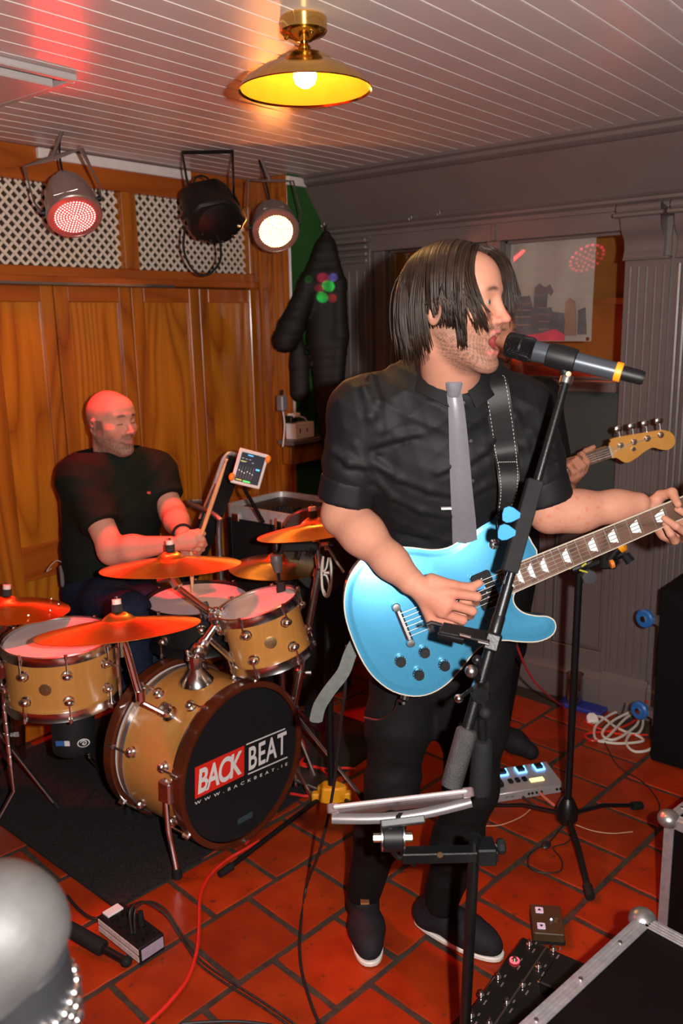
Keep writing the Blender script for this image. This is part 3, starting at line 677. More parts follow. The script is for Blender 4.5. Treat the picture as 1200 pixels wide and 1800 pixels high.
# bracket on top, cymbal arm holder on the side, spurs
tp = V(bdc.x-.03, bdc.y+Db*.50, bdc.z+Rb)
bp_ = part(MB().lathe([(.058, 0), (.055, .012), (.032, .04), (.022, .052), (.022, .075), (.028, .078), (.028, .098), (0, .1)], 10, Matrix.Translation(tp-V(0, 0, .006))), 'tom_bracket', CHROME, t)
for k in range(6): part(MB().sph((.026*math.cos(k), .026*math.sin(k), .085+.006*(k % 3)), .008, Matrix.Translation(tp), 8, 6), 'bracket_bolt', CHROME, bp_)
def onshell(px, py):
    # first hit of a pixel ray on the shell cylinder (axis along Y)
    d = ray(px, py); A = d.x**2+d.z**2; ox, oz = CAM.x-bdc.x, CAM.z-bdc.z; B = 2*(ox*d.x+oz*d.z); Cc = ox*ox+oz*oz-Rb*Rb
    s_ = (-B-math.sqrt(max(0, B*B-4*A*Cc)))/(2*A); return CAM+d*s_
sp_ = onshell(302, 1258); nrm = V(sp_.x-bdc.x, 0, sp_.z-bdc.z).normalized()
part(MB().lathe([(.026, 0), (.026, .012), (.018, .018), (.018, .034), (.024, .036), (.02, .046), (0, .048)], 14, frame(nrm, None, sp_)), 'arm_holder', CHROME, t)
for dx in (-.014, .014): part(MB().sph((dx, .012, .04), .009, frame(nrm, None, sp_), 8, 6), 'wing_bolt', CHROME, t)
for (px, py, f0, f1) in ((300, 1388, (301, 1450), (312, 1538)),):
    q = onshell(px, py); nq = V(q.x-bdc.x, 0, q.z-bdc.z).normalized()
    part(MB().box((0, 0, .014), (.05, .07, .028), frame(nq, (0, 1, 0), q)), 'spur_bracket', CHROME, t, .006)
    kn = W(301, 1415, 2.42); ft = atz(311, 1533, .028)
    part(MB().tube([q+nq*.02, lerp(q, ft, .45)+nq*.02, ft], .0085, 10), 'spur', CHROME, t)
    part(MB().cyl(ft+V(0, 0, .012), ft+V(0, 0, -.018), .013, .016, 12), 'rubber_foot', RUBBER, t)
q = V(bdc.x+Rb*.93, bdc.y+.1, bdc.z-Rb*.35); ft = atz(548, 1402, .02)
part(MB().tube([q, lerp(q, ft, .4)+V(.03, 0, .01), ft], .0075, 8), 'spur', CHROME, t)
part(MB().box((0, 0, 0), (.03, .05, .05), Matrix.Translation(q)), 'spur_bracket', CHROME, t, .006)
part(MB().cyl(V(bdc.x-.02, bdc.y-.004, bdc.z-Rb-.012), V(bdc.x-.02, bdc.y-.02, bdc.z-Rb-.012), .012, n=10), 'hoop_claw', CHROME, t)

# rack tom
ra = W(452, 1062, 2.63)
axr = (V(0, 0, 1)*math.cos(.22)+(-RH*.24-FH*.02)).normalized()
t_r, Mr_ = drum('rack_tom', 'small maple rack tom with chrome hoops above the bass drum', ra, axr, RH, .127, .185, 6, MAPLEV, CHROME, HEADW, HEADW, ((-.05, 1), (-.135, -1)), -1.35, a0=-1.35+.52)
# floor tom with legs
fa = W(104, 1122, 2.62)
axf = (V(0, 0, 1)+RH*.02-FH*.02).normalized()
t_f, Mf_ = drum('floor_tom', 'wide maple floor tom on three chrome legs', fa, axf, RH, .172, .20, 8, MAPLEV, CHROME, HEADW, HEADW, ((-.06, 1), (-.145, -1)), -1.55, a0=-1.55+.39)
for a, fx, fy in ((math.radians(-8), 228, 1428), (math.radians(-172), -20, 1490), (math.radians(90), None, None)):
    d = Mf_.to_3x3() @ V(math.cos(a), math.sin(a), 0)
    p = fa + d*(.172+.022)
    zf = .02
    if fx is not None and fx > 0: ft = atz(226, 1424, .025)
    elif fx is not None: ft = atz(-25, 1480, .025)
    else: ft = p + d*.12; ft.z = .025
    top_ = p + V(0, 0, -.02); bend = V(p.x, p.y, .15)
    lg = part(MB().tube([top_, V(p.x, p.y, .30), bend, ft], .0062, 8), 'leg', CHROME, t_f)
    part(MB().box((0, 0, 0), (.028, .03, .05), frame((0, 0, 1), d, fa+d*.185+V(0, 0, -.10))), 'leg_bracket', CHROME, t_f, .006)
    part(MB().cyl(ft+V(0, 0, .015), ft+V(0, 0, -.015), .012, .015, 10), 'rubber_foot', RUBBER, lg)
    for z_ in (.25, .29, .33, .37, .41): part(MB().cyl(V(p.x, p.y, z_), V(p.x, p.y, z_+.028), .0085, n=8), 'leg_ring', CHROME, lg)
# snare (black shell, white head) behind
sa = W(348, 1053, 2.88)
t_s, Ms_ = drum('snare_drum', 'black snare drum with white head in front of the drummer', sa, (V(0, 0, 1)-FH*.02).normalized(), RH, .178, .14, 8, BLACKP, BLACKM, HEADW, HEADW, ((-.045, 1), (-.095, -1)), None, a0=.2)
lo = sa+V(0, 0, -.2)
part(MB().cyl(lo+V(0, 0, .06), V(lo.x, lo.y, .2), .014, n=10), 'stand_post', CHROME, t_s)
for k in range(3):
    a = 2*math.pi*k/3+.5; d = V(math.cos(a), math.sin(a), 0)
    part(MB().tube([V(lo.x, lo.y, .26), V(lo.x, lo.y, .02)+d*.26], .008, 8), 'stand_leg', CHROME, t_s)
    part(MB().tube([lo+V(0, 0, .04), lo+V(0, 0, .05)+d*.15, lo+V(0, 0, .10)+d*.188], .007, 8), 'stand_arm', CHROME, t_s)
# tom post from the bass drum to the rack tom
mid = tp+V(0, 0, .09)
cl_ = W(385, 1090, 2.62)
tm = thing('tom_mount', 'chrome post and clamp joining the bass drum to the rack tom', 'drum mount', tp+V(0, 0, .07))
part(MB().cyl(mid, lerp(mid, cl_, .95), .014, n=12), 'post', CHROME, tm)
for k, (u_, r_) in enumerate(((.12, .026), (.3, .02), (.97, .026))):
    p = lerp(mid, cl_, u_); part(MB().lathe([(0, -.02), (r_, -.018), (r_, .018), (0, .02)], 10, frame(cl_-mid, None, p)), 'collar', CHROME, tm, .004)
    part(MB().cyl(p, p+(-FH*.045+RH*.02), .007, .009, 8), 'wing_bolt', CHROME, tm)
part(MB().tube([cl_, cl_+RH*.03-V(0, 0, .02), Mr_ @ V(-.125, -.02, -.09)], .012, 8), 'arm', CHROME, tm)
part(MB().tube([mid+RH*.03, mid+RH*.05+V(0, 0, .05), Mr_ @ V(-.115, -.03, -.17)], .010, 8), 'arm', CHROME, tm)

# ------------------------------------------------------------------ cymbals
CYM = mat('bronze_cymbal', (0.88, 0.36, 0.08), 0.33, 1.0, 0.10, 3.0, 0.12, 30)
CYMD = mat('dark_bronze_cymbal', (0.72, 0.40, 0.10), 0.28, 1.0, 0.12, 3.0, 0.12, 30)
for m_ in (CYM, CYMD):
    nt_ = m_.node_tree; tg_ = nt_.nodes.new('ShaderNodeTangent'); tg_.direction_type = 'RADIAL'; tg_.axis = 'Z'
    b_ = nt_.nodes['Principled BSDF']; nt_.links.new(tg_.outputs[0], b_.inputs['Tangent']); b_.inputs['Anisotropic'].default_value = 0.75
FELT = mat('black_felt', (.02, .018, .018), .9, 0, .3, 80); FELTW = mat('white_nut', (.75, .6, .55), .5)
def cymbal(name, label, c, ax, R, foot, mt=CYM, stand_label=None, nut=True, post=True, legs=True, boom=None):
    t = thing(name, label, 'cymbal', c, 'cymbals of the drum kit')
    M_ = frame(ax, RH, c)
    prof = [(.006, .030), (.022, .028), (.038, .018), (.048, .008), (R*.4, .001), (R*.75, -.010), (R, -.020), (R, -.0213), (R*.75, -.0113), (R*.4, -.0005), (.048, .0065), (.038, .0165), (.022, .0265), (.006, .0285), (.006, .030)]
    part(MB().lathe(prof, 64, M_), 'plate', mt, t)
    if nut:
        part(MB().cyl(M_ @ V(0, 0, .030), M_ @ V(0, 0, .052), .016, n=14), 'felt_washer', FELT, t)
        part(MB().cyl(M_ @ V(0, 0, .052), M_ @ V(0, 0, .066), .013, n=14), 'nut', FELTW, t)
        part(MB().cyl(M_ @ V(0, 0, .066), M_ @ V(0, 0, .074), .004, n=8), 'rod_tip', CHROME, t)
    if foot is not None:
        st = thing('cymbal_stand', stand_label, 'cymbal stand', foot, 'cymbal stands')
        u0 = M_ @ V(0, 0, -.012)
        if boom is None: pts = [u0, u0-Vector(ax)*.06, V(foot.x, foot.y, u0.z-.18), V(foot.x, foot.y, foot.z+.04)]
        else: pts = [u0, u0-Vector(ax)*.05]+list(boom)
        part(MB().tube(pts[:2], .006, 8), 'rod', CHROME, st)
        part(MB().lathe([(0, -.012), (.015, -.012), (.018, 0), (.012, .012), (0, .013)], 12, frame(ax, None, pts[1])), 'tilter', CHROME, st)
        for a, b, r_ in zip(pts[1:-1], pts[2:], (.010, .013, .016, .016)):
            part(MB().cyl(a, b, r_, n=12), 'tube', CHROME, st)
            part(MB().lathe([(0, -.018), (r_+.006, -.016), (r_+.006, .016), (0, .018)], 12, frame(b-a, None, lerp(a, b, .04))), 'collar', CHROME, st, .003)
            part(MB().cyl(lerp(a, b, .04), lerp(a, b, .04)+RH*.04, .006, .009, 8), 'wing_nut', CHROME, st)
        if legs:
            for k in range(3):
                a = 2*math.pi*k/3+.9; d = V(math.cos(a), math.sin(a), 0); f0 = V(foot.x, foot.y, 0)
                part(MB().tube([f0+V(0, 0, .32), f0+d*.24+V(0, 0, .03)], .008, 8, flat=.005), 'leg', CHROME, st)
                part(MB().cyl(f0+d*.24+V(0, 0, .035), f0+d*.255+V(0, 0, .012), .011, n=8), 'rubber_foot', RUBBER, st)
    return t
# cymbal A above the bass drum, carried by the arm of the drum post
cA = W(300, 985, 2.70); axA = (V(0, 0, 1)+FH*.125-RH*.02).normalized()
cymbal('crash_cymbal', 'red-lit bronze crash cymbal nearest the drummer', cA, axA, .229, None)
ts = thing('cymbal_holder', 'chrome boom arm carrying the middle crash cymbal', 'cymbal stand', tp+V(0, 0, .12), 'cymbal stands')
e0 = W(303, 1015, 2.70); e1 = W(315, 1035, 2.68); e2 = W(380, 1085, 2.63)
part(MB().tube([cA+axA*-.01, e0], .006, 8), 'rod', CHROME, ts)
part(MB().box((0, 0, 0), (.03, .03, .045), frame(e1-e0, None, lerp(e0, e1, .5))), 'tilter', CHROME, ts, .007)
part(MB().cyl(e0+RH*-.01, e0-RH*.05-V(0, 0, .01), .012, .009, 10), 'wing_nut', CHROME, ts)
part(MB().cyl(e1, e2, .011, n=12), 'tube', CHROME, ts)
part(MB().box((0, 0, 0), (.05, .04, .045), frame(e2-e1, None, e2)), 'clamp', CHROME, ts, .01)
for k in range(3): part(MB().sph((0, 0, 0), .011, Matrix.Translation(e2+V(0, 0, .025)+RH*(.02*k-.02)), 8, 6), 'bolt', CHROME, ts)
# cymbal B in front at the left, on an arm from the bass drum shell
cB = W(208, 1094, 2.30); axB = (V(0, 0, 1)+FH*.19-RH*.06).normalized()
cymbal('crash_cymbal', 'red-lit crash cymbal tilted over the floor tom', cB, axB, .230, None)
ts = thing('cymbal_holder', 'bent chrome rod from the bass drum up to the front crash cymbal', 'cymbal stand', sp_+nrm*.05, 'cymbal stands')
part(MB().tube([cB-axB*.01, cB-axB*.10], .006, 8), 'rod', CHROME, ts)
kb = W(247, 1222, 2.36)
part(MB().tube(spline([cB-axB*.03, W(222, 1140, 2.32), W(240, 1205, 2.355), kb], 6), .0105, 10), 'tube', CHROME, ts)
part(MB().tube([kb, W(252, 1236, 2.365), W(285, 1252, 2.36), sp_+nrm*.03], .0075, 8), 'elbow_rod', CHROME, ts)
part(MB().cyl(kb+V(0, 0, .015), kb-V(0, 0, .015), .015, n=10), 'collar', CHROME, ts)
# ride with rivets at the left edge
cD = W(12, 1062, 2.75); axD = (V(0, 0, 1)+FH*.10+RH*.07).normalized()
fD = W(10, 1400, 2.95); fD.z = 0.01
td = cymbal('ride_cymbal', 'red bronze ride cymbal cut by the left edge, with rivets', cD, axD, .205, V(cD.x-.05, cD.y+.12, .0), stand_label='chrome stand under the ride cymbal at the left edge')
for k in range(6): part(MB().sph((.165*math.cos(k*.55-1.9), .165*math.sin(k*.55-1.9), -.004), .005, frame(axD, RH, cD), 8, 5), 'rivet', CHROME, td)
# hi-hat pair
cH = W(487, 986, 3.02); axH = V(0, 0, 1)
fH_ = V(cH.x, cH.y, .0)
for s, lb in ((0, 'upper hi-hat cymbal behind the rack tom'), (1, 'lower hi-hat cymbal turned upward behind the rack tom')):
    a = axH if s == 0 else -axH; c = cH if s == 0 else cH-V(0, 0, .042)
    cymbal('hi_hat_cymbal', lb, c, a, .178, None, CYMD, nut=False)
ts = thing('hi_hat_stand', 'chrome hi-hat stand behind the rack tom', 'cymbal stand', fH_, 'cymbal stands')
part(MB().cyl(V(cH.x, cH.y, .05), cH+V(0, 0, .16), .0045, n=8), 'pull_rod', CHROME, ts)
part(MB().cyl(V(cH.x, cH.y, .08), cH-V(0, 0, .08), .013, n=12), 'tube', CHROME, ts)
part(MB().lathe([(0, 0), (.016, 0), (.016, .03), (.01, .05), (0, .052)], 12, Matrix.Translation(cH+V(0, 0, .03))), 'clutch', BLACKM, ts)
for k in range(3):
    a = 2*math.pi*k/3+.2; d = V(math.cos(a), math.sin(a), 0)
    part(MB().tube([V(cH.x, cH.y, .28), V(cH.x, cH.y, .02)+d*.25], .008, 8), 'leg', CHROME, ts)
part(MB().box((0, 0, 0), (.09, .26, .012), rotz(YAW-.4, (cH.x-.1, cH.y-.2, .05)) @ Matrix.Rotation(.2, 4, 'X')), 'foot_board', STEEL, ts, .003)
# crash at the right, half behind the singer's arm
cC = W(552, 924, 2.85); axC = (V(0, 0, 1)+FH*.10-RH*.10).normalized()
f1 = W(575, 1000, 2.8); f2 = W(527, 1180, 2.78); f3 = W(515, 1240, 2.8)
cymbal('crash_cymbal', 'orange-lit crash cymbal half behind the singer\'s elbow', cC, axC, .20, V(f3.x, f3.y, 0.009), stand_label='tall chrome boom stand right of the rack tom', boom=[W(561, 1000, 2.8), f2, f3, V(f3.x, f3.y, .03)])
# ------------------------------------------------------------------ distance-field modelling for bodies and cloth
def npv(p): return np.array(p, dtype=np.float32)
class Field:
    def __init__(s): s.ops = []
    def add(s, fn, lo, hi, k=.02, mode='u'): s.ops.append((mode, k, fn, npv(lo), npv(hi))); return s
    def cone(s, a, b, ra, rb=None, k=.02, mode='u', n=None, sq=1.0, cap=False):
        rb = ra if rb is None else rb; a, b = npv(a), npv(b); ba = b-a; bb_ = float(ba @ ba)+1e-12; r = max(ra, rb)
        nn = None if n is None else npv(Vector(n).normalized())
        def fn(X, Y, Z):
            x, y, z = X-a[0], Y-a[1], Z-a[2]
            if nn is not None:
                d = (x*nn[0]+y*nn[1]+z*nn[2]); tb = (ba @ nn)
                h0 = np.clip((x*ba[0]+y*ba[1]+z*ba[2])/bb_, 0, 1); d = (d-h0*tb)*(1/sq-1)
                x = x+nn[0]*d; y = y+nn[1]*d; z = z+nn[2]*d
            h = np.clip((x*ba[0]+y*ba[1]+z*ba[2])/bb_, 0, 1)
            D_ = np.sqrt((x-ba[0]*h)**2+(y-ba[1]*h)**2+(z-ba[2]*h)**2)-(ra+(rb-ra)*h)
            if cap: D_ = np.maximum(D_, ((x-ba[0])*ba[0]+(y-ba[1])*ba[1]+(z-ba[2])*ba[2])/math.sqrt(bb_))
            return D_
        m_ = r+k+.02
        return s.add(fn, np.minimum(a, b)-m_, np.maximum(a, b)+m_, k, mode)
    def chain(s, pts, rs, k=.02, n=None, sq=1.0):
        for i in range(len(pts)-1): s.cone(pts[i], pts[i+1], rs[i], rs[i+1], k, 'u', n, sq)
        return s
    def ell(s, c, r, R=None, k=.02, mode='u'):
        c = npv(c); r = npv(r); R = np.eye(3, dtype=np.float32) if R is None else np.array(R, dtype=np.float32)   # columns = axes
        def fn(X, Y, Z):
            x, y, z = X-c[0], Y-c[1], Z-c[2]
            u = (x*R[0, 0]+y*R[1, 0]+z*R[2, 0])/r[0]; v = (x*R[0, 1]+y*R[1, 1]+z*R[2, 1])/r[1]; w = (x*R[0, 2]+y*R[1, 2]+z*R[2, 2])/r[2]
            k0 = np.sqrt(u*u+v*v+w*w); k1 = np.sqrt((u/r[0])**2+(v/r[1])**2+(w/r[2])**2)+1e-9
            return k0*(k0-1)/k1
        m_ = float(r.max())+k+.02
        return s.add(fn, c-m_, c+m_, k, mode)
    def cut(s, p, n):
        """remove the side the normal points to"""
        p = npv(p); n = npv(Vector(n).normalized())
        return s.add(lambda X, Y, Z: -((X-p[0])*n[0]+(Y-p[1])*n[1]+(Z-p[2])*n[2]), (-9, -9, -9), (9, 9, 9), .004, 's')
    def eval(s, xs, ys, zs):
        D = np.full((len(xs), len(ys), len(zs)), 1.0, dtype=np.float32)
        for mode, k, fn, lo, hi in s.ops:
            i0, i1 = np.searchsorted(xs, lo[0]), np.searchsorted(xs, hi[0]); j0, j1 = np.searchsorted(ys, lo[1]), np.searchsorted(ys, hi[1]); k0, k1 = np.searchsorted(zs, lo[2]), np.searchsorted(zs, hi[2])
            if i0 >= i1 or j0 >= j1 or k0 >= k1: continue
            X, Y, Z = xs[i0:i1, None, None], ys[None, j0:j1, None], zs[None, None, k0:k1]
            d = fn(X, Y, Z); S = D[i0:i1, j0:j1, k0:k1]
            if mode == 'u': h = np.maximum(k-np.abs(S-d), 0)/k; D[i0:i1, j0:j1, k0:k1] = np.minimum(S, d)-h*h*k*.25
            elif mode == 's': e = -d; h = np.maximum(k-np.abs(S-e), 0)/k; D[i0:i1, j0:j1, k0:k1] = np.maximum(S, e)+h*h*k*.25
            elif mode == 'd': D[i0:i1, j0:j1, k0:k1] = S+d
        return D
def surface(field, lo, hi, h):
    """naive surface nets -> vertices, quads"""
    xs, ys, zs = [np.arange(lo[i], hi[i]+h, h, dtype=np.float32) for i in range(3)]
    D = field.eval(xs, ys, zs); S = D < 0
    c = [(i, j, k) for i in (0, 1) for j in (0, 1) for k in (0, 1)]
    nx, ny, nz = [n-1 for n in D.shape]
    cnt = sum(S[i:i+nx, j:j+ny, k:k+nz].astype(np.int8) for i, j, k in c)
    act = (cnt > 0) & (cnt < 8); I = np.argwhere(act)
    if len(I) == 0: return np.zeros((0, 3)), np.zeros((0, 4), int)
    idx = np.full(act.shape, -1, np.int64); idx[act] = np.arange(len(I))
    acc = np.zeros((len(I), 3), np.float32); num = np.zeros(len(I), np.float32)
    for a in c:
        for ax in range(3):
            if a[ax]: continue
            b = list(a); b[ax] = 1
            da = D[I[:, 0]+a[0], I[:, 1]+a[1], I[:, 2]+a[2]]; db = D[I[:, 0]+b[0], I[:, 1]+b[1], I[:, 2]+b[2]]
            m_ = (da < 0) != (db < 0); t = np.where(m_, da/(da-db+1e-12), 0)
            p = np.tile(np.array(a, np.float32), (len(I), 1)); p[:, ax] += t
            acc += np.where(m_[:, None], p, 0); num += m_
    Vt = (I+acc/num[:, None])*h+np.array([xs[0], ys[0], zs[0]])
    Q = []
    for ax in range(3):
        o1, o2 = [(1, 2), (2, 0), (0, 1)][ax]
        sl = [slice(1, -1)]*3; sl[ax] = slice(0, -1); s2 = list(sl); s2[ax] = slice(1, None)
        A, B = S[tuple(sl)], S[tuple(s2)]; E = np.argwhere(A != B); off = np.array([1, 1, 1]); off[ax] = 0; E = E+off
        fl_ = A[A != B]
        e1 = np.zeros(3, int); e1[o1] = 1; e2 = np.zeros(3, int); e2[o2] = 1
        q = np.stack([idx[tuple((E-e1-e2).T)], idx[tuple((E-e2).T)], idx[tuple(E.T)], idx[tuple((E-e1).T)]], 1)
        q[~fl_] = q[~fl_][:, ::-1]; Q.append(q)
    Q = np.concatenate(Q); Q = Q[(Q >= 0).all(1)]
    return Vt, Q
def body_mesh(name, pieces, mt, parent, off, colfn=None, smooth=0, label=None):
    """pieces: (field, lo, hi, h)"""
    Vs, Qs, n = [], [], 0
    for f, lo, hi, h in pieces:
        v, q = surface(f, lo, hi, h)
        for _ in range(smooth):
            a = np.zeros_like(v); ct = np.zeros(len(v))
            for i in range(4):
                np.add.at(a, q[:, i], v[q[:, (i+1) % 4]]); np.add.at(a, q[:, i], v[q[:, (i-1) % 4]]); np.add.at(ct, q[:, i], 2)
            ct[ct == 0] = 1; mk = (a != 0).any(1); v[mk] = v[mk]*.45+(a/ct[:, None])[mk]*.55
        Vs.append(v); Qs.append(q+n); n += len(v)
    Vt = np.concatenate(Vs); Q = np.concatenate(Qs)
    me = bpy.data.meshes.new(name); o3 = np.array(off)
    me.vertices.add(len(Vt)); me.vertices.foreach_set('co', (Vt-o3).astype(np.float32).ravel())
    me.loops.add(len(Q)*4); me.loops.foreach_set('vertex_index', Q.astype(np.int32).ravel())
    me.polygons.add(len(Q)); me.polygons.foreach_set('loop_start', np.arange(0, len(Q)*4, 4, dtype=np.int32))
    me.update(calc_edges=True); me.validate()
    me.polygons.foreach_set('use_smooth', np.ones(len(me.polygons), bool))
    if colfn is not None:
        ca = me.color_attributes.new('col', 'FLOAT_COLOR', 'POINT'); cc = np.ones((len(Vt), 4), np.float32); cc[:, :3] = colfn(Vt)
        ca.data.foreach_set('color', cc.ravel())
    o = bpy.data.objects.new(name, me); COL.objects.link(o); me.materials.append(mt)
    if parent is not None: o.parent = parent
    else: o.location = off
    BASE[o.name] = Vector(off)
    if label: o['label'] = label
    return o
def attr_mat(name, rough=.5, var=.1, scale=60, bump=.08, bscale=250, sss=0.0, spec=.5):
    mt = mat(name, (1, 1, 1), rough, 0, var, scale, bump, bscale, sss=sss, spec=spec); nt = mt.node_tree
    at = nt.nodes.new('ShaderNodeAttribute'); at.attribute_name = 'col'
    b = nt.nodes['Principled BSDF']; src = b.inputs['Base Color'].links[0].from_socket
    mx = nt.nodes.new('ShaderNodeMix'); mx.data_type = 'RGBA'; mx.blend_type = 'MULTIPLY'; mx.inputs[0].default_value = 1
    nt.links.new(src, mx.inputs[6]); nt.links.new(at.outputs['Color'], mx.inputs[7]); nt.links.new(mx.outputs[2], b.inputs['Base Color']); return mt
def sstep(a, b, x): t = np.clip((x-a)/(b-a), 0, 1); return t*t*(3-2*t)
def wob(P, s, seed=0):
    """cheap smooth pseudo-noise in -1..1"""
    r = np.random.RandomState(seed); o = 0
    for i in range(6):
        k = r.normal(size=3)*s; o = o+np.sin(P @ k+r.uniform(0, 6.28))
    return o/3.0
def folds(amp, dirs, warp=.6, wf=7.0, seed=0, fade=None):
    """shallow ridged creases as an added distance; dirs: (vector wave numbers, weight)"""
    r = np.random.RandomState(seed); ph = r.uniform(0, 6.28, 12); kk = r.normal(size=(4, 3))*wf
    def fn(X, Y, Z):
        w1 = np.sin(kk[0, 0]*X+kk[0, 1]*Y+kk[0, 2]*Z+ph[0]); w2 = np.sin(kk[1, 0]*X+kk[1, 1]*Y+kk[1, 2]*Z+ph[1])
        o = 0
        for i, (d, wt) in enumerate(dirs):
            q = d[0]*X+d[1]*Y+d[2]*Z+warp*(w1*2+w2*(1+i*.3))+ph[3+i]
            o = o+wt*(np.abs(np.sin(q))**.7-.6)*(.55+.45*np.sin(kk[2, 0]*X+kk[2, 1]*Y+kk[2, 2]*Z*1.3+ph[8+i % 3]))
        o = o*amp
        if fade is not None: o = o*fade(X, Y, Z)
        return o
    return fn
class Head:
    """local frame: +y the way the face looks, +z up, +x the person's right; eye line at z = 0"""
    def __init__(s, origin, fwd, up, scale=1.0):
        f = Vector(fwd).normalized(); u = Vector(up); u = (u-f*u.dot(f)).normalized(); x = f.cross(u)
        s.o = Vector(origin); s.R = Matrix((x, f, u)).transposed(); s.s = scale; s.Rn = np.array(s.R)
    def w(s, x, y, z): return s.o+s.R @ (Vector((x, y, z))*s.s)
    def loc(s, P): return ((P-np.array(s.o)) @ s.Rn)/s.s
    def build(s, F, mouth='open', brow=1.0, thin=1.0):
        w, S, R = s.w, s.s, s.Rn
        E = lambda c, r, k=.02, mode='u', Rr=None: F.ell(w(*c), [q*S for q in r], R if Rr is None else R @ np.array(Rr), k*S, mode)
        C = lambda a, b, ra, rb, k=.02, mode='u': F.cone(w(*a), w(*b), ra*S, rb*S, k*S, mode)
        dj = .017 if mouth == 'open' else 0.0
        E((0, -.014, .030), (.0745, .097, .086)); E((0, .026, -.030), (.060*thin, .062, .082), .03)
        E((0, .05, .045), (.055, .036, .045), .03)
        for x in (-1, 1):
            C((x*.054, -.006, -.050), (x*.020, .058, -.106-dj), .020, .016, .025)
            E((x*.045, .052, -.026), (.022, .021, .018), .022)
            C((x*.010, .0835, .0235), (x*.040, .071, .024), .0085*brow, .008*brow, .014)
        E((0, .068, -.108-dj), (.022, .018, .018), .02)
        for x in (-1, 1):
            E((x*.032, .094, -.001), (.019, .015, .0125), .012, 's')
            E((x*.0315, .0685, -.001), (.0135, .0135, .0135), .003)
            C((x*.019, .077, .0052), (x*.045, .0695, .0045), .0046, .0046, .004)      # upper lid
            C((x*.020, .0765, -.0085), (x*.044, .069, -.0078), .0034, .0034, .006)    # lower lid
        C((0, .081, .014), (0, .1005, -.030), .0080, .0088, .011); E((0, .1045, -.0365), (.0098, .0105, .0088), .008)
        for x in (-1, 1):
            E((x*.0120, .0925, -.0395), (.0072, .0098, .0068), .006); E((x*.0065, .099, -.047), (.0036, .006, .004), .003, 's')
        C((0, .086, -.046), (0, .087, -.055), .008, .008, .012)
        if mouth == 'open':
            E((0, .088, -.081), (.0215, .040, .0195), .005, 's')
            up = [(-.0255, .068, -.079), (-.013, .0845, -.0625), (0, .0880, -.0600), (.013, .0845, -.0625), (.0255, .068, -.079)]
            lo = [(-.0255, .068, -.081), (-.014, .079, -.0995), (0, .082, -.1025), (.014, .079, -.0995), (.0255, .068, -.081)]
            rs = ((.0034, .0038, .0036, .0038, .0034), (.0036, .0046, .005, .0046, .0036))
        else:
            E((0, .100, -.072), (.02, .012, .0022), .003, 's')
            up = [(-.024, .074, -.0715), (-.010, .0875, -.067), (0, .089, -.068), (.010, .0875, -.067), (.024, .074, -.0715)]
            lo = [(-.023, .074, -.0735), (-.010, .086, -.0785), (0, .088, -.0795), (.010, .086, -.0785), (.023, .074, -.0735)]
            rs = ((.0035, .0045, .0045, .0045, .0035), (.004, .0052, .0058, .0052, .004))
        for ln, rr in ((up, rs[0]), (lo, rs[1])):
            for i in range(4): C(ln[i], ln[i+1], rr[i], rr[i+1], .005)
        for x in (-1, 1):
            t = Matrix.Rotation(x*-.35, 3, 'Z') @ Matrix.Rotation(-.18, 3, 'X')
            E((x*.079, -.018, -.012), (.0085, .019, .031), .006, 'u', t); E((x*.087, -.014, -.011), (.006, .0105, .019), .004, 's', t)
            E((x*.077, -.005, -.014), (.005, .005, .009), .004)
        return s
    def skin(s, P, base, lip, stub, stubamt, beard=None, browc=(.03, .018, .012), shave=0.0):
        L = s.loc(P); x, y, z = L[:, 0], L[:, 1], L[:, 2]; ax = np.abs(x)
        c = np.tile(np.array(base), (len(P), 1)); mixc = lambda c, k, m: c*(1-m[:, None])+np.array(k)*m[:, None]
        inh = (np.abs(x) < .1)*(np.abs(y) < .14)*(z > -.15)*(z < .14)
        c = mixc(c, np.array(base)*np.array((1.05, .80, .78)), .55*np.exp(-((ax-.045)/.02)**2-((z+.03)/.02)**2)*(y > .02)*inh)
        c = mixc(c, np.array(base)*np.array((1.08, .72, .70)), .7*np.exp(-(ax/.02)**2-((z+.035)/.018)**2)*(y > .07)*inh)
        nz_ = .5+.5*wob(P, 800, 3); n2 = .5+.5*wob(P, 1500, 4)
        jaw = sstep(-.035, -.062, z-.35*np.maximum(0, .03-y)*0)*sstep(.0, .03, y+.6*(ax-.03)+.02)*sstep(-.165, -.13, z)
        mous = np.exp(-((z+.053)/.0075)**2)*(ax < .03)*(y > .06)
        cheek = np.exp(-((ax-.035)/.018)**2-((z+.05)/.016)**2)*(y > .045)
        m_ = np.clip(jaw*(1-.7*cheek)+mous, 0, 1)*stubamt*np.clip(.42+.9*nz_*n2, 0, 1)*inh
        side = sstep(.055, .066, ax)*sstep(-.03, .0, y)*sstep(.034, .02, y)*(z < .01)*(z > -.06)*stubamt*.7*inh
        c = mixc(c, stub, np.clip(np.maximum(m_, side), 0, .92))
        if shave: c = mixc(c, np.array(stub)*1.2, shave*sstep(-.03, .06, .01-y+.3*z)*sstep(-.05, .04, z)*inh)
        mm = np.exp(-(((ax-.030)/.016)**4))*np.exp(-(((z-.0245-.10*(ax-.02)*(ax < .032)+.22*np.maximum(ax-.034, 0))/.0048)**2))*(y > .05)
        c = mixc(c, browc, np.clip(mm*.9, 0, .9)*inh)
        return c, L, inh
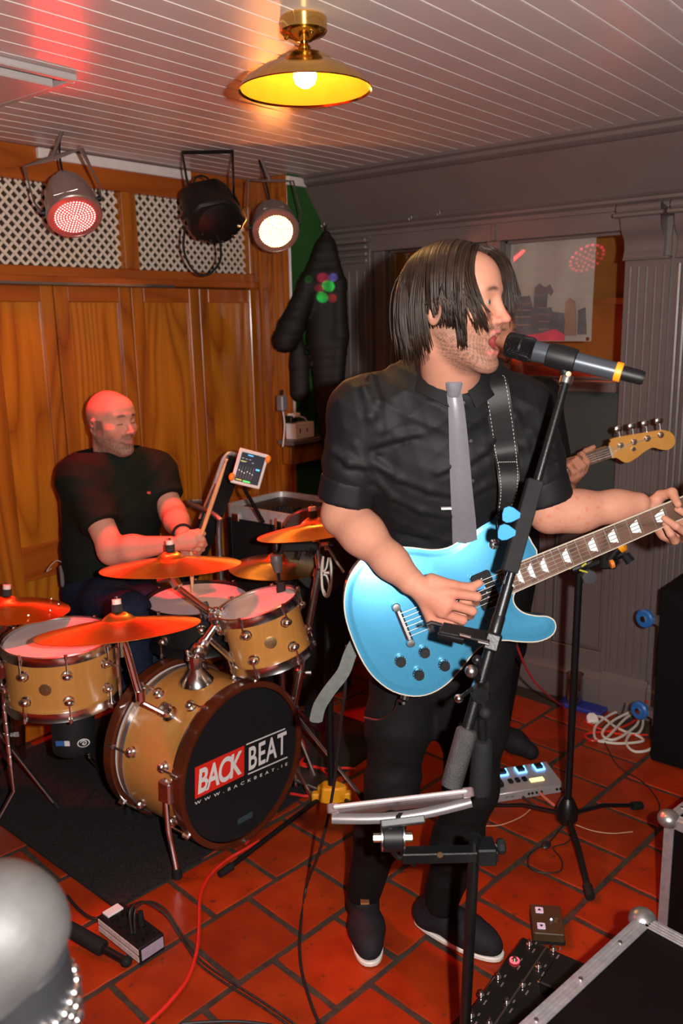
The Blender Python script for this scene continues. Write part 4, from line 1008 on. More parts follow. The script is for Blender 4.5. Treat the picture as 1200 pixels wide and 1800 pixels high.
# ------------------------------------------------------------------ the singer
SKIN = attr_mat('skin', .58, .07, 90, .08, 380, sss=.0, spec=.22)
SKIN_BASE = (0.50, 0.225, 0.148)
h1f = RH*math.sin(math.radians(61))-FH*math.cos(math.radians(61))+UP*.03
H1 = Head(W(803, 534, 1.76), h1f, UP*1.0-h1f*.0, .965)
neckb = W(792, 672, 1.87); neckt = H1.w(0, -.028, -.075)
shR, shL = W(640, 722, 1.89), W(912, 722, 1.93)
elR, wrR = W(603, 905, 1.90), W(722, 1022, 1.735)
elL, wrL = W(966, 900, 1.92), W(1122, 886, 1.915)
pel = W(778, 1120, 2.0); wst = W(778, 980, 1.985); chs = W(782, 800, 1.92); uch = W(786, 728, 1.91)
hipR, hipL = W(715, 1140, 2.0), W(838, 1140, 2.0)
anR = atz(640, 1572, .10); anL = atz(776, 1590, .10)
knR = lerp(hipR, anR, .47)+FH*-.05+RH*.015; knL = lerp(hipL, anL, .47)+FH*-.06+RH*.02
side1 = (shL-shR).normalized(); fwd1 = side1.cross(UP).normalized()    # towards the camera
def hand(F, wrist, palm_pts, fingers, thumb, rw=.03):
    """palm_pts: four knuckles index..little; fingers: lists of further joints; thumb: joints from its root"""
    for i, kx in enumerate(palm_pts):
        F.cone(lerp(Vector(wrist), Vector(kx), .12), kx, .0165, .0115, .014)
    F.cone(lerp(Vector(wrist), palm_pts[1], .35), lerp(palm_pts[1], palm_pts[2], .5), .018, .012, .014)
    for kx, js in zip(palm_pts, fingers):
        P_ = [kx]+js; rs = [.0108, .0098, .0088, .0074][:len(P_)]
        for i in range(len(P_)-1): F.cone(P_[i], P_[i+1], rs[i], rs[i+1], .0035)
    rs = [.0175, .0128, .0110, .0085]
    for i in range(len(thumb)-1): F.cone(thumb[i], thumb[i+1], rs[i], rs[i+1], .006)
Fb = Field(); H1.build(Fb, 'open')
Fb.cone(neckb-UP*.03, neckt, .060, .056, .03); Fb.cone(neckb+fwd1*.02, H1.w(0, .03, -.10), .045, .03, .03)
# arms
Fb.chain([shR-UP*.02, lerp(shR, elR, .6), elR], [.05, .047, .044], .03)
Fb.chain([elR, lerp(elR, wrR, .3), lerp(elR, wrR, .72), wrR], [.046, .046, .034, .029], .03)
Fb.chain([shL-UP*.02, lerp(shL, elL, .6), elL], [.05, .047, .044], .03)
Fb.chain([elL, lerp(elL, wrL, .32)-UP*.004, lerp(elL, wrL, .75), wrL], [.044, .045, .033, .027], .03)
# picking hand
bR = 1.715
kR = [W(797, 1043, bR-.012), W(788, 1061, bR-.014), W(776, 1077, bR-.008), W(758, 1089, bR+.004)]
fR = [[W(838, 1049, bR-.004), W(836, 1058, bR+.028), W(812, 1058, bR+.036)],
      [W(830, 1074, bR-.004), W(826, 1082, bR+.028), W(800, 1078, bR+.036)],
      [W(813, 1090, bR+.002), W(808, 1096, bR+.030), W(786, 1090, bR+.036)],
      [W(791, 1096, bR+.012), W(786, 1100, bR+.034), W(770, 1094, bR+.038)]]
tR = [W(758, 1022, bR+.008), W(797, 1031, bR+.004), W(826, 1034, bR+.012), W(842, 1025, bR+.018)]
hand(Fb, W(735, 1032, bR+.012), kR, fR, tR)
# fretting hand
bL = 1.895
kL = [W(1222, 915, bL+.05), W(1215, 932, bL+.045), W(1200, 945, bL+.045), W(1178, 948, bL+.04)]
fL = [[W(1240, 905, bL-.03), W(1228, 893, bL-.045), W(1212, 884, bL-.03)],
      [W(1228, 920, bL-.035), W(1208, 905, bL-.046), W(1190, 895, bL-.028)],
      [W(1208, 938, bL-.03), W(1188, 925, bL-.045), W(1167, 911, bL-.026)],
      [W(1186, 950, bL-.012), W(1178, 938, bL-.03), W(1168, 922, bL-.024)]]
tL = [W(1140, 892, bL+.03), W(1160, 872, bL+.024), W(1181, 866, bL-.004), W(1191, 886, bL-.036)]
hand(Fb, W(1135, 888, bL+.025), kL, fL, tL)
Fb.cone(W(1150, 900, bL+.045), W(1168, 938, bL+.03), .022, .016, .015)
# trunk and legs under the clothes
Ft = Field()
Ft.chain([pel, wst, chs, uch], [.125, .12, .135, .12], .05, fwd1, .66)
for hp, kn, an in ((hipR, knR, anR), (hipL, knL, anL)): Ft.chain([hp, kn, an], [.07, .045, .034], .04)
Ft.cone(shR-UP*.02, shL-UP*.02, .05, .05, .04); Ft.cone(neckb-UP*.06, uch, .06, .09, .05)
def skin1(P):
    c, L, inh = H1.skin(P, SKIN_BASE, (.45, .12, .1), (.075, .045, .032), .92)
    x, y, z = L.T; ax = np.abs(x)
    # lips, mouth cavity
    m_ = np.exp(-(ax/.026)**6)*((np.exp(-((z+.0605)/.0036)**2)+np.exp(-((z+.1020)/.0048)**2)))*(y > .066)
    c = c*(1-np.clip(m_, 0, 1)[:, None]*.9*inh[:, None])+np.array((.47, .13, .11))*(np.clip(m_, 0, 1)*.9*inh)[:, None]
    cav = inh*(ax < .021)*(np.abs(z+.081) < .0195)*(y < .0785)*(y > .03)
    c[cav > 0] = (.22, .03, .028)
    for s_ in (-1, 1):
        e = inh*(((x-s_*.0315)/.0105)**2+((z+.0018)/.0048)**2 < 1)*(y > .076); c[e > 0] = (.30, .24, .21)
        e = inh*(((x-s_*.0315+.001)/.0045)**2+((z+.0015)/.0048)**2 < 1)*(y > .077); c[e > 0] = (.035, .022, .015)
    red = sstep(.08, .03, np.linalg.norm(P-np.array(kR[1]), axis=1))
    c = c*(1-.28*red[:, None]*np.array((-.1, .45, .4)))
    f_ = np.array(elL-wrL); tt = ((P-np.array(wrL)) @ f_)/(f_ @ f_)
    sp = (wob(P, 300, 11) > .82)*(tt > .45)*(tt < 1.2)*(np.linalg.norm(P-np.array(elL), axis=1) < .16)
    c[sp] = c[sp]*np.array((1.0, .72, .70))
    return c
base1 = V((anR.x+anL.x)/2, (anR.y+anL.y)/2, 0)
lo_h = H1.o-V(.14, .14, .15)
bx = lambda pts, m_: ([min(p[i] for p in pts)-m_ for i in range(3)], [max(p[i] for p in pts)+m_ for i in range(3)])
pieces = []
pieces.append((Fb, [H1.o.x-.13, H1.o.y-.13, H1.o.z-.16], [H1.o.x+.13, H1.o.y+.13, H1.o.z+.13], .0024))
l_, h_ = bx([neckb, neckt], .08); h_[2] = H1.o.z-.158; pieces.append((Fb, l_, h_, .005))
l_, h_ = bx([shR, elR, lerp(elR, wrR, .86)], .06); pieces.append((Fb, l_, h_, .0045))
l_, h_ = bx([wrR]+kR+tR+[f for ff in fR for f in ff], .03); l_[0] -= .0; pieces.append((Fb, l_, h_, .0024))
l_, h_ = bx([shL, elL, lerp(elL, wrL, .84)], .06); pieces.append((Fb, l_, h_, .0045))
l_, h_ = bx([wrL]+kL+tL+[f for ff in fL for f in ff], .024); pieces.append((Fb, l_, h_, .0024))
l_, h_ = bx([anR, anL, shR, shL], .09); pieces.append((Ft, l_, h_, .011))
singer = body_mesh('person', pieces, SKIN, None, base1, skin1, 1)
tag(singer, 'singer in black shirt and grey tie playing a blue electric guitar', 'person')
P1 = singer
# teeth
TOOTH = mat('teeth', (.62, .56, .46), .3)
part(MB().tube([H1.w(.016*math.sin(a), .066+.013*math.cos(a), -.0660) for a in np.linspace(-1.3, 1.3, 12)], .0032*.9, 6, flat=.005, up=UP), 'teeth', TOOTH, P1)
part(MB().sph(H1.w(0, .058, -.096), (.015, .018, .006), None, 10, 7), 'tongue', mat('tongue', (.42, .1, .09), .35), P1)
# ---- shirt
SHIRT = mat('black_shirt', (0.0056, 0.0051, 0.006), .66, 0, .12, 120, .05, 500, spec=.28)
Fs = Field()
Fs.chain([pel-UP*.03, wst, chs, uch], [.165, .150, .176, .160], .05, fwd1, .64)
Fs.cone(shR-UP*.012, shL-UP*.012, .066, .066, .06); Fs.cone(neckb-UP*.045, uch-UP*.03, .072, .12, .06)
for a, b in ((shR, -1), (shL, 1)): Fs.cone(neckb-UP*.045, a+UP*.004, .058, .06, .06)
cfR = lerp(shR, elR, .80); cfL = lerp(shL, elL, .83)
Fs.cone(shR-UP*.01, lerp(shR, elR, .45), .070, .066, .045); Fs.cone(lerp(shR, elR, .45), cfR, .066, .062, .03, cap=True)
Fs.cone(shL-UP*.01, lerp(shL, elL, .45), .069, .064, .045); Fs.cone(lerp(shL, elL, .45), cfL, .064, .060, .03, cap=True)
sd_ = np.array(side1)
fadeS = lambda X, Y, Z: 1.0
Fs.add(folds(.0042, [((30*side1.x, 30*side1.y, 62.0), 1.0), ((-38*side1.x, -38*side1.y, 50.0), .8), ((85*side1.x, 85*side1.y, 18.0), .4)], .35, 9.0, 5), (-9, -9, -9), (9, 9, 9), .02, 'd')
# drawn creases: from the armpits, across the belly
def crease(F, pts, r, k=.012): 
    for i in range(len(pts)-1): F.cone(pts[i], pts[i+1], r, r, k, 's')
Fs.cone(neckb+UP*.018+fwd1*.006, neckb+UP*.2, .066, .075, .006, 's')
Fs2 = Field()          # rolled cuffs
dR = (elR-shR).normalized(); dL = (elL-shL).normalized()
def chestpt(px, py, eps=.006):
    """march the pixel ray to the shirt surface"""
    d = ray(px, py); d = d/d.dot(FH); ts_ = np.linspace(1.5, 2.1, 240).astype(np.float32)
    P = np.array([list(CAM+d*float(t)) for t in ts_], np.float32)
    for p, t in zip(P, ts_):
        v = Fs.eval(p[0:1], p[1:2], p[2:3])[0, 0, 0]
        if v < eps: return Vector([float(q) for q in p])
    return CAM+d*1.85
CREASES = [[(651, 669), (664, 715), (669, 765), (664, 800)], [(640, 690), (652, 740), (655, 790)], [(655, 822), (700, 848), (755, 868), (789, 876)], [(668, 786), (700, 776), (735, 770)], [(755, 692), (782, 706), (806, 724)], [(770, 838), (802, 824)], [(822, 822), (850, 800), (872, 778)], [(660, 850), (690, 880), (740, 905), (790, 915)], [(826, 880), (850, 862), (880, 850)], [(700, 935), (750, 948)], [(625, 790), (640, 830), (650, 850)], [(585, 800), (615, 822), (640, 826)], [(930, 770), (950, 800), (975, 812)], [(905, 740), (922, 790), (930, 840)]]
cr_pts = [[chestpt(x, y, .002) for x, y in c] for c in CREASES]
for c in cr_pts:
    for i in range(len(c)-1): Fs.cone(c[i]-FH*.001, c[i+1]-FH*.001, .0035, .0045, .014, 's')
    for i in range(len(c)-1): Fs.cone(c[i]+FH*.004+UP*.011, c[i+1]+FH*.004+UP*.011, .006, .006, .016)
l_, h_ = bx([pel-UP*.05, shR, shL, cfR, cfL], .17); h_[2] = neckb.z+.05; l_[2] = pel.z-.14
shirt = body_mesh('shirt', [(Fs, l_, h_, .0042)], SHIRT, P1, base1, None, 1, label='black button-up shirt with rolled sleeves')
for nm, c, d, r in (('cuff', cfR, dR, .0665), ('cuff', cfL, dL, .063)):
    F_ = Field(); F_.cone(c-d*.045, c+d*.012, r+.001, r, .01); F_.add(folds(.004, [((70, 30, 20), 1), ((20, 60, 40), .7)], .5, 9, 8), (-9,)*3, (9,)*3, .02, 'd')
    F_.cut(c+d*.018, d); F_.cut(c-d*.040, -d)
    l_, h_ = bx([c], .1); body_mesh(nm, [(F_, l_, h_, .005)], SHIRT, shirt, base1, None, 1)
# collar: two leaves standing round the neck
def strip(pts_top, pts_bot, th=.003):
    mb = MB(); n = len(pts_top); vs_ = []
    cen = sum((Vector(p) for p in pts_top), Vector())/n
    for p, q in zip(pts_top, pts_bot):
        p, q = Vector(p), Vector(q); nn = V(p.x-neckb.x, p.y-neckb.y, 0).normalized()*th
        vs_ += [p, q, q+nn, p+nn]
    fs_ = []
    for i in range(n-1):
        a = i*4; b = a+4
        for j in range(4): fs_.append((a+j, a+(j+1) % 4, b+(j+1) % 4, b+j))
    fs_ += [(0, 1, 2, 3), tuple((n-1)*4+j for j in (3, 2, 1, 0))]
    return mb.add(vs_, fs_)
knot = W(797, 676, 1.772)
nc = neckb+UP*.012
for s_ in (-1, 1):
    T_, B_ = [], []
    for i in range(13):
        t_ = i/12; a = math.pi*(1-t_)*1.0                 # from the nape to the front
        d = fwd1*(-math.cos(a))*-1.0*1.0
        dirv = (fwd1*math.cos(a)+side1*s_*math.sin(a))
        rr = .069+.004*math.sin(a)
        top_ = nc+dirv*rr+UP*(.066-.052*t_**1.5); bot_ = nc+dirv*(rr+.014+.016*t_**2)-UP*(.012+.045*t_**3)+side1*s_*.028*t_**3
        T_.append(top_); B_.append(bot_)
    part(strip(T_, B_), 'collar_leaf', SHIRT, shirt, angle=60)
# ---- tie
TIE = mat('grey_satin_tie', (0.15, 0.143, 0.16), .38, 0, .06, 90, .03, 300, sheen=.2)
tie_px = [(798, 690, 13), (802, 720, 14.5), (806, 780, 17), (810, 850, 19), (815, 915, 21), (817, 955, 22), (818, 972, 21.5)]
tie = MB(); rows = []
for (x, y, hw_) in tie_px:
    c = chestpt(x, y, .010); rt_ = RH*(hw_/F*(c-CAM).dot(_f)); rows.append([c-rt_, c-rt_*.5-FH*.004, c-FH*.006, c+rt_*.5-FH*.004, c+rt_, c+rt_*.8+FH*.006, c+FH*.004, c-rt_*.8+FH*.006])
tie.ring(rows); tie_o = part(tie, 'tie', TIE, P1, angle=50)
kc = chestpt(797, 684, .012)
part(MB().ring([[kc+UP*.016+RH*x*.021+FH*y*.012-FH*.008 for x, y in ((-1, 0), (-.6, -1), (.6, -1), (1, 0), (.6, 1), (-.6, 1))], [kc-UP*.016+RH*x*.013+FH*y*.011-FH*.006 for x, y in ((-1, 0), (-.6, -1), (.6, -1), (1, 0), (.6, 1), (-.6, 1))]]), 'tie_knot', TIE, tie_o, .003)
part(MB().box((0, 0, 0), (.022, .004, .012), frame(-FH, RH, chestpt(800, 893, .016)-RH*.02)), 'tie_tag', WHITEP, tie_o)
for (x, y) in ((814, 708), (827, 775), (830, 845), (833, 912)):
    c = chestpt(x, y, .003); part(MB().lathe([(0, .0022), (.004, .002), (.0052, .001), (.0052, -.002)], 12, frame(-FH, RH, c-FH*.002)), 'shirt_button', BLACKP, shirt)
# ---- trousers and shoes
TROU = mat('black_trousers', (0.0062, 0.0055, 0.006), .75, 0, .15, 80, .05, 400, spec=.15)
Fp = Field()
Fp.chain([pel+UP*.0, pel+UP*.12], [.168, .165], .05, fwd1, .66)
for hp, kn, an, r0 in ((hipR, knR, anR, 1), (hipL, knL, anL, 1)):
    Fp.chain([hp-UP*.01, lerp(hp, kn, .55), kn, lerp(kn, an, .45), an+UP*.015], [.092, .078, .063, .060, .049], .045)
Fp.add(folds(.0035, [((20, 10, 52), 1.0), ((-30, 20, 40), .8)], .8, 8, 21), (-9,)*3, (9,)*3, .02, 'd')
Fp.cut(anR-UP*.015, -UP); 
l_, h_ = bx([pel+UP*.1, anR, anL, hipR, hipL], .13); body_mesh('trousers', [(Fp, l_, h_, .0065)], TROU, P1, base1, None, 1)
SHOE = mat('dark_suede', (0.0125, 0.011, 0.0135), .75, 0, .2, 60, .08, 400, spec=.2); SOLE = mat('white_sole', (.68, .62, .56), .5)
def shoe(heel, toe, an, tab):
    heel, toe = Vector(heel), Vector(toe); d = (toe-heel); L = d.length; d.normalize(); s_ = d.cross(UP)
    F_ = Field()
    F_.chain([heel+d*.045+UP*.045, heel+d*.14+UP*.045, heel+d*(L-.055)+UP*.036], [.038, .041, .036], .03)
    F_.cone(heel+d*(L-.09)+UP*.04, heel+d*(L-.03)+UP*.028, .044, .024, .03)
    F_.chain([heel+d*.055+UP*.05, an+UP*.03], [.042, .046], .03)
    F_.cut(heel+UP*.016, -UP)
    l_, h_ = bx([heel, toe, an+UP*.03], .07); o = body_mesh('shoe', [(F_, l_, h_, .004)], SHOE, P1, base1, None, 1)
    pts = []
    for i in range(28):
        a = 2*math.pi*i/28; u_ = math.cos(a); v_ = math.sin(a)
        wd_ = .042*(1+.18*u_)*(abs(v_)**.8)*(1 if v_ >= 0 else -1); pts.append(heel+d*(L/2+u_*L/2)+s_*wd_)
    part(MB().add([p+UP*.001 for p in pts]+[p+UP*.015 for p in pts], [tuple(range(27, -1, -1)), tuple(range(28, 56))]+[(i, (i+1) % 28, 28+(i+1) % 28, 28+i) for i in range(28)]), 'sole', SOLE, o, .003)
    if tab: part(MB().box((0, 0, 0), (.024, .005, .034), frame(-FH+UP*.2, RH, an+UP*.022-FH*.058)), 'leather_tab', mat('tan_leather', (.22, .09, .03), .6), o, .001)
    return o
shoe(atz(634, 1590, 0), atz(652, 1702, 0), anR, True)
shoe(atz(728, 1618, 0), atz(884, 1688, 0), anL, False)
# ---- hair
HAIRM = mat('dark_brown_hair', (0.024, 0.0125, 0.0075), .42, 0, .5, 30, spec=.3)
rh_ = random.Random(5)
hairmb = MB()
def ellp(u, sc=1.0):  # on the enlarged skull from a direction
    return Vector((u.x*.0765*sc, -.014+u.y*.099*sc, .030+u.z*.0885*sc))
def strand(path, w0):
    P_ = [H1.w(*p) for p in spline(path, 2)]; n = len(P_)
    rs = [w0*(.75+.5*math.sin(math.pi*min(1, i/n*1.15)))*(1 if i < n*.7 else max(.12, 1-(i-n*.7)/(n*.3)*.9)) for i in range(n)]
    hairmb.tube(P_, rs, 4, flat=[r*.4 for r in rs])
for k in range(1500):
    side = 1 if rh_.random() < .60 else -1
    yb = rh_.uniform(-.085, .036 if side > 0 else .058)                              # where on the parting it springs from
    off = rh_.uniform(1.02, 1.13)
    back = max(0.0, (-.02-yb)/.065)                             # 0 side .. 1 nape
    front = max(0.0, (yb-.02)/.042) if side < 0 else 0.0
    path = []
    y_ = (yb+.014)/.099
    for i in range(6):
        th = i/5*math.radians(100)
        r_ = math.sqrt(max(.02, 1-y_*y_))
        u = Vector((side*math.sin(th)*r_*(1-.35*back), y_-back*.35*math.sin(th), math.cos(th)*r_))
        if front: u.y -= front*.10*math.sin(th)
        q = ellp(u.normalized() if u.length > 1 else u, off+.02*math.sin(th))
        if i == 0: q.x = side*rh_.uniform(.0, .006)
        path.append(q)
    zend = rh_.uniform(-.095, -.035)-back*.03 - (.0 if back else .0)
    last = path[-1]
    if front > .1: zend = rh_.uniform(-.055, .0)
    ear = (yb > -.05 and yb < .02)
    if ear: zend = rh_.uniform(-.05, -.016)
    inw = .010*back
    nst = 4
    for i in range(1, nst+1):
        t_ = i/nst; z_ = last.z+(zend-last.z)*t_
        path.append(Vector((last.x*(1-.10*t_*t_)+rh_.uniform(-.002, .002), last.y+(.012*front+.004)*t_+rh_.uniform(-.002, .002)-.004*back*t_, z_)))
    strand(path, rh_.uniform(.0017, .0034))
# front locks: falling from the parting across the near temple, and beyond the far brow
def lock(pts, n, w0, sp):
    for i in range(n):
        o_ = Vector((rh_.gauss(0, sp*.5), rh_.gauss(0, sp), rh_.gauss(0, sp*.5)))
        e_ = rh_.uniform(-.022, .018)
        strand([Vector(p)+o_*(.35+j/(len(pts)-1)*.8)+(Vector((0, 0, e_)) if j == len(pts)-1 else Vector()) for j, p in enumerate(pts)], w0*rh_.uniform(.7, 1.2))
lock([(.002, .035, .117), (.035, .038, .098), (.062, .040, .060), (.070, .052, .015), (.064, .074, -.042)], 60, .0022, .0075)
lock([(.003, .045, .113), (.038, .048, .090), (.062, .051, .052), (.067, .063, .01), (.060, .084, -.040)], 36, .0019, .005)
lock([(.002, .025, .117), (.048, .024, .090), (.072, .022, .045), (.079, .018, .0), (.076, .020, -.032)], 60, .0022, .009)
lock([(-.002, .062, .109), (-.030, .084, .092), (-.052, .092, .060), (-.064, .094, .015), (-.066, .098, -.032)], 50, .0021, .006)
lock([(-.002, .050, .113), (-.035, .070, .090), (-.06, .072, .05), (-.072, .06, .0), (-.074, .05, -.03)], 45, .0022, .008)
lock([(.012, -.03, .117), (.058, -.045, .085), (.077, -.052, .03), (.078, -.054, -.03), (.070, -.050, -.088)], 80, .0022, .010)
lock([(.006, -.06, .108), (.045, -.082, .07), (.062, -.085, .01), (.062, -.082, -.05), (.054, -.074, -.108)], 90, .0022, .011)
lock([(.0, -.08, .095), (.015, -.108, .05), (.02, -.112, .0), (.02, -.105, -.05), (.018, -.092, -.105)], 90, .0022, .014)
hair = part(hairmb, 'hair', HAIRM, P1, angle=180, label='straight dark brown chin-length hair')
Fh = Field(); Fh.ell(H1.w(0, -.016, .034), (.0775*.965, .0985*.965, .0885*.965), H1.Rn, .01)
Fh.cone(H1.w(0, -.075, .02), H1.w(0, -.068, -.06), .055, .04, .03)
Fh.cut(H1.w(0, .040, .06), H1.R @ V(0, 1, -.55)); Fh.cut(H1.w(0, .0, -.02), H1.R @ V(0, .9, -1.0))
l_, h_ = bx([H1.o], .14); body_mesh('hair_cap', [(Fh, l_, h_, .004)], HAIRM, hair, base1, None, 0)
# ------------------------------------------------------------------ blue electric guitar
BLUE = mat('metallic_blue_paint', (0.085, 0.40, 0.66), .26, .55, .04, 200, coat=.8)
BIND = mat('cream_binding', (.50, .44, .34), .4); ROSE = wood('rosewood', (0.055, 0.022, 0.012), (0.15, 0.068, 0.04), 0, 8, .45, 5, .1)
g0 = W(622, 1131, 1.80); g1 = W(1190, 892, 1.90)
gx = (g1-g0).normalized(); gz = (-FH*.98+UP*.14); gz = (gz-gx*gz.dot(gx)).normalized(); gy = gz.cross(gx)
MG = Matrix((gx, gy, gz)).transposed().to_4x4(); MG.translation = g0
gs = (g1-g0).length/.757        # distance of that neck point from the butt, in guitar metres
MG = MG @ Matrix.Scale(gs, 4)
guitar = thing('electric_guitar', 'metallic blue single-cutaway electric guitar held by the singer', 'guitar', g0)
out = [(0, 0), (.003, .05), (.014, .09), (.038, .129), (.075, .156), (.112, .165), (.152, .159), (.192, .141), (.228, .121), (.262, .112), (.295, .117), (.328, .130), (.358, .138), (.388, .134), (.412, .115), (.428, .085), (.434, .05), (.434, .022),
       (.392, -.022), (.366, -.030), (.352, -.044), (.351, -.062), (.362, -.082), (.384, -.098), (.406, -.109), (.417, -.124), (.413, -.142), (.396, -.153), (.366, -.152), (.332, -.138), (.298, -.120), (.262, -.112), (.228, -.121), (.192, -.141), (.152, -.159), (.112, -.165), (.075, -.156), (.038, -.129), (.014, -.09), (.003, -.05)]
O2 = [(p.x, p.y) for p in spline([V(a, b, 0) for a, b in out], 3, True)]
n = len(O2)
def inset(poly, d):
    m_ = len(poly); res = []
    for i in range(m_):
        a, b = Vector(poly[i-2]), Vector(poly[(i+2) % m_]); t_ = (b-a).normalized(); res.append((poly[i][0]-t_.y*-d*-1, poly[i][1]+t_.x*-d*-1*-1))
    return res
def inset(poly, d):
    m_ = len(poly); res = []
    for i in range(m_):
        a, b = Vector(poly[i-2]), Vector(poly[(i+2) % m_]); t_ = (b-a).normalized(); nn = Vector((t_.y, -t_.x))      # outline runs clockwise: inner side
        res.append((poly[i][0]+nn.x*d, poly[i][1]+nn.y*d))
    return res
rings = [([(x, y, -.046) for x, y in inset(O2, .004)]), [(x, y, -.042) for x, y in O2], [(x, y, -.004) for x, y in O2]]
side_mb = MB(); side_mb.ring([[MG @ V(*p) for p in r] for r in rings], caps=False); side_mb.add([MG @ V(*p) for p in rings[0]], [tuple(range(n-1, -1, -1))])
body = part(side_mb, 'body', BLUE, guitar, angle=40)
bn = MB(); bn.ring([[MG @ V(*p) for p in [(x, y, -.005) for x, y in O2]], [MG @ V(*p) for p in [(x*1.0, y*1.0, -.0002) for x, y in inset(O2, -.0008)]], [MG @ V(*p) for p in [(x, y, .0002) for x, y in inset(O2, .0019)]]], caps=False)
part(bn, 'binding', BIND, body)
c0 = Vector((.20, 0))
def carve(z, d): return [(x, y, z) for x, y in inset(O2, d)]
tops = [carve(.0, .0018), carve(.0003, .006), carve(.0012, .011), carve(.0022, .015), carve(.0028, .0185)]
tm_ = MB(); tm_.ring([[MG @ V(*p) for p in r] for r in tops], caps=False)
tm_.add([MG @ V(*p) for p in tops[-1]], [tuple(range(n))])
part(tm_, 'carved_top', BLUE, body, angle=70)
def gp(x, y, z): return MG @ V(x, y, z)
def gbox(c, d, rz_=0.0): return MB().box((0, 0, 0), d, MG @ Matrix.Translation(c) @ Matrix.Rotation(rz_, 4, 'Z'))
# neck and fretboard
NUT, BR = .79, .162; SL = NUT-BR
def hw(x): return lerp(.0285, .0215, (x-.32)/(NUT-.32))
fx0 = NUT-SL*(1-2**(-22.4/12))
nk = MB()
prof = lambda x, d: [gp(x, hw(x)*math.cos(a), .017-(d*math.sin(a))) for a in np.linspace(0, math.pi, 9)]
MAHN = mat('neck_blue_paint', (0.05, 0.20, 0.33), .3, .3, .05)
nk.ring([prof(x, d) for x, d in ((.36, .02), (.45, .017), (.6, .016), (NUT+.01, .016))]); part(nk, 'neck', MAHN, guitar)
fb = MB(); fb.add([gp(x, y*hw(x), z) for x in (fx0, NUT) for y in (-1, 1) for z in (.0165, .0215)], [(0, 1, 3, 2), (4, 6, 7, 5), (0, 4, 5, 1), (2, 3, 7, 6), (0, 2, 6, 4), (1, 5, 7, 3)])
fbo = part(fb, 'fretboard', ROSE, guitar, 0.0006)
for s_ in (-1, 1):
    part(MB().tube([gp(fx0, s_*hw(fx0), .0205), gp(NUT, s_*hw(NUT), .0205)], .0017, 6), 'binding', BIND, fbo)
FRET = mat('fret_wire', (.85, .82, .75), .2, 1.0)
fpos = [NUT-SL*(1-2**(-k/12)) for k in range(23)]
for k in range(1, 23):
    x = fpos[k]; part(MB().tube([gp(x, -hw(x)*.98, .0218), gp(x, hw(x)*.98, .0218)], .0013, 6), 'fret', FRET, fbo)
PEARL = mat('pearl_inlay', (.82, .80, .78), .3, 0, .08, 60)
for k in (3, 5, 7, 9, 12, 15, 17, 19, 21):
    a, b = fpos[k], fpos[k-1]; w_ = (b-a); cx = (a+b)/2; q = hw(cx)
    pts = [(cx-w_*.33, -q*.62), (cx+w_*.33, -q*.62), (cx+w_*.20, q*.62), (cx-w_*.20, q*.62)]
    pts = [(cx-w_*.34, q*.30), (cx-w_*.34, -q*.34), (cx+w_*.34, -q*.66), (cx+w_*.34, q*.64)]
    part(MB().prism(pts, .0213, .0218, MG), 'inlay', PEARL, fbo)
part(gbox((NUT+.002, 0, .021), (.005, .044, .006)), 'nut', BIND, guitar)
hd = [(NUT+.004, .022), (NUT+.03, .036), (NUT+.16, .043), (NUT+.185, .03), (NUT+.178, .008), (NUT+.19, 0), (NUT+.178, -.008), (NUT+.185, -.03), (NUT+.16, -.043), (NUT+.03, -.036), (NUT+.004, -.022)]
hs = part(MB().prism(hd, .002, .018, MG), 'headstock', BLACKP, guitar, .001)
for k in range(3):
    for s_ in (-1, 1): part(MB().cyl(gp(NUT+.05+.045*k, s_*.03, .018), gp(NUT+.05+.045*k, s_*.03, .03), .004, n=8), 'tuner_post', CHROME, hs)
# hardware
PB = mat('pickup_black', (.012, .012, .013), .25, coat=.3)
for x in (.215, .300):
    o = part(MB().prism([(x+dx, dy) for dx, dy in ((-.018, -.040), (.018, -.040), (.022, -.036), (.022, .036), (.018, .040), (-.018, .040), (-.022, .036), (-.022, -.036))], .012, .0235, MG), 'pickup', PB, guitar, .0015)
    for k in range(6): part(MB().lathe([(0, .001), (.0025, .0006), (.003, -.001)], 8, MG @ Matrix.Translation((x, -.026+.0104*k, .0235))), 'pole_screw', CHROME, o)
o = part(MB().prism([(.105, -.042), (.118, -.042), (.118, .042), (.105, .042)], .016, .027, MG), 'tailpiece', STEEL, guitar, .004)
for s_ in (-1, 1): part(MB().lathe([(.009, 0), (.009, .013), (.0075, .016), (0, .0165)], 14, MG @ Matrix.Translation((.1105, s_*.041, .014))), 'stud', CHROME, o)
o = part(MB().prism([(.156, -.038), (.168, -.038), (.168, .038), (.156, .038)], .016, .027, MG), 'bridge', CHROME, guitar, .002)
for k in range(6): part(gbox((.162, -.026+.0104*k, .028), (.009, .005, .004)), 'saddle', CHROME, o)
STR = mat('string_steel', (.22, .20, .18), .45, 1.0)
for k in range(6):
    y0_, y1_ = -.026+.0104*k, -.0175+.007*k; r_ = .0006+.0004*k/5
    part(MB().tube([gp(.112, y0_, .027), gp(.162, y0_, .0295), gp(NUT, y1_, .0245), gp(NUT+.05, y1_*1.3, .022)], r_, 5), 'string', STR, guitar)
SPK = mat('knob_black', (.010, .010, .011), .3)
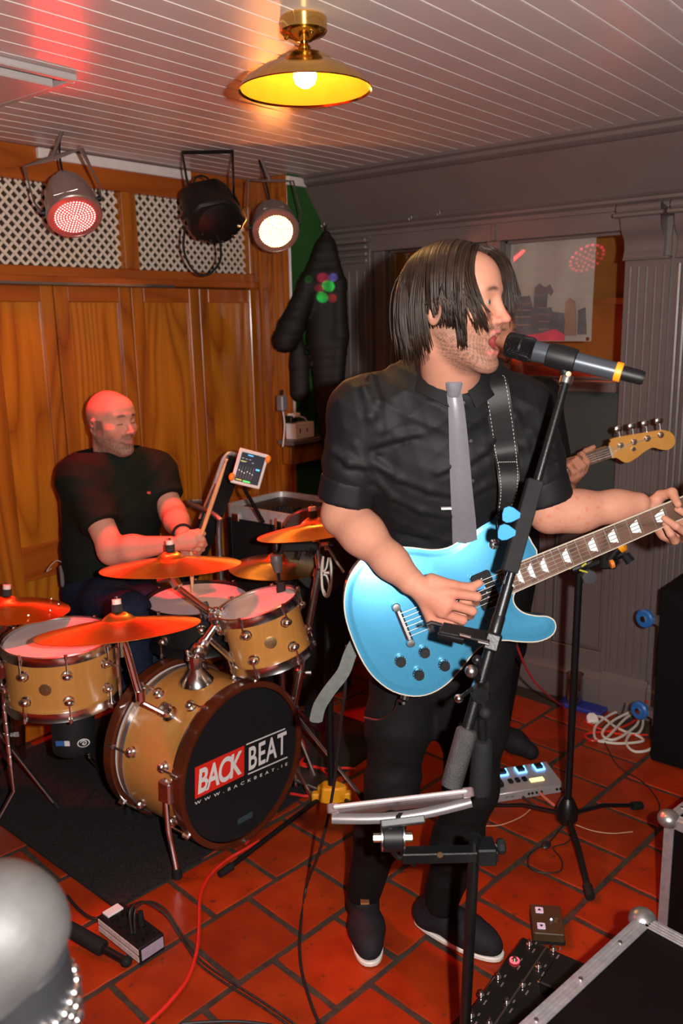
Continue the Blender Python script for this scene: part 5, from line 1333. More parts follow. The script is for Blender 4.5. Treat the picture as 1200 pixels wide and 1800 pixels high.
for px, py in ((704, 1163), (746, 1147), (736, 1186), (781, 1170)):
    d = ray(px, py); Mi = MG.inverted(); o_, dd = Mi @ CAM, (Mi.to_3x3() @ d); tt = (.012-o_.z)/dd.z; q = o_+dd*tt
    k_ = part(MB().lathe([(.0125, 0), (.0125, .004), (.0105, .016), (.0095, .018), (0, .018)], 24, MG @ Matrix.Translation((q.x, q.y, .006))), 'knob', SPK, guitar)
    for j in range(14):
        a = 2*math.pi*j/14; part(MB().box((0, 0, 0), (.0032, .0008, .0006), MG @ Matrix.Translation((q.x+.0107*math.cos(a), q.y+.0107*math.sin(a), .0185-.003)) @ Matrix.Rotation(a, 4, 'Z')), 'tick', WHITEP, k_)
sw = MG.inverted() @ CAM; d = MG.inverted().to_3x3() @ ray(869, 957); tt = (.01-sw.z)/d.z; q = sw+d*tt
o = part(MB().lathe([(.011, 0), (.011, .003), (.006, .006), (.005, .01), (0, .0105)], 16, MG @ Matrix.Translation((q.x, q.y, .002))), 'toggle_switch', CHROME, guitar)
part(MB().tube([gp(q.x, q.y, .01), gp(q.x+.008, q.y-.004, .024)], .003, 8), 'switch_tip', BLACKP, o)
jk = gp(.03, -.125, -.02)
part(MB().cyl(gp(.062, -.150, -.022), gp(.055, -.160, -.022), .010, n=12), 'jack_plate', CHROME, guitar)
sb = gp(.40, .125, -.022)
part(MB().cyl(sb, gp(.412, .140, -.022), .005, .008, 10), 'strap_button', CHROME, guitar)
# plectrum
pk = MB().prism([(0, .013), (.009, .009), (.011, .002), (.003, -.012), (-.003, -.012), (-.011, .002), (-.009, .009)], -.0005, .0005, frame(-FH, RH*.3+UP, W(842, 1030, bR+.024)))
PICK = mat('blue_pick', (.05, .28, .60), .4)
single(pk, 'plectrum', PICK, 'blue plectrum pinched in the singer\'s right hand', 'plectrum')
# strap
LEA = mat('black_leather', (.006, .0057, .006), .5, 0, .2, 80, .03, 260, spec=.35)
STI = mat('white_stitching', (.60, .57, .52), .7)
strap = thing('guitar_strap', 'black leather guitar strap with white stitching over the singer\'s shoulder', 'strap', chestpt(880, 760, .012))
ctr = [W(862, 626, 1.975), W(864, 640, 1.93)]+[chestpt(x, y, .011) for x, y in ((868, 662), (875, 705), (882, 750), (888, 795))]
wd2 = [22, 22, 22.5, 22.5, 22.5, 22]
ctr += [W(893, 830, 1.79), W(893, 865, 1.785), W(884, 905, 1.80), W(884, 940, 1.815)]; wd2 += [20, 17, 10, 9]
def ribbon(ctr, wds, th, nrm=None):
    mb = MB(); rows = []
    for i, (c, w_) in enumerate(zip(ctr, wds)):
        t_ = (ctr[min(i+1, len(ctr)-1)]-ctr[max(i-1, 0)]).normalized(); nn = nrm or -FH
        s_ = t_.cross(nn).normalized(); n2 = s_.cross(t_).normalized(); hwid = w_/F*(c-CAM).dot(_f)
        rows.append([c-s_*hwid+n2*th, c+s_*hwid+n2*th, c+s_*hwid-n2*th, c-s_*hwid-n2*th])
    mb.ring(rows); return mb, rows
cs2 = spline(ctr, 4); ws2 = [float(np.interp(i/4, range(len(wd2)), wd2)) for i in range(len(cs2))]
mb, rows = ribbon(cs2, ws2, .0022); so = part(mb, 'band', LEA, strap, angle=50)
mb = MB()
for a_, b_, in ((0, 1), (1, 0)):
    ed = [lerp(r[a_], r[b_], .10) for r in rows[4:34]]; ed = [p-FH*.0012 for p in spline(ed, 5)]
    ed2 = [lerp(r[3-a_], r[3-b_], .10) for r in rows[4:34]]; ed2 = [p-FH*.0012 for p in spline(ed2, 5)]
    for e in (ed, ed2):
        for i in range(0, len(e)-2, 3): mb.tube([e[i], e[i+1], e[i+2]-(e[i+2]-e[i+1])*.4], .0006, 4)
for r in (rows[22],):
    for k in range(10): mb.tube([lerp(r[2], r[3], .1+.08*k)-FH*.0015, lerp(r[2], r[3], .14+.08*k)-FH*.0015], .0008, 4); mb.tube([lerp(r[0], r[1], .1+.08*k)-FH*.0015, lerp(r[0], r[1], .14+.08*k)-FH*.0015], .0008, 4)
part(mb, 'stitching', STI, so, kind='stuff')
GRYS = mat('grey_suede', (.10, .11, .10), .8, 0, .15, 80)
tl_ = [W(628, 1125, 1.88), W(615, 1150, 1.87), W(603, 1182, 1.86), W(580, 1212, 1.85), (W(562, 1240, 1.85)), W(556, 1262, 1.85), W(555, 1270, 1.85)]
tl_ = spline(tl_, 4); mb, _ = ribbon(tl_, [11.5]*(len(tl_)-3)+[11, 9.5, 5], .0016); part(mb, 'strap_tail', GRYS, strap, label='grey suede underside of the hanging strap tail')
# guitar lead
RED = mat('red_cable', (.62, .02, .012), .4); BLK = mat('black_cable', (.012, .012, .013), .45)
j0 = gp(.05, -.168, -.022)
single(MB().tube(spline([j0, W(700, 1232, 1.87), W(692, 1250, 1.90), W(668, 1266, 1.93), W(640, 1262, 1.96)], 8), .0035, 7), 'guitar_lead', BLK, 'short black guitar lead looping behind the singer\'s thigh', 'cable')
# ------------------------------------------------------------------ the drummer
h2f = RH*math.sin(math.radians(55))-FH*math.cos(math.radians(55))+UP*.02
H2 = Head(W(197, 741, 3.15), h2f, UP-h2f*.02, .975)
n2b = W(196, 812, 3.17); n2t = H2.w(0, -.028, -.075)
s2R, s2L = W(143, 842, 3.08), W(272, 832, 3.26)
e2R, w2R = W(197, 968, 2.93), W(298, 957, 2.86); e2L, w2L = W(305, 905, 3.17), W(322, 940, 2.98)
p2 = W(190, 1035, 3.22); c2 = W(200, 890, 3.18); u2 = W(200, 840, 3.18)
h2R, h2L = W(160, 1045, 3.17), W(228, 1040, 3.28)
k2R, k2L = W(228, 1078, 2.80), W(262, 1066, 3.02)
a2R = V(k2R.x, k2R.y, .10)+FH*.03; a2L = V(k2L.x, k2L.y, .10)+FH*.0
sd2 = (s2L-s2R).normalized(); fw2 = sd2.cross(UP).normalized()
F2 = Field(); H2.build(F2, 'closed', 1.05, 1.06)
F2.cone(n2b-UP*.03, n2t, .064, .060, .03); F2.cone(n2b+fw2*.02, H2.w(0, .02, -.10), .05, .034, .03)
F2.chain([s2R, e2R], [.055, .046], .03); F2.chain([e2R, lerp(e2R, w2R, .35), w2R], [.047, .045, .029], .03)
F2.chain([s2L, e2L], [.055, .046], .03); F2.chain([e2L, lerp(e2L, w2L, .35), w2L], [.046, .044, .029], .03)
b2_ = 2.85
k2r = [W(338, 944, b2_), W(341, 950, b2_-.005), W(340, 957, b2_-.002), W(335, 963, b2_+.005)]
f2r = [[W(352, 941, b2_+.01), W(358, 950, b2_+.035), W(350, 955, b2_+.05)], [W(356, 948, b2_+.01), W(360, 957, b2_+.035), W(350, 960, b2_+.05)],
       [W(354, 957, b2_+.012), W(356, 965, b2_+.036), W(346, 966, b2_+.05)], [W(348, 965, b2_+.018), W(350, 971, b2_+.036), W(342, 970, b2_+.05)]]
hand(F2, w2R, k2r, f2r, [W(315, 948, b2_+.0), W(334, 938, b2_+.01), W(348, 935, b2_+.02), W(358, 938, b2_+.03)])
b3_ = 2.98
k2l = [W(335, 958, b3_), W(331, 962, b3_-.01), W(326, 966, b3_-.01), W(322, 968, b3_-.005)]
f2l = [[p+V(0, 0, -.03)+FH*.01, p+V(0, 0, -.045)+FH*.03, p+V(0, 0, -.03)+FH*.045] for p in k2l]
hand(F2, w2L, k2l, f2l, [lerp(w2L, k2l[0], .3)+RH*.02, k2l[0]+RH*.02-UP*.01, k2l[0]+RH*.02-UP*.04, k2l[0]+RH*.01-UP*.055])
Ft2 = Field(); Ft2.chain([p2, c2, u2], [.13, .13, .11], .05, fw2, .75)
for a, b, c in ((h2R, k2R, a2R), (h2L, k2L, a2L)): Ft2.chain([a, b, c], [.07, .05, .036], .04)
GREYST = (.075, .052, .042)
def skin2(P):
    c, L, inh = H2.skin(P, (.50, .245, .175), (.4, .12, .1), GREYST, 1.0, shave=.22)
    x, y, z = L.T; ax = np.abs(x)
    m_ = np.exp(-(ax/.022)**6)*np.exp(-((z+.0735)/.007)**2)*(y > .074)
    c = c*(1-np.clip(m_, 0, 1)[:, None]*.8*inh[:, None])+np.array((.42, .14, .12))*(np.clip(m_, 0, 1)*.8*inh)[:, None]
    gm = np.exp(-(ax/.028)**4)*sstep(-.092, -.105, z)*(y > .03)*inh*(.5+.5*wob(P, 1200, 9)); c = c*(1-.55*gm[:, None])+np.array((.30, .26, .24))*.55*gm[:, None]
    e = inh*((np.abs(ax-.0315)/.012)**2+((z+.006)/.0016)**2 < 1)*(y > .07); c[e > 0] = (.08, .04, .03)
    ir = inh*((x-.083)**2/.012**2+(y+.012)**2/.008**2+(z+.012)**2/.010**2 < 1)
    return c
base2 = V(p2.x, p2.y, 0)
pc = [(F2, [H2.o.x-.13, H2.o.y-.13, H2.o.z-.15], [H2.o.x+.13, H2.o.y+.13, H2.o.z+.13], .0032)]
l_, h_ = bx([n2b, n2t], .085); h_[2] = H2.o.z-.148; pc.append((F2, l_, h_, .006))
l_, h_ = bx([s2R, e2R, lerp(e2R, w2R, .8)], .06); pc.append((F2, l_, h_, .0055))
l_, h_ = bx([w2R]+k2r+[f for ff in f2r for f in ff], .03); pc.append((F2, l_, h_, .0032))
l_, h_ = bx([s2L, e2L, lerp(e2L, w2L, .8)], .06); pc.append((F2, l_, h_, .0055))
l_, h_ = bx([w2L]+k2l+[f for ff in f2l for f in ff], .03); pc.append((F2, l_, h_, .0032))
l_, h_ = bx([p2, c2, u2, k2R, k2L, a2R, a2L], .12); pc.append((Ft2, l_, h_, .012))
P2 = body_mesh('person', pc, SKIN, None, base2, skin2, 1)
tag(P2, 'bald bearded drummer in dark green T-shirt seated behind the kit', 'person')
TEE = mat('dark_green_cotton', (.0055, .0092, .006), .8, 0, .15, 90, .06, 500, spec=.15)
Fs3 = Field(); Fs3.chain([p2+UP*.0, lerp(p2, c2, .5), c2, u2], [.172, .176, .182, .155], .06, fw2, .74)
Fs3.cone(s2R-UP*.005, s2L-UP*.005, .07, .07, .07)
for a in (s2R, s2L): Fs3.cone(n2b-UP*.05, a+UP*.002, .062, .066, .06)
for a, b, t_ in ((s2R, e2R, .66), (s2L, e2L, .62)): Fs3.cone(a, lerp(a, b, t_), .078, .072, .045, cap=True)
Fs3.add(folds(.004, [((20, 12, 45), 1), ((-26, 20, 38), .8)], .5, 8, 31), (-9,)*3, (9,)*3, .02, 'd')
Fs3.cone(n2b+UP*.012+fw2*.006, n2b+UP*.2, .068, .075, .006, 's')
l_, h_ = bx([p2, s2R, s2L, lerp(s2R, e2R, .7), lerp(s2L, e2L, .7)], .19); h_[2] = n2b.z+.05; l_[2] = p2.z-.12
sh2 = body_mesh('t_shirt', [(Fs3, l_, h_, .006)], TEE, P2, base2, None, 1)
def ring_pts(c, nrm, r, n_=28, sq=1.0, ax=None):
    M_ = frame(nrm, ax, c); return [M_ @ V(r*math.cos(2*math.pi*i/n_), r*sq*math.sin(2*math.pi*i/n_), 0) for i in range(n_)]
part(MB().tube(ring_pts(n2b+UP*.012, UP+fw2*.28, .073, 28), .007, 8, True), 'neck_rib', TEE, sh2)
lg_ = W(262, 866, 3.0)
def surf_hit(F_, px, py, b0=2.6, b1=3.5, eps=.002):
    d = ray(px, py); d = d/d.dot(FH)
    for t_ in np.linspace(b0, b1, 300):
        p = CAM+d*float(t_)
        if F_.eval(np.array([p.x], np.float32), np.array([p.y], np.float32), np.array([p.z], np.float32))[0, 0, 0] < eps: return p
    return CAM+d*b1
part(MB().box((0, 0, 0), (.015, .009, .004), frame(-FH, RH, surf_hit(Fs3, 261, 866))), 'chest_logo', mat('red_tab', (.6, .05, .03), .5), sh2, label='small red chest logo')
JEAN = mat('blue_denim', (.010, .014, .032), .8, 0, .3, 60, .1, 400, spec=.15)
Fj = Field(); Fj.chain([p2-UP*.02, p2+UP*.08], [.165, .172], .05, fw2, .78)
for a, b, c in ((h2R, k2R, a2R), (h2L, k2L, a2L)): Fj.chain([a, lerp(a, b, .5), b, lerp(b, c, .5), c], [.10, .088, .068, .062, .054], .045)
Fj.add(folds(.004, [((30, 20, 40), 1), ((-30, 25, 30), .8)], .6, 8, 41), (-9,)*3, (9,)*3, .02, 'd')
l_, h_ = bx([p2, h2R, h2L, k2R, k2L, a2R, a2L], .13); body_mesh('jeans', [(Fj, l_, h_, .008)], JEAN, P2, base2, None, 1)
for a in (a2R, a2L):
    F_ = Field(); d = (-FH*.9+RH*.3).normalized(); hl_ = V(a.x, a.y, .012); F_.chain([hl_-d*.03+UP*.05, hl_+d*.1+UP*.04, hl_+d*.2+UP*.03], [.04, .042, .03], .03); F_.cone(a, a-UP*.03, .04, .042, .03); F_.cut(hl_, -UP)
    l_, h_ = bx([hl_-d*.08, hl_+d*.25, a], .08); body_mesh('shoe', [(F_, l_, h_, .007)], SHOE, P2, base2)
part(MB().tube(ring_pts(lerp(e2L, w2L, .93), w2L-e2L, .033, 20), .006, 8, True), 'wristband', RUBBER, P2)
em = H2.w(.088, -.008, -.012); part(MB().sph(em, .008, None, 10, 7), 'earpiece', mat('grey_earpiece', (.12, .10, .09), .4), P2)
# belt pack clipped at his back, stool
bp0 = W(120, 1012, 3.12)
t = thing('belt_pack', 'grey receiver pack clipped to the drummer\'s belt', 'receiver', bp0)
part(MB().box((0, 0, 0), (.022, .06, .085), rotz(YAW, bp0)), 'body', mat('pack_grey', (.16, .15, .15), .4, .3), t, .004)
part(MB().tube(spline([bp0+UP*.04, bp0+UP*.06-RH*.04, bp0+UP*.02-RH*.08, bp0+UP*.03-RH*.06], 6), .0018, 5), 'wire', mat('thin_wire', (.4, .35, .3), .5), t)
st = thing('drum_stool', 'round black drum stool under the drummer', 'stool', V(p2.x, p2.y, 0.009))
zs = p2.z-.13
part(MB().lathe([(0, zs-.07), (.16, zs-.068), (.175, zs-.05), (.175, zs-.018), (.16, zs), (0, zs+.004)], 32, Matrix.Translation((p2.x, p2.y, 0))), 'seat', LEA if 'LEA' in globals() else BLACKP, st)
part(MB().cyl(V(p2.x, p2.y, .2), V(p2.x, p2.y, zs-.06), .016, n=12), 'post', CHROME, st)
for k in range(3):
    a = 2*math.pi*k/3; d = V(math.cos(a), math.sin(a), 0); part(MB().tube([V(p2.x, p2.y, .33), V(p2.x, p2.y, .02)+d*.24], .010, 8), 'leg', CHROME, st)
# drumsticks
SW = wood('hickory', (.50, .28, .11), (.64, .40, .18), 2, 6, .5, 4, .1)
def stick(a, b, label):
    a, b = Vector(a), Vector(b); L_ = (b-a).length
    single(MB().lathe([(0, 0), (.006, .002), (.0072, .01), (.0072, L_*.72), (.004, L_-.02), (.0032, L_-.012), (.0048, L_-.007), (.0045, L_-.002), (0, L_)], 12, frame(b-a, None, a)), 'drumstick', SW, label, 'drumstick', 'drumsticks', loc=a)
stick(W(345, 965, 2.86), W(399, 806, 2.86), 'pale drumstick raised in the drummer\'s right hand')
stick(W(336, 955, 2.975), W(338, 1042, 2.905), 'drumstick pointing down at the snare head')

# ------------------------------------------------------------------ the bass player, mostly hidden behind the singer
bB = 3.02
H3 = Head(W(862, 592, bB), RH*.55-FH*.85, UP, .97)
n3b = W(862, 668, bB+.02); s3R, s3L = W(785, 700, bB), W(950, 700, bB+.03)
e3L, w3L = W(985, 862, bB-.02), W(1004, 838, bB-.06)
e3R, w3R = W(760, 850, bB-.05), W(830, 905, bB-.2)
p3 = W(868, 960, bB+.02); c3 = W(866, 770, bB+.02)
a3R, a3L = V(*(atz(805, 1268, .1))), V(*(atz(872, 1268, .1)))
h3R, h3L = W(835, 985, bB+.02), W(900, 985, bB+.02)
k3R, k3L = lerp(h3R, a3R, .48)-FH*.03, lerp(h3L, a3L, .48)-FH*.03
F3 = Field(); H3.build(F3, 'closed'); F3.cone(n3b-UP*.03, H3.w(0, -.028, -.075), .06, .056, .03)
F3.chain([s3L, e3L, w3L], [.05, .042, .027], .03); F3.chain([s3R, e3R, w3R], [.05, .042, .027], .03)
k3 = [W(1026, 828, bB-.105), W(1020, 832, bB-.11), W(1013, 836, bB-.11), W(1006, 841, bB-.105)]
f3 = [[W(1033, 812, bB-.12), W(1023, 797, bB-.118), W(1017, 799, bB-.100)], [W(1026, 818, bB-.125), W(1014, 806, bB-.120), W(1008, 806, bB-.1)],
      [W(1018, 824, bB-.125), W(1008, 811, bB-.12), W(1001, 811, bB-.1)], [W(1008, 830, bB-.12), W(1000, 818, bB-.118), W(994, 816, bB-.1)]]
hand(F3, w3L, k3, f3, [w3L+UP*.01, W(1016, 808, bB-.06), W(1030, 793, bB-.07), W(1043, 786, bB-.08)])
F3.cone(W(1008, 838, bB-.085), W(1022, 820, bB-.095), .022, .018, .015)
Ft3 = Field(); Ft3.chain([p3, c3], [.12, .13], .05)
for a, b, c in ((h3R, k3R, a3R), (h3L, k3L, a3L)): Ft3.chain([a, b, c], [.07, .05, .035], .04)
base3 = V(p3.x, p3.y, 0); pc = []
pc.append((F3, [H3.o.x-.13, H3.o.y-.13, H3.o.z-.16], [H3.o.x+.13, H3.o.y+.13, H3.o.z+.13], .005))
l_, h_ = bx([n3b], .08); pc.append((F3, l_, h_, .007))
l_, h_ = bx([s3L, e3L], .06); pc.append((F3, l_, h_, .007))
l_, h_ = bx([w3L]+k3+[f for ff in f3 for f in ff], .03); pc.append((F3, l_, h_, .0032))
l_, h_ = bx([s3R, e3R, w3R], .06); pc.append((F3, l_, h_, .007))
l_, h_ = bx([p3, c3, a3R, a3L], .12); pc.append((Ft3, l_, h_, .012))
P3 = body_mesh('person', pc, SKIN, None, base3, lambda P: H3.skin(P, (.50, .22, .14), (.4, .1, .1), (.05, .03, .02), .6)[0], 1)
tag(P3, 'bass player in black, hidden behind the singer except for his fretting hand', 'person')
Fs4 = Field(); Fs4.chain([p3, c3, n3b-UP*.09], [.165, .175, .13], .05, FH, .7); Fs4.cone(s3R, s3L, .066, .066, .06)
for a, b in ((s3R, e3R), (s3L, e3L)): Fs4.cone(a, lerp(a, b, .75), .07, .06, .04)
l_, h_ = bx([p3, s3R, s3L, e3R, e3L], .18); h_[2] = n3b.z+.02; body_mesh('shirt', [(Fs4, l_, h_, .009)], SHIRT, P3, base3)
Fp4 = Field()
for a, b, c in ((h3R, k3R, a3R), (h3L, k3L, a3L)): Fp4.chain([a, b, c], [.10, .07, .055], .04)
l_, h_ = bx([h3R, h3L, a3R, a3L], .12); body_mesh('trousers', [(Fp4, l_, h_, .01)], TROU, P3, base3)
for a in (a3R, a3L):
    F_ = Field(); d = (-FH*.8+RH*.6).normalized(); hl_ = V(a.x, a.y, .012); F_.chain([hl_-d*.03+UP*.05, hl_+d*.1+UP*.04, hl_+d*.18+UP*.03], [.04, .042, .03], .03); F_.cone(a, a-UP*.03, .04, .042, .03); F_.cut(hl_, -UP)
    l_, h_ = bx([hl_-d*.08, hl_+d*.25, a], .08); body_mesh('shoe', [(F_, l_, h_, .007)], SHOE, P3, base3)
Fh3 = Field(); Fh3.ell(H3.w(0, -.02, .035), (.083, .104, .094), H3.Rn, .01); Fh3.cut(H3.w(0, .062, .05), H3.R @ V(0, 1, -.5)); Fh3.cut(H3.w(0, .0, -.035), H3.R @ V(0, .5, -1.0))
l_, h_ = bx([H3.o], .15); body_mesh('hair', [(Fh3, l_, h_, .006)], HAIRM if 'HAIRM' in globals() else BLACKP, P3, base3)
# ---- his bass guitar
MAPN = mat('amber_maple_headstock', (.62, .29, .055), .35, 0, .08, 12, coat=.4)
q0_, q1_ = W(985, 823, bB-.09), W(1072, 794, bB-.10)
bxd = (q1_-q0_).normalized(); bzd = (-FH+UP*.05); bzd = (bzd-bxd*bzd.dot(bxd)).normalized(); byd = bzd.cross(bxd)
MBs = Matrix((bxd, byd, bzd)).transposed().to_4x4(); MBs.translation = q1_
bass = thing('bass_guitar', 'bass guitar with amber maple headstock, played behind the singer', 'guitar', q1_)
part(MB().prism([(-.86, -.031), (0, -.0215), (0, .0215), (-.86, .031)], -.022, -.004, MBs), 'neck', MAPN, bass, .006)
fbm = part(MB().prism([(-.78, -.030), (0, -.0215), (0, .0215), (-.78, .030)], -.004, .002, MBs), 'fretboard', ROSE if 'ROSE' in globals() else BLACKP, bass)
part(MB().box((.002, 0, .002), (.005, .042, .006), MBs), 'nut', BIND if 'BIND' in globals() else WHITEP, bass)
for k in range(1, 12):
    x = -.864*(1-2**(-k/12)); part(MB().tube([MBs @ V(x, -.022, .0022), MBs @ V(x, .022, .0022)], .0013, 5), 'fret', CHROME, fbm)
hdp = [(.0, -.0215), (.018, -.026), (.040, -.046), (.058, -.050), (.085, -.040), (.120, -.022), (.145, -.016), (.165, -.026), (.190, -.034), (.212, -.026), (.222, -.004), (.214, .020), (.195, .034), (.165, .040), (.02, .044), (.008, .034), (0, .0215)]
hsp = [(p.x, p.y) for p in spline([V(a, b, 0) for a, b in hdp], 3, True)]
MBh = MBs @ Matrix.Rotation(-.13, 4, 'Z')
hso = part(MB().prism(hsp, -.016, -.001, MBh), 'headstock', MAPN, bass, .001)
for k in range(4):
    x = .038+.046*k
    part(MB().cyl(MBh @ V(x, .014+.003*k, -.001), MBh @ V(x, .014+.003*k, .016), .0075, .006, 12), 'tuning_post', CHROME, hso)
    part(MB().lathe([(.011, 0), (.011, .002), (.0085, .004)], 14, MBh @ Matrix.Translation((x, .014+.003*k, -.001))), 'bushing', CHROME, hso)
    part(MB().cyl(MBh @ V(x+.004, .036, -.010), MBh @ V(x+.004, .062, -.010), .004, n=8), 'tuner_shaft', CHROME, hso)
    part(MB().sph((x+.004, .070, -.010), (.016, .013, .004), MBh, 12, 8), 'tuner_key', CHROME, hso)
    part(MB().tube([MBs @ V(-.8, -.012+.008*k, .006), MBs @ V(0, -.012+.008*k, .005), MBh @ V(x, .012+.003*k, .008)], .0008, 5), 'string', STR if 'STR' in globals() else CHROME, bass)
part(MB().cyl(MBh @ V(.078, -.006, -.001), MBh @ V(.078, -.006, .010), .007, n=12), 'string_tree', CHROME, hso)
bo = [(-1.2, 0), (-1.19, .08), (-1.12, .15), (-1.02, .14), (-.94, .11), (-.86, .13), (-.76, .16), (-.72, .14), (-.8, .07), (-.86, .03), (-.86, -.03), (-.82, -.08), (-.78, -.11), (-.82, -.13), (-.9, -.12), (-.98, -.12), (-1.08, -.16), (-1.17, -.12)]
part(MB().prism([(p.x, p.y) for p in spline([V(a, b, 0) for a, b in bo], 3, True)], -.04, .0, MBs), 'body', mat('bass_black', (.02, .02, .02), .3, coat=.6), bass, .004)
# ------------------------------------------------------------------ singer's microphone stand
bS = 1.50
pT = W(845, 1262, bS); pB0 = W(817, 1800, bS+.0); dv = (pB0-pT).normalized(); pB = pT+dv*((pT.z-.03)/-dv.z)
ms = thing('microphone_stand', 'black boom microphone stand in front of the singer', 'mic stand', V(pB.x, pB.y, 0))
part(MB().lathe([(0, 0), (.10, 0), (.10, .012), (.09, .022), (.03, .03), (.022, .05), (0, .05)], 36, Matrix.Translation((pB.x, pB.y, 0))), 'base', BLACKM, ms)
part(MB().cyl(pB, lerp(pB, pT, .72), .0115, n=14), 'lower_tube', BLACKM, ms)
gA, gB = W(848, 1302, bS), W(843, 1394, bS)
part(MB().lathe([(.011, 0), (.0205, .002), (.0215, .02), (.0195, .1), (.017, .112), (.011, .114)], 20, frame(gA-gB, None, gB)), 'height_clutch', RUBBER, ms, angle=50)
part(MB().cyl(gA, pT+UP*.03, .009, n=12), 'upper_tube', BLACKM, ms)
q0, q1 = W(792, 1384, bS-.03), W(996, 664, 1.655)
bd = (q1-q0).normalized(); BLn = (q1-q0).length
bpt = lambda px, py: q0+bd*((W(px, py, bS)-q0).dot(bd))
cwE = q0+bd*.115
part(MB().lathe([(0, 0), (.0195, .001), (.0205, .006), (.0205, .11), (.017, .115), (.009, .117)], 20, frame(bd, None, q0)), 'counterweight', mat('knurled_grip', (.045, .042, .042), .55, .2, .2, 40, .5, 420), ms, angle=50)
part(MB().cyl(cwE, q0+bd*.40, .0112, n=14), 'boom_sleeve', BLACKM, ms)
part(MB().cyl(q0+bd*.38, q1, .0082, n=12), 'boom_rod', BLACKM, ms)
pv = bpt(852, 1205)
part(MB().lathe([(0, -.022), (.016, -.022), (.019, -.012), (.019, .012), (.016, .022), (0, .022)], 16, frame(FH+RH*.2, None, lerp(pT+UP*.03, pv, .6))), 'swivel', BLACKM, ms)
for px, py, r_, mt_ in ((828, 1180, .012, STEEL), (852, 1253, .012, RUBBER), (806, 1228, .0085, CHROME), (838, 1160, .009, BLACKM)):
    c = W(px, py, bS-.02); part(MB().cyl(c, lerp(c, pv, .75), r_*.45, n=8), 'bolt', BLACKM, ms)
    part(MB().sph(c, r_, None, 12, 8), 'knob', mt_, ms)
part(MB().lathe([(0, 0), (.0125, .002), (.0125, .05), (.0095, .055), (0, .056)], 14, frame(bd, None, bpt(862, 1130))), 'sleeve_collar', BLACKM, ms)
# small accessory shelf clamped to the boom
s0, s1 = W(776, 1097, bS+.05), W(862, 1128, bS+.02)
sx = (s1-s0).normalized()
ah = thing('accessory_holder', 'flat black clip-on holder on the boom before the guitar', 'holder', s1)
part(MB().box((0, 0, 0), ((s1-s0).length, .035, .006), frame(UP*.9-FH*.25, sx, lerp(s0, s1, .5))), 'tray', BLACKM, ah, .002)
part(MB().box((0, 0, 0), (.03, .03, .035), frame(bd, sx, s1+RH*.004)), 'clamp', BLACKM, ah, .004)
part(MB().tube([s0-UP*.002, s0-RH*.02+UP*.004, s0-RH*.028+UP*.0], .004, 8), 'hook', BLACKM, ah)
for px, py in ((818, 1118), (850, 1130)): part(MB().box((0, 0, 0), (.022, .006, .004), frame(UP-FH*.4, sx, W(px, py, bS-.0))), 'metal_tab', CHROME, ah, .001)
part(MB().cyl(W(770, 1112, bS+.06), W(815, 1122, bS+.05), .010, .013, 12), 'arm', BLACKM, ah)
# plectrum holder strip
h0, h1 = bpt(905, 1008), bpt(944, 832)
hx = frame(bd, RH, lerp(h0, h1, .5))
ph = single(MB().box((-.007, 0.0, 0), (.030, .026, (h1-h0).length), hx @ Matrix.Translation((0, -.010, 0))), 'plectrum_holder', RUBBER, 'long black plectrum holder on the boom with a ribbed grip', 'holder', bevel=.002, loc=h0)
for px, py in ((900, 905), (892, 936)):
    c = W(px, py, 1.545)
    single(MB().prism([(0, .019), (.010, .017), (.0135, .009), (.012, .0), (.004, -.015), (-.004, -.015), (-.012, .0), (-.0135, .009), (-.010, .017)], -.0005, .0005, frame(-FH+RH*.1, RH, c) @ Matrix.Rotation(1.45, 4, 'Z') @ Matrix.Diagonal((1.15, 1, 1, 1))), 'plectrum', PICK,
           'blue plectrum stuck in the holder, %s one' % ('upper' if py < 920 else 'lower'), 'plectrum', 'plectra in the holder')
# microphone
m0, m1 = W(888, 604, 1.70), W(1103, 658, 1.615)
mx_ = (m1-m0).normalized(); Lm = (m1-m0).length; MM = frame(mx_, UP, m0)
mic = thing('microphone', 'dark grey wireless microphone with orange ring at the singer\'s mouth', 'microphone', lerp(m0, m1, .5))
u = Lm/.268
def mesh_grille():
    mt = mat('grille_mesh', (.012, .012, .013), .38, .6, .2, 40); nt = mt.node_tree; N = nt.nodes; L = nt.links
    w1 = N.new('ShaderNodeTexWave'); w1.inputs['Scale'].default_value = 160; w1.bands_direction = 'X'; w2 = N.new('ShaderNodeTexWave'); w2.inputs['Scale'].default_value = 160; w2.bands_direction = 'Z'
    tc = N.new('ShaderNodeTexCoord'); L.new(tc.outputs['Object'], w1.inputs[0]); L.new(tc.outputs['Object'], w2.inputs[0])
    a = N.new('ShaderNodeMath'); L.new(w1.outputs['Fac'], a.inputs[0]); L.new(w2.outputs['Fac'], a.inputs[1]); bp = N.new('ShaderNodeBump'); bp.inputs['Strength'].default_value = .8; bp.inputs['Distance'].default_value = .002
    L.new(a.outputs[0], bp.inputs['Height']); L.new(bp.outputs[0], N['Principled BSDF'].inputs['Normal']); return mt
GR = mesh_grille(); MBODY = mat('mic_blue_grey', (.075, .085, .10), .32, .5, .05, 90)
part(MB().lathe([(0, 0), (.018, .0005), (.0235, .004), (.0245, .010), (.0245, .030), (.0225, .0315), (.0245, .033), (.0245, .052), (.0205, .058), (0, .058)], 28, MM), 'grille', GR, mic)
part(MB().lathe([(.0248, .029), (.0252, .0295), (.0252, .0335), (.0248, .034)], 28, MM), 'grille_band', BLACKM, mic)
bdy = part(MB().lathe([(0, .056), (.0198, .057), (.0202, .06), (.0186, .12), (.0176, .16), (.0170, .218), (0, .219)], 28, MM), 'body', MBODY, mic)
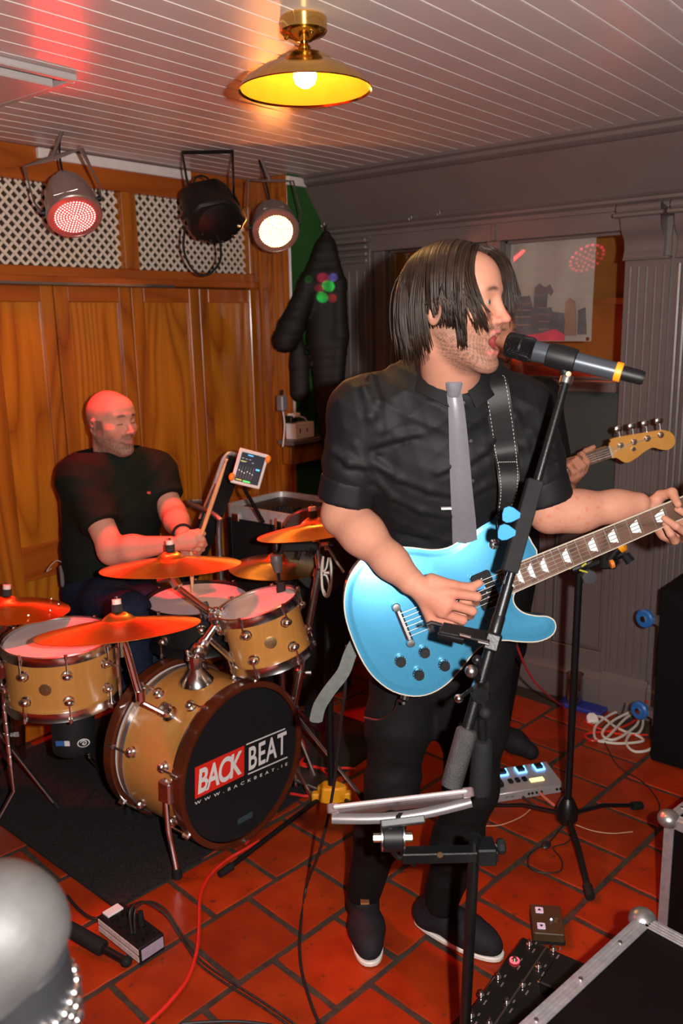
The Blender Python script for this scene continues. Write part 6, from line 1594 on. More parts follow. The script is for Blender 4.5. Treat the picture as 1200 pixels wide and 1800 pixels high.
part(MB().lathe([(.0172, .214), (.0186, .215), (.0186, .226), (.0172, .227)], 28, MM), 'orange_ring', mat('orange_ring', (.95, .30, .01), .45), mic, label='orange rubber ring')
part(MB().lathe([(0, .22), (.0142, .221), (.0136, .262), (.0120, .268), (0, .268)], 24, MM), 'antenna_cap', BLACKP, mic)
Mtx = frame(-FH, mx_, lerp(m0, m1, .70)-FH*.0180-UP*.004)
text('SENNHEISER', .036, .0042, Mtx, TXT_W, bdy, 'maker_name', .0)
# clip
mc = lerp(m0, m1, .47)
Mcl = frame(mx_, UP, mc); arc = [(.0235*math.cos(a), .0235*math.sin(a)) for a in np.linspace(.55, 2*math.pi-.55, 18)]
arc_i = [(.0195*math.cos(a), .0195*math.sin(a)) for a in np.linspace(2*math.pi-.55, .55, 18)]
pts = [(x, y) for x, y in arc+arc_i]
cl2 = part(MB().lathe([(.0198, -.028), (.0228, -.026), (.0242, 0), (.0226, .026), (.0196, .028), (.0198, -.028)], 26, Mcl), 'clip', BLACKP, ms)
part(MB().tube([mc-UP*.018, lerp(mc, q1, .5), q1], [.011, .0115, .0095], 12), 'clip_neck', BLACKP, ms)
part(MB().cyl(q1-bd*.012, q1+bd*.004, .0125, n=14), 'clip_collar', STEEL, ms)
part(MB().lathe([(0, .001), (.005, .0005), (.0055, -.002)], 12, frame(-FH, UP, W(997, 657, 1.63)-FH*.008)), 'clip_rivet', mat('tan_rivet', (.5, .36, .22), .4, .5), ms)
# tablet holder clamped to the lower tube, with a tablet turned up to the singer
tb0, tb1 = W(582, 1427, 1.50), W(826, 1398, 1.50)
tdir = (tb1-tb0).normalized(); vw = ray(705, 1412).normalized()
tn = tdir.cross(vw).normalized()
if tn.z < 0: tn = -tn
tn = (tn + vw*.10).normalized(); ty = tn.cross(tdir)
tc_ = lerp(tb0, tb1, .5); Mt_ = Matrix((tdir, ty, tn)).transposed().to_4x4(); Mt_.translation = tc_
TL = (tb1-tb0).length
tab = thing('tablet_computer', 'white-edged tablet lying in the stand\'s holder, seen edge-on', 'tablet', tc_)
part(MB().box((0, 0, .0), (TL*.93, .17, .008), Mt_), 'case', mat('white_tablet', (.40, .37, .36), .35, .2), tab, .003)
part(MB().box((0, 0, .0042), (TL*.80, .145, .001), Mt_), 'screen', mat('dark_glass', (.01, .01, .012), .1), tab)
hl = thing('tablet_holder', 'black clamp arm holding the tablet on the singer\'s stand', 'holder', W(850, 1492, bS))
CLR = mat('clear_plastic', (.16, .11, .11), .12, 0, .05, spec=.8)
for sx_ in (-1, 1):
    for sy in (-1, 1): part(MB().prism([(-.012, -.010), (.006, -.010), (.011, 0), (.006, .010), (-.012, .010)], -.009, .008, Mt_ @ Matrix.Translation((sx_*TL*.475, sy*.06, 0)) @ Matrix.Scale(sx_, 4, (1, 0, 0))), 'corner_clip', CLR, hl, .002)
part(MB().tube([Mt_ @ V(x*TL, -.0, -.012-.012*math.sin((x+.5)*math.pi)) for x in np.linspace(-.5, .5, 12)], .010, 8, flat=.004, up=tn), 'cradle', mat('grey_cradle', (.14, .12, .12), .3, .3), hl)
kj = W(690, 1472, bS)
part(MB().box((0, 0, -.034), (.085, .04, .014), Mt_), 'mount_plate', mat('dark_grey_plastic', (.045, .045, .045), .5), hl, .002)
part(MB().cyl(kj-RH*.02, kj+RH*.02, .027, n=20), 'tilt_joint', BLACKP, hl, .002)
for s_ in (-1, 1):
    part(MB().cyl(kj+RH*s_*.020, kj+RH*s_*.023, .026, n=20), 'washer', STEEL, hl)
    part(MB().cyl(kj+RH*s_*.023, kj+RH*s_*.038, .0085, n=6), 'bolt_head', mat('brass_bolt', (.65, .55, .36), .3, .9), hl)
part(MB().tube([kj+UP*.02, kj+UP*.04+FH*.01, Mt_ @ V(0, 0, -.03)], .014, 10), 'joint_neck', BLACKP, hl)
a0_, a1_ = W(705, 1500, bS), W(872, 1490, bS)
part(MB().box((0, 0, 0), ((a1_-a0_).length, .03, .022), frame(UP, a1_-a0_, lerp(a0_, a1_, .5)-FH*.012)), 'arm', BLACKM, hl, .002)
part(MB().box((0, 0, 0), (.038, .05, .036), frame(UP, RH, W(851, 1492, bS)-FH*.008)), 'clamp', BLACKM, hl, .003)
part(MB().cyl(W(862, 1488, bS), W(873, 1488, bS), .005, n=8), 'screw', STEEL, hl)
part(MB().lathe([(0, 0), (.012, .001), (.0155, .005), (.0155, .014), (.01, .018), (0, .018)], 8, frame(RH, None, W(872, 1488, bS))), 'knob', RUBBER, hl)
part(MB().cyl(W(770, 1487, bS)-FH*.028, W(770, 1487, bS)-FH*.03, .006, n=10), 'rivet', BADGE, hl)
part(MB().tube([kj-UP*.03, kj-UP*.045+RH*.01, kj-UP*.05+RH*.05, W(725, 1520, bS)], .006, 8), 'lock_lever', BLACKM, hl)
# ------------------------------------------------------------------ things on and by the walls
# hooks
for px, py in ((573, 398), (726, 386), (776, 378)):
    p = atx(px, py, xbm-.01)
    single(MB().tube(spline([p+V(-.0, 0, .018), p+V(-.012, 0, .016), p+V(-.016, 0, .0), p+V(-.03, .0, -.008), p+V(-.036, 0, .004)], 5), .0028, 7), 'coat_hook', STEEL,
           'small metal coat hook on the fascia %s' % ('above the black jacket' if px < 600 else ('nearer the corner' if px < 750 else 'left of the banner window')), 'hook', 'coat hooks', loc=p)
# jacket
JKT = mat('black_quilted_nylon', (.0065, .005, .0042), .62, 0, .2, 30, .08, 120, spec=.25)
bj = 4.1
Fk = Field(); jp = lambda x, y, b=bj: W(x, y, b)
Fk.chain([jp(574, 412), jp(572, 440), jp(566, 500), jp(572, 600), jp(580, 700), jp(588, 790)], [.018, .045, .085, .085, .07, .06], .03, FH, .55)
Fk.chain([jp(568, 430), jp(542, 500, bj-.03), jp(512, 575, bj-.05), jp(500, 598, bj-.05)], [.024, .046, .060, .060], .025, FH, .6)
Fk.chain([jp(520, 590, bj-.02), jp(526, 640, bj-.02), jp(527, 690, bj-.02)], [.03, .046, .048], .02, FH, .5)
Fk.chain([jp(580, 425), jp(594, 500, bj-.02), jp(596, 590, bj-.02), jp(590, 690, bj-.02)], [.02, .04, .045, .035], .02, FH, .7)
Fk.add(lambda X, Y, Z: .0028*np.abs(np.sin(Z*math.pi/.042+.6*np.sin(X*9)))-.0014, (-9,)*3, (9,)*3, .02, 'd')
l_, h_ = bx([jp(574, 412), jp(588, 790), jp(500, 600), jp(596, 590)], .1)
jk_ = body_mesh('jacket', [(Fk, l_, h_, .0075)], JKT, None, jp(574, 400))
tag(jk_, 'black quilted jacket hanging from a hook in the corner', 'jacket')
part(MB().tube([jp(573, 395), jp(574, 408), jp(574, 418)], .004, 6), 'hanging_loop', BLACKP, jk_)
# power sockets on a ledge in the corner
ps = aty(525, 756, YG-.05)
t = thing('shelf', 'narrow grey ledge under the white sockets in the corner', 'shelf', ps+V(0, 0, -.06))
part(MB().bb((ps.x-.10, YG-.10, ps.z-.062), (ps.x+.25, YG-.002, ps.z-.04)), 'board', PAINT, t, .003)
part(MB().bb((ps.x-.07, YG-.06, ps.z-.16), (ps.x+.25, YG-.002, ps.z-.075)), 'lower_board', OAKD, t, .002)
t = thing('socket_box', 'white double power socket box with plug in the corner', 'socket', ps)
part(MB().bb((ps.x-.062, YG-.085, ps.z-.039), (ps.x+.075, YG-.02, ps.z+.038)), 'box', WHITEP, t, .004)
for dx in (-.03, .02): part(MB().bb((ps.x+dx-.003, YG-.0865, ps.z-.008), (ps.x+dx+.003, YG-.084, ps.z+.012)), 'slot', BLACKP, t)
part(MB().bb((ps.x-.075, YG-.07, ps.z+.042), (ps.x-.03, YG-.03, ps.z+.075)), 'black_plug', BLACKP, t, .004)
part(MB().bb((ps.x-.06, YG-.075, ps.z+.066), (ps.x-.01, YG-.03, ps.z+.085)), 'white_plug', WHITEP, t, .004)
part(MB().tube(spline([V(ps.x-.02, YG-.05, ps.z+.07), V(ps.x+.02, YG-.06, ps.z+.06), V(ps.x+.04, YG-.06, ps.z+.05), V(ps.x+.045, YG-.06, ps.z+.037)], 5), .004, 6), 'plug_lead', WHITEP, t)
ad_ = aty(496, 708, YG-.06)
t = thing('power_adapter', 'grey power adapter hanging beside the white trim', 'adapter', ad_)
part(MB().bb((ad_.x-.022, ad_.y-.02, ad_.z-.038), (ad_.x+.018, ad_.y+.02, ad_.z+.036)), 'body', mat('grey_adapter', (.16, .15, .16), .35), t, .006)
part(MB().tube([ad_+V(0, 0, .036), ad_+V(.002, 0, .06)], .006, 8), 'strain_relief', BLACKP, t)
part(MB().tube(spline([ad_-V(0, 0, .03), ad_+V(.01, 0, -.09), ad_+V(-.005, -.01, -.14), ad_+V(-.04, -.03, -.2)], 6), .0035, 6), 'lead', WHITEP, t)
# banner behind the window
bn0, bn1 = atx(888, 418, XW+.09), atx(1044, 412, XW+.09); bn2 = atx(1038, 600, XW+.09)
mb = MB(); nx_, nz_ = 16, 12; vs_ = []
for j in range(nz_+1):
    for i in range(nx_+1):
        y = lerp(bn0.y+.06, bn2.y, i/nx_); z = lerp(bn0.z-.004, bn2.z, j/nz_); vs_.append((XW+.095+.006*math.sin(i*.9+j*.3)+.003*math.sin(i*2.1), y, z))
N_ = len(vs_); vs_ += [(x+.002, y, z) for x, y, z in vs_]; fs_ = []
for j in range(nz_):
    for i in range(nx_): a = j*(nx_+1)+i; fs_ += [(a, a+1, a+nx_+2, a+nx_+1), (N_+a, N_+a+nx_+1, N_+a+nx_+2, N_+a+1)]
mb.add(vs_, fs_)
bw = thing('banner', 'pale printed banner of a brewery scene hung in the window', 'banner', V(XW+.095, (bn0.y+bn2.y)/2, bn2.z))
bo_ = part(mb, 'cloth', mat('banner_cloth', (.50, .42, .38), .7, 0, .06, 5), bw)
PRN = mat('banner_print_grey', (.17, .15, .17), .7, 0, .25, 18); PRP = mat('banner_print_pink', (.85, .10, .16), .7, 0, .2, 12); PRR = mat('banner_print_rust', (.38, .22, .17), .7, 0, .2, 14)
def bpx(px, py): p = atx(px, py, XW+.082); return p
def flat(pts, mt_, nm):
    P_ = [bpx(*q)-V({'print_ribbon': .003, 'print_hoop': .002, 'print_horse': .001, 'print_tree': .0015}.get(nm, 0), 0, 0) for q in pts]; n_ = len(P_); part(MB().add([tuple(p) for p in P_]+[tuple(p+V(.004, 0, 0)) for p in P_], [tuple(range(n_)), tuple(range(2*n_-1, n_-1, -1))]+[(i, (i+1) % n_, n_+(i+1) % n_, n_+i) for i in range(n_)]), nm, mt_, bo_)
flat([(893, 592), (893, 524), (930, 520), (935, 540), (968, 540), (970, 548), (990, 550), (992, 575), (990, 592)], PRN, 'print_barrels')
for yy in (532, 544, 556, 570): flat([(897, yy), (932, yy), (932, yy+2.2), (897, yy+2.2)], PRR, 'print_hoop'); flat([(946, yy+8), (966, yy+8), (966, yy+10), (946, yy+10)], PRR, 'print_hoop')
flat([(938, 540), (940, 505), (948, 498), (957, 506), (966, 500), (972, 512), (968, 520), (962, 514), (960, 540)], PRN, 'print_horse')
flat([(893, 520), (893, 480), (902, 476), (908, 492), (916, 520)], PRN, 'print_tree')
flat([(991, 590), (994, 530), (1001, 524), (1010, 530), (1012, 590)], PRR, 'print_tower')
flat([(1014, 588), (1016, 545), (1028, 540), (1030, 588)], PRN, 'print_tower')
flat([(905, 599), (918, 590), (950, 586), (975, 578), (992, 588), (992, 599)], PRP, 'print_ribbon')
part(MB().lathe([(.004, 0), (.008, .001), (.008, -.001)], 14, frame((-1, 0, 0), None, bpx(1032, 596))), 'eyelet', mat('copper', (.5, .15, .06), .35, .9), bw)

# ------------------------------------------------------------------ rack with open mixer case and tablet, behind the kit
rc = W(516, 906, 3.36); rl = atx(393, 872, rc.x)
wy = rl.y-rc.y; dx_ = .36
t = thing('rack_case', 'black equipment rack behind the hi-hat', 'rack', V(rc.x+dx_/2, rc.y+wy/2, 0))
FLC = mat('black_laminate', (.008, .008, .009), .55, 0, .2, 30)
part(MB().bb((rc.x+.01, rc.y+.005, .03), (rc.x+dx_, rl.y-.005, rc.z-.055)), 'body', FLC, t, .004)
for (yy) in (rc.y+.02, rl.y-.02): part(MB().bb((rc.x+.004, yy-.015, .03), (rc.x+.02, yy+.015, rc.z-.06)), 'corner_rail', BLACKM, t, .002)
hx_ = W(383, 910, 3.33)
part(MB().tube(spline([V(hx_.x+.10, rl.y+.02, hx_.z+.025), V(hx_.x+.03, rl.y+.02, hx_.z+.03), hx_+V(0, 0, .0), V(hx_.x, hx_.y, hx_.z-.1), V(hx_.x, hx_.y, .1)], 6), .011, 10), 'trolley_handle', mat('dull_chrome', (.35, .34, .35), .35, .9), t)
for z_ in (.72, .45): part(MB().cyl(V(hx_.x, hx_.y, z_), V(hx_.x, hx_.y, z_+.03), .016, n=12), 'handle_collar', CHROME, t)
t = thing('mixer_case', 'open black mixer case with aluminium rim on the rack', 'case', V(rc.x+dx_/2, rc.y+wy/2, rc.z-.055))
def rrect(x0, y0, x1, y1, r, n_=5):
    pts = []
    for cx, cy, a0 in ((x1-r, y1-r, 0), (x0+r, y1-r, 90), (x0+r, y0+r, 180), (x1-r, y0+r, 270)):
        for k in range(n_+1): a = math.radians(a0+90*k/n_); pts.append((cx+r*math.cos(a), cy+r*math.sin(a)))
    return pts
oo, ii = rrect(rc.x, rc.y, rc.x+dx_, rl.y, .04), rrect(rc.x+.014, rc.y+.014, rc.x+dx_-.014, rl.y-.014, .03)
n_ = len(oo); z0_, z1_ = rc.z-.054, rc.z
mb = MB(); mb.ring([[V(x, y, z0_) for x, y in oo], [V(x, y, z1_) for x, y in oo], [V(x, y, z1_) for x, y in ii], [V(x, y, z0_+.01) for x, y in ii]], caps=False)
mb.add([V(x, y, z0_) for x, y in oo], [tuple(range(n_))])
part(mb, 'rim', ALU, t, angle=40)
part(MB().prism(ii, z0_+.005, z0_+.03), 'mixer_bed', FLC, t)
for k in range(8): part(MB().cyl(V(rc.x+.06+.03*(k % 4), rc.y+.1+.09*(k//4), z0_+.03), V(rc.x+.06+.03*(k % 4), rc.y+.1+.09*(k//4), z0_+.05), .008, n=10), 'mixer_knob', BLACKP, t)
for fy in (.2, .82):
    yy = lerp(rc.y, rl.y, fy); part(MB().bb((rc.x-.010, yy-.022, z0_-.012), (rc.x+.001, yy+.022, z0_+.022)), 'latch', CHROME, t, .003)
# lid standing behind and a second lid at the left
lidx = rc.x+dx_
mb = MB(); mb.prism(rrect(0, 0, wy, .30, .03), 0, .045, Matrix(((.35, 0, 0, 0), (0, 1, 0, 0), (0, 0, 1, 0), (0, 0, 0, 1))) if False else frame((-1, 0, .3), (0, 1, 0), (lidx+.06, rc.y, rc.z-.02)) @ Matrix.Scale(1, 4))
part(mb, 'lid', FLC, t, .004)
la, lb = W(397, 798, 3.50), W(346, 925, 3.42)
t = thing('case_lid', 'loose black case lid with aluminium edge leaning behind the drumstick', 'case', lb)
ld = (la-lb).normalized(); sdl = (FH*.8+RH*.6); sdl = (sdl-ld*sdl.dot(ld)).normalized()
lb2 = lb-ld*((lb.z-.05)/ld.z)
part(MB().box((0, 0, 0), (.03, .12, (la-lb2).length), frame(ld, ld.cross(sdl), lerp(lb2, la, .5)+sdl*.06)), 'panel', FLC, t, .006)
part(MB().tube(spline([la-ld*.13, la-ld*.07, la-ld*.02, la+sdl*.03+ld*.012, la+sdl*.13+ld*.015], 6), .009, 8), 'edge_profile', ALU, t)
part(MB().box((0, 0, 0), (.008, .014, .16), frame(ld, RH, lerp(lb, la, .36)-FH*.012)), 'spec_label', WHITEP, t)
# tablet on a holder
tq = [W(416, 786, 3.2), W(468, 797, 3.24), W(462, 864, 3.24), W(410, 849, 3.2)]
tx = ((tq[1]-tq[0])+(tq[2]-tq[3])).normalized(); tyv = ((tq[0]-tq[3])+(tq[1]-tq[2])).normalized(); tz = tx.cross(tyv).normalized(); tyv = tz.cross(tx)
tcn = sum(tq, Vector())/4; Mtb = Matrix((tx, tyv, tz)).transposed().to_4x4(); Mtb.translation = tcn
tw, th_ = (tq[1]-tq[0]).length, (tq[0]-tq[3]).length
t = thing('tablet_computer', 'white tablet showing a dark mixer screen beside the drummer', 'tablet', tcn)
part(MB().box((0, 0, -.004), (tw, th_, .008), Mtb), 'case', WHITEP, t, .003)
scr = part(MB().box((0, 0, .0003), (tw*.80, th_*.82, .0012), Mtb), 'screen', mat('screen_dark', (.01, .01, .012), .2, emit=(.03, .035, .045), estr=1.0), t)
def ui(x, y, w_, h_, col, e=1.0):
    part(MB().box((x*tw*.8, y*th_*.82, .0012), (w_*tw*.8, h_*th_*.82, .0006), Mtb), 'screen_mark', mat('ui_%d_%d_%d' % tuple(int(c*99) for c in col), col, .4, emit=col, estr=e), scr)
ui(-.12, .44, .22, .04, (.1, .45, .9)); ui(.32, .02, .16, .06, (.1, .5, .9)); ui(.0, -.45, .30, .05, (.1, .8, .15)); ui(-.33, -.44, .25, .03, (.6, .5, .1)); ui(-.36, .20, .2, .03, (.5, .5, .1))
for k in range(6): ui(-.42+.115*k, -.12-.03*((k*7) % 3), .045, .03, (.6, .6, .6)); ui(-.42+.115*k, -.16, .012, .42, (.12, .13, .14), .6); ui(-.40+.15*(k % 4), .30-.09*(k//3), .09, .02, (.35, .35, .35), .6)
OR = mat('orange_rubber', (.85, .25, .02), .5)
for cx, cy in ((.5, .38), (-.5, -.34)): part(MB().sph((cx*tw, cy*th_, -.002), (.012, .016, .010), Mtb, 10, 7), 'grip', OR, t)
part(MB().tube([Mtb @ V(0, -th_*.4, -.01), Mtb @ V(.01, -th_*.62, -.03), V(tcn.x+.08, tcn.y+.02, rc.z-.01)], .008, 8), 'stalk', BLACKM, t)

# ------------------------------------------------------------------ small drum hardware
def mic_clip(name, label, a, b, r=.012):
    a, b = Vector(a), Vector(b); t = thing(name, label, 'microphone', b); d = (b-a).normalized()
    part(MB().lathe([(0, 0), (r*.9, .002), (r, .012), (r, .03), (r*.75, .045), (r*.6, .06), (0, .061)], 14, frame(d, None, a)), 'head', mat('mic_grey', (.10, .095, .095), .45, .2), t)
    part(MB().tube([a+d*.05, lerp(a, b, .8), b], .006, 8), 'neck', BLACKM, t); return t
mc_t = mic_clip('drum_microphone', 'grey drum microphone clamped to the rack tom rim', W(484, 975, 2.70), W(492, 1030, 2.70), .02)
part(MB().box((0, 0, 0), (.03, .02, .05), frame(UP, RH, W(494, 1036, 2.70))), 'clamp', BLACKM, mc_t, .004)
mc_t = mic_clip('drum_microphone', 'grey drum microphone clipped between the snare and the rack tom', W(356, 1058, 2.72), W(366, 1090, 2.70), .017)
t = thing('mic_clip_bar', 'black two-pronged clip bar under the right crash cymbal', 'clip', W(530, 962, 2.78))
ba, bb2 = W(500, 950, 2.78), W(558, 972, 2.78)
part(MB().box((0, 0, 0), ((bb2-ba).length, .025, .026), frame(UP, bb2-ba, lerp(ba, bb2, .5))), 'bar', RUBBER, t, .003)
for u_ in (.0, .5): part(MB().tube([lerp(ba, bb2, u_), lerp(ba, bb2, u_)-UP*.03-RH*.008, lerp(ba, bb2, u_)-UP*.045-RH*.015], .007, 8), 'prong', RUBBER, t)
for u_ in (.78, .85, .92): part(MB().lathe([(.016, -.003), (.019, 0), (.016, .003)], 12, frame(bb2-ba, None, lerp(ba, bb2, u_))), 'rib', BLACKP, t)
# white spectacles hanging on the cymbal stand
SPW = mat('ivory_frame', (.66, .60, .52), .4)
t = thing('spectacles', 'white-framed spectacles hanging from the cymbal stand', 'spectacles', W(572, 1010, 2.72))
bsx = 2.72
part(MB().tube(spline([W(568, 978, bsx), W(565, 1000, bsx), W(566, 1030, bsx), W(570, 1046, bsx), W(577, 1047, bsx), W(582, 1025, bsx), W(582, 1000, bsx), W(580, 980, bsx)], 6), .004, 8), 'temple', SPW, t)
part(MB().tube(spline([W(568, 978, bsx-.01), W(567, 1003, bsx-.01), W(573, 999, bsx-.012), W(577, 980, bsx-.012)], 6), .003, 6), 'rim', SPW, t)
part(MB().tube(spline([W(568, 1010, bsx-.01), W(574, 1013, bsx-.012), W(578, 1030, bsx-.012), W(574, 1046, bsx-.01), W(568, 1036, bsx-.01)], 6), .003, 6), 'rim', SPW, t)
part(MB().box((0, 0, 0), (.014, .01, .014), frame(UP, RH, W(574, 963, bsx))), 'hinge', SPW, t, .002)
part(MB().tube([W(576, 962, bsx), W(590, 985, bsx), W(604, 1006, bsx)], .0042, 7), 'temple', SPW, t)
# sheet of paper behind the bass drum
pq = [W(415, 1183, 2.92), W(432, 1169, 2.98), W(458, 1200, 2.96), W(424, 1210, 2.90)]
single(MB().add([tuple(p) for p in pq]+[tuple(p+FH*.002) for p in pq], [(0, 1, 2, 3), (7, 6, 5, 4), (0, 4, 5, 1), (1, 5, 6, 2), (2, 6, 7, 3), (3, 7, 4, 0)]), 'paper_sheet', mat('pink_paper', (.42, .33, .32), .8, 0, .1, 40), 'pale handwritten sheet of paper behind the bass drum', 'paper', loc=pq[0])
# stick bag under the floor tom
sbt = W(127, 1238, 2.70); sbb = W(130, 1318, 2.70)
t = thing('stick_bag', 'black stick bag with white logo hanging under the floor tom', 'bag', sbb)
part(MB().lathe([(0, 0), (.062, .001), (.070, .008), (.072, .05), (.072, (sbt-sbb).length+.03), (0, (sbt-sbb).length+.03)], 28, frame(sbt-sbb, RH, sbb)), 'body', mat('black_cordura', (.008, .008, .009), .7, 0, .2, 60), t, angle=50)
def on_bag(px, py): p = W(px, py, 2.70-.074); return p
part(MB().box((0, 0, 0), (.030, .018, .002), frame(-FH, RH, on_bag(106, 1307))), 'label_patch', mat('blue_patch', (.03, .12, .35), .5), t)
part(MB().box((0, 0, 0), (.017, .018, .0025), frame(-FH, RH, on_bag(118, 1307))), 'label_patch', WHITEP, t)
part(MB().lathe([(.017, 0), (.0205, .001), (.017, .002), (.017, 0)], 24, frame(-FH+RH*.35, RH, on_bag(145, 1309)+FH*.012) @ Matrix.Diagonal((1, .75, 1, 1))), 'logo_ring', WHITEP, t)
part(MB().tube(spline([frame(-FH+RH*.35, RH, on_bag(145, 1309)+FH*.012) @ V(x, y, 0) for x, y in ((-.01, .003), (-.003, .008), (.006, .006), (.009, 0), (.003, -.007), (-.004, -.003), (.003, .001))], 3), .002, 5), 'logo_mark', WHITEP, t)
# pint glass on the floor at the left
gb = atz(32, 1336, 0.0)
def clear_mat(nm, tint):
    mt = bpy.data.materials.new(nm); mt.use_nodes = True; nt = mt.node_tree; N = nt.nodes; L = nt.links; N.remove(N['Principled BSDF']); o = N['Material Output']
    a = N.new('ShaderNodeBsdfTransparent'); a.inputs[0].default_value = (*tint, 1); g = N.new('ShaderNodeBsdfGlossy'); g.inputs['Roughness'].default_value = .08
    f = N.new('ShaderNodeLayerWeight'); f.inputs[0].default_value = .5; mx = N.new('ShaderNodeMixShader')
    nz = N.new('ShaderNodeTexNoise'); nz.inputs['Scale'].default_value = 20; bp = N.new('ShaderNodeBump'); bp.inputs['Strength'].default_value = .1; L.new(nz.outputs['Fac'], bp.inputs['Height']); L.new(bp.outputs[0], g.inputs['Normal'])
    L.new(f.outputs['Facing'], mx.inputs[0]); L.new(a.outputs[0], mx.inputs[1]); L.new(g.outputs[0], mx.inputs[2]); L.new(mx.outputs[0], o.inputs[0]); return mt
CLEAR = clear_mat('clear_glass', (.86, .84, .82))
pgl = single(MB().lathe([(0, .001), (.029, .001), (.031, .006), (.036, .08), (.043, .16), (.0415, .16), (.034, .08), (.028, .012), (0, .012)], 28, Matrix.Translation(gb)), 'pint_glass', CLEAR, 'empty pint glass with white lettering on the floor at left', 'glass', loc=gb)
text('GUINNESS', .06, .018, frame(-FH+RH*.1, RH, gb+V(0, 0, .12)-FH*.043-RH*.03), TXT_W, pgl, 'lettering', .01)

# ------------------------------------------------------------------ guitar stand with yellow yoke
yh = atz(583, 1402, .03)
t = thing('instrument_stand', 'black instrument stand with yellow foot yoke behind the singer\'s leg', 'stand', V(yh.x, yh.y, 0))
YEL = mat('yellow_plastic', (.80, .33, .01), .45, 0, .05)
MY = frame(UP, RH, yh+UP*.02)
part(MB().prism([(-.045, -.02), (-.052, .0), (-.03, .03), (-.012, .038), (-.008, .02), (.008, .02), (.012, .038), (.032, .02), (.055, .0), (.05, -.02), (.02, -.03), (-.02, -.03)], -.03, .03, MY), 'yoke', YEL, t, .006)
for s_ in (-1, 1): part(MB().box((s_*.055, -.005, -.01), (.03, .03, .03), MY), 'leg_socket', YEL, t, .005)
part(MB().cyl(yh+UP*.03, yh+UP*.62+FH*.05, .013, n=12), 'post', BLACKM, t)
f_ = atz(392, 1533, .012)
part(MB().cyl(yh-RH*.04+UP*.0, lerp(yh, f_, .98), .0085, n=10), 'leg', BLACKM, t)
part(MB().cyl(lerp(yh, f_, .93), f_+(f_-yh).normalized()*.015, .013, .011, 12), 'rubber_foot', RUBBER, t)
f2_ = atz(700, 1505, .012); part(MB().cyl(yh+RH*.04, f2_, .0085, n=10), 'leg', BLACKM, t)
f3_ = yh+FH*.3; f3_.z = .012; part(MB().cyl(yh, f3_, .0085, n=10), 'leg', BLACKM, t)
# ------------------------------------------------------------------ second microphone stand (for the bass player)
hb = atz(997, 1424, .10); hbx = V(hb.x, hb.y, 0)
t = thing('microphone_stand', 'black tripod microphone stand beside the window wall', 'mic stand', hbx)
tpS = W(1018, 1000, hb.dot(FH)); 
part(MB().cyl(hb-UP*.03, V(lerp(hb.x, tpS.x, 1), tpS.y, tpS.z), .0115, n=14), 'tube', BLACKM, t)
part(MB().lathe([(.0, -.045), (.02, -.045), (.034, -.03), (.034, .005), (.022, .035), (.015, .045), (0, .045)], 18, Matrix.Translation(hb)), 'hub', BLACKM, t)
for fx, fy in ((1036, 1572), (1122, 1416), (846, 1416)):
    ft = atz(fx, fy, .016); d = (ft-hb).normalized()
    part(MB().tube([hb-UP*.015, lerp(hb, ft, .5)+UP*.01, ft], .0095, 8, flat=.006, up=d.cross(UP)), 'leg', BLACKM, t)
    part(MB().cyl(ft-d*.03, ft+d*.012, .0145, .0135, 12), 'rubber_foot', RUBBER, t)
part(MB().lathe([(0, -.012), (.022, -.012), (.024, 0), (.022, .012), (0, .014)], 8, frame(-FH, RH, W(1034, 1013, hb.dot(FH)-.02))), 'clutch_knob', mat('grey_knob', (.06, .06, .065), .5), t)
pvt = W(1022, 1000, hb.dot(FH)); e1_ = W(1098, 972, hb.dot(FH)-.05)
part(MB().cyl(pvt, e1_, .012, n=12), 'boom', BLACKM, t)
part(MB().cyl(W(1005, 1002, hb.dot(FH)), W(1040, 988, hb.dot(FH)), .018, n=12), 'swivel', BLACKM, t)
part(MB().box((0, 0, 0), (.05, .03, .05), frame(UP, RH, W(1068, 985, hb.dot(FH)-.03))), 'boom_block', BLACKP, t, .006)
part(MB().cyl(W(1098, 975, hb.dot(FH)-.05), W(1108, 988, hb.dot(FH)-.06), .014, .016, 8), 'wing_knob', RUBBER, t)
part(MB().cyl(W(1072, 992, hb.dot(FH)-.06), W(1078, 990, hb.dot(FH)-.06), .014, n=12), 'orange_band', OR, t)
part(MB().lathe([(.013, 0), (.022, .004), (.022, .02), (.013, .024)], 16, frame(RH*.7-FH*.3+UP*.6, None, W(1085, 962, hb.dot(FH)-.06))), 'orange_cap', mat('amber_cap', (.9, .34, .01), .45), t)
part(MB().cyl(W(1070, 985, hb.dot(FH)-.05), W(1090, 958, hb.dot(FH)-.06), .012, n=12), 'mic_grip', BLACKP, t)
for a_, b_ in (((1000, 1000), (1022, 985)), ((1018, 1002), (1032, 1006)), ((1022, 996), (1030, 990))):
    part(MB().tube([W(*a_, hb.dot(FH)-.03), W(*b_, hb.dot(FH)-.03)], .003, 6), 'yellow_tape', mat('yellow_tape', (.62, .58, .05), .5), t)
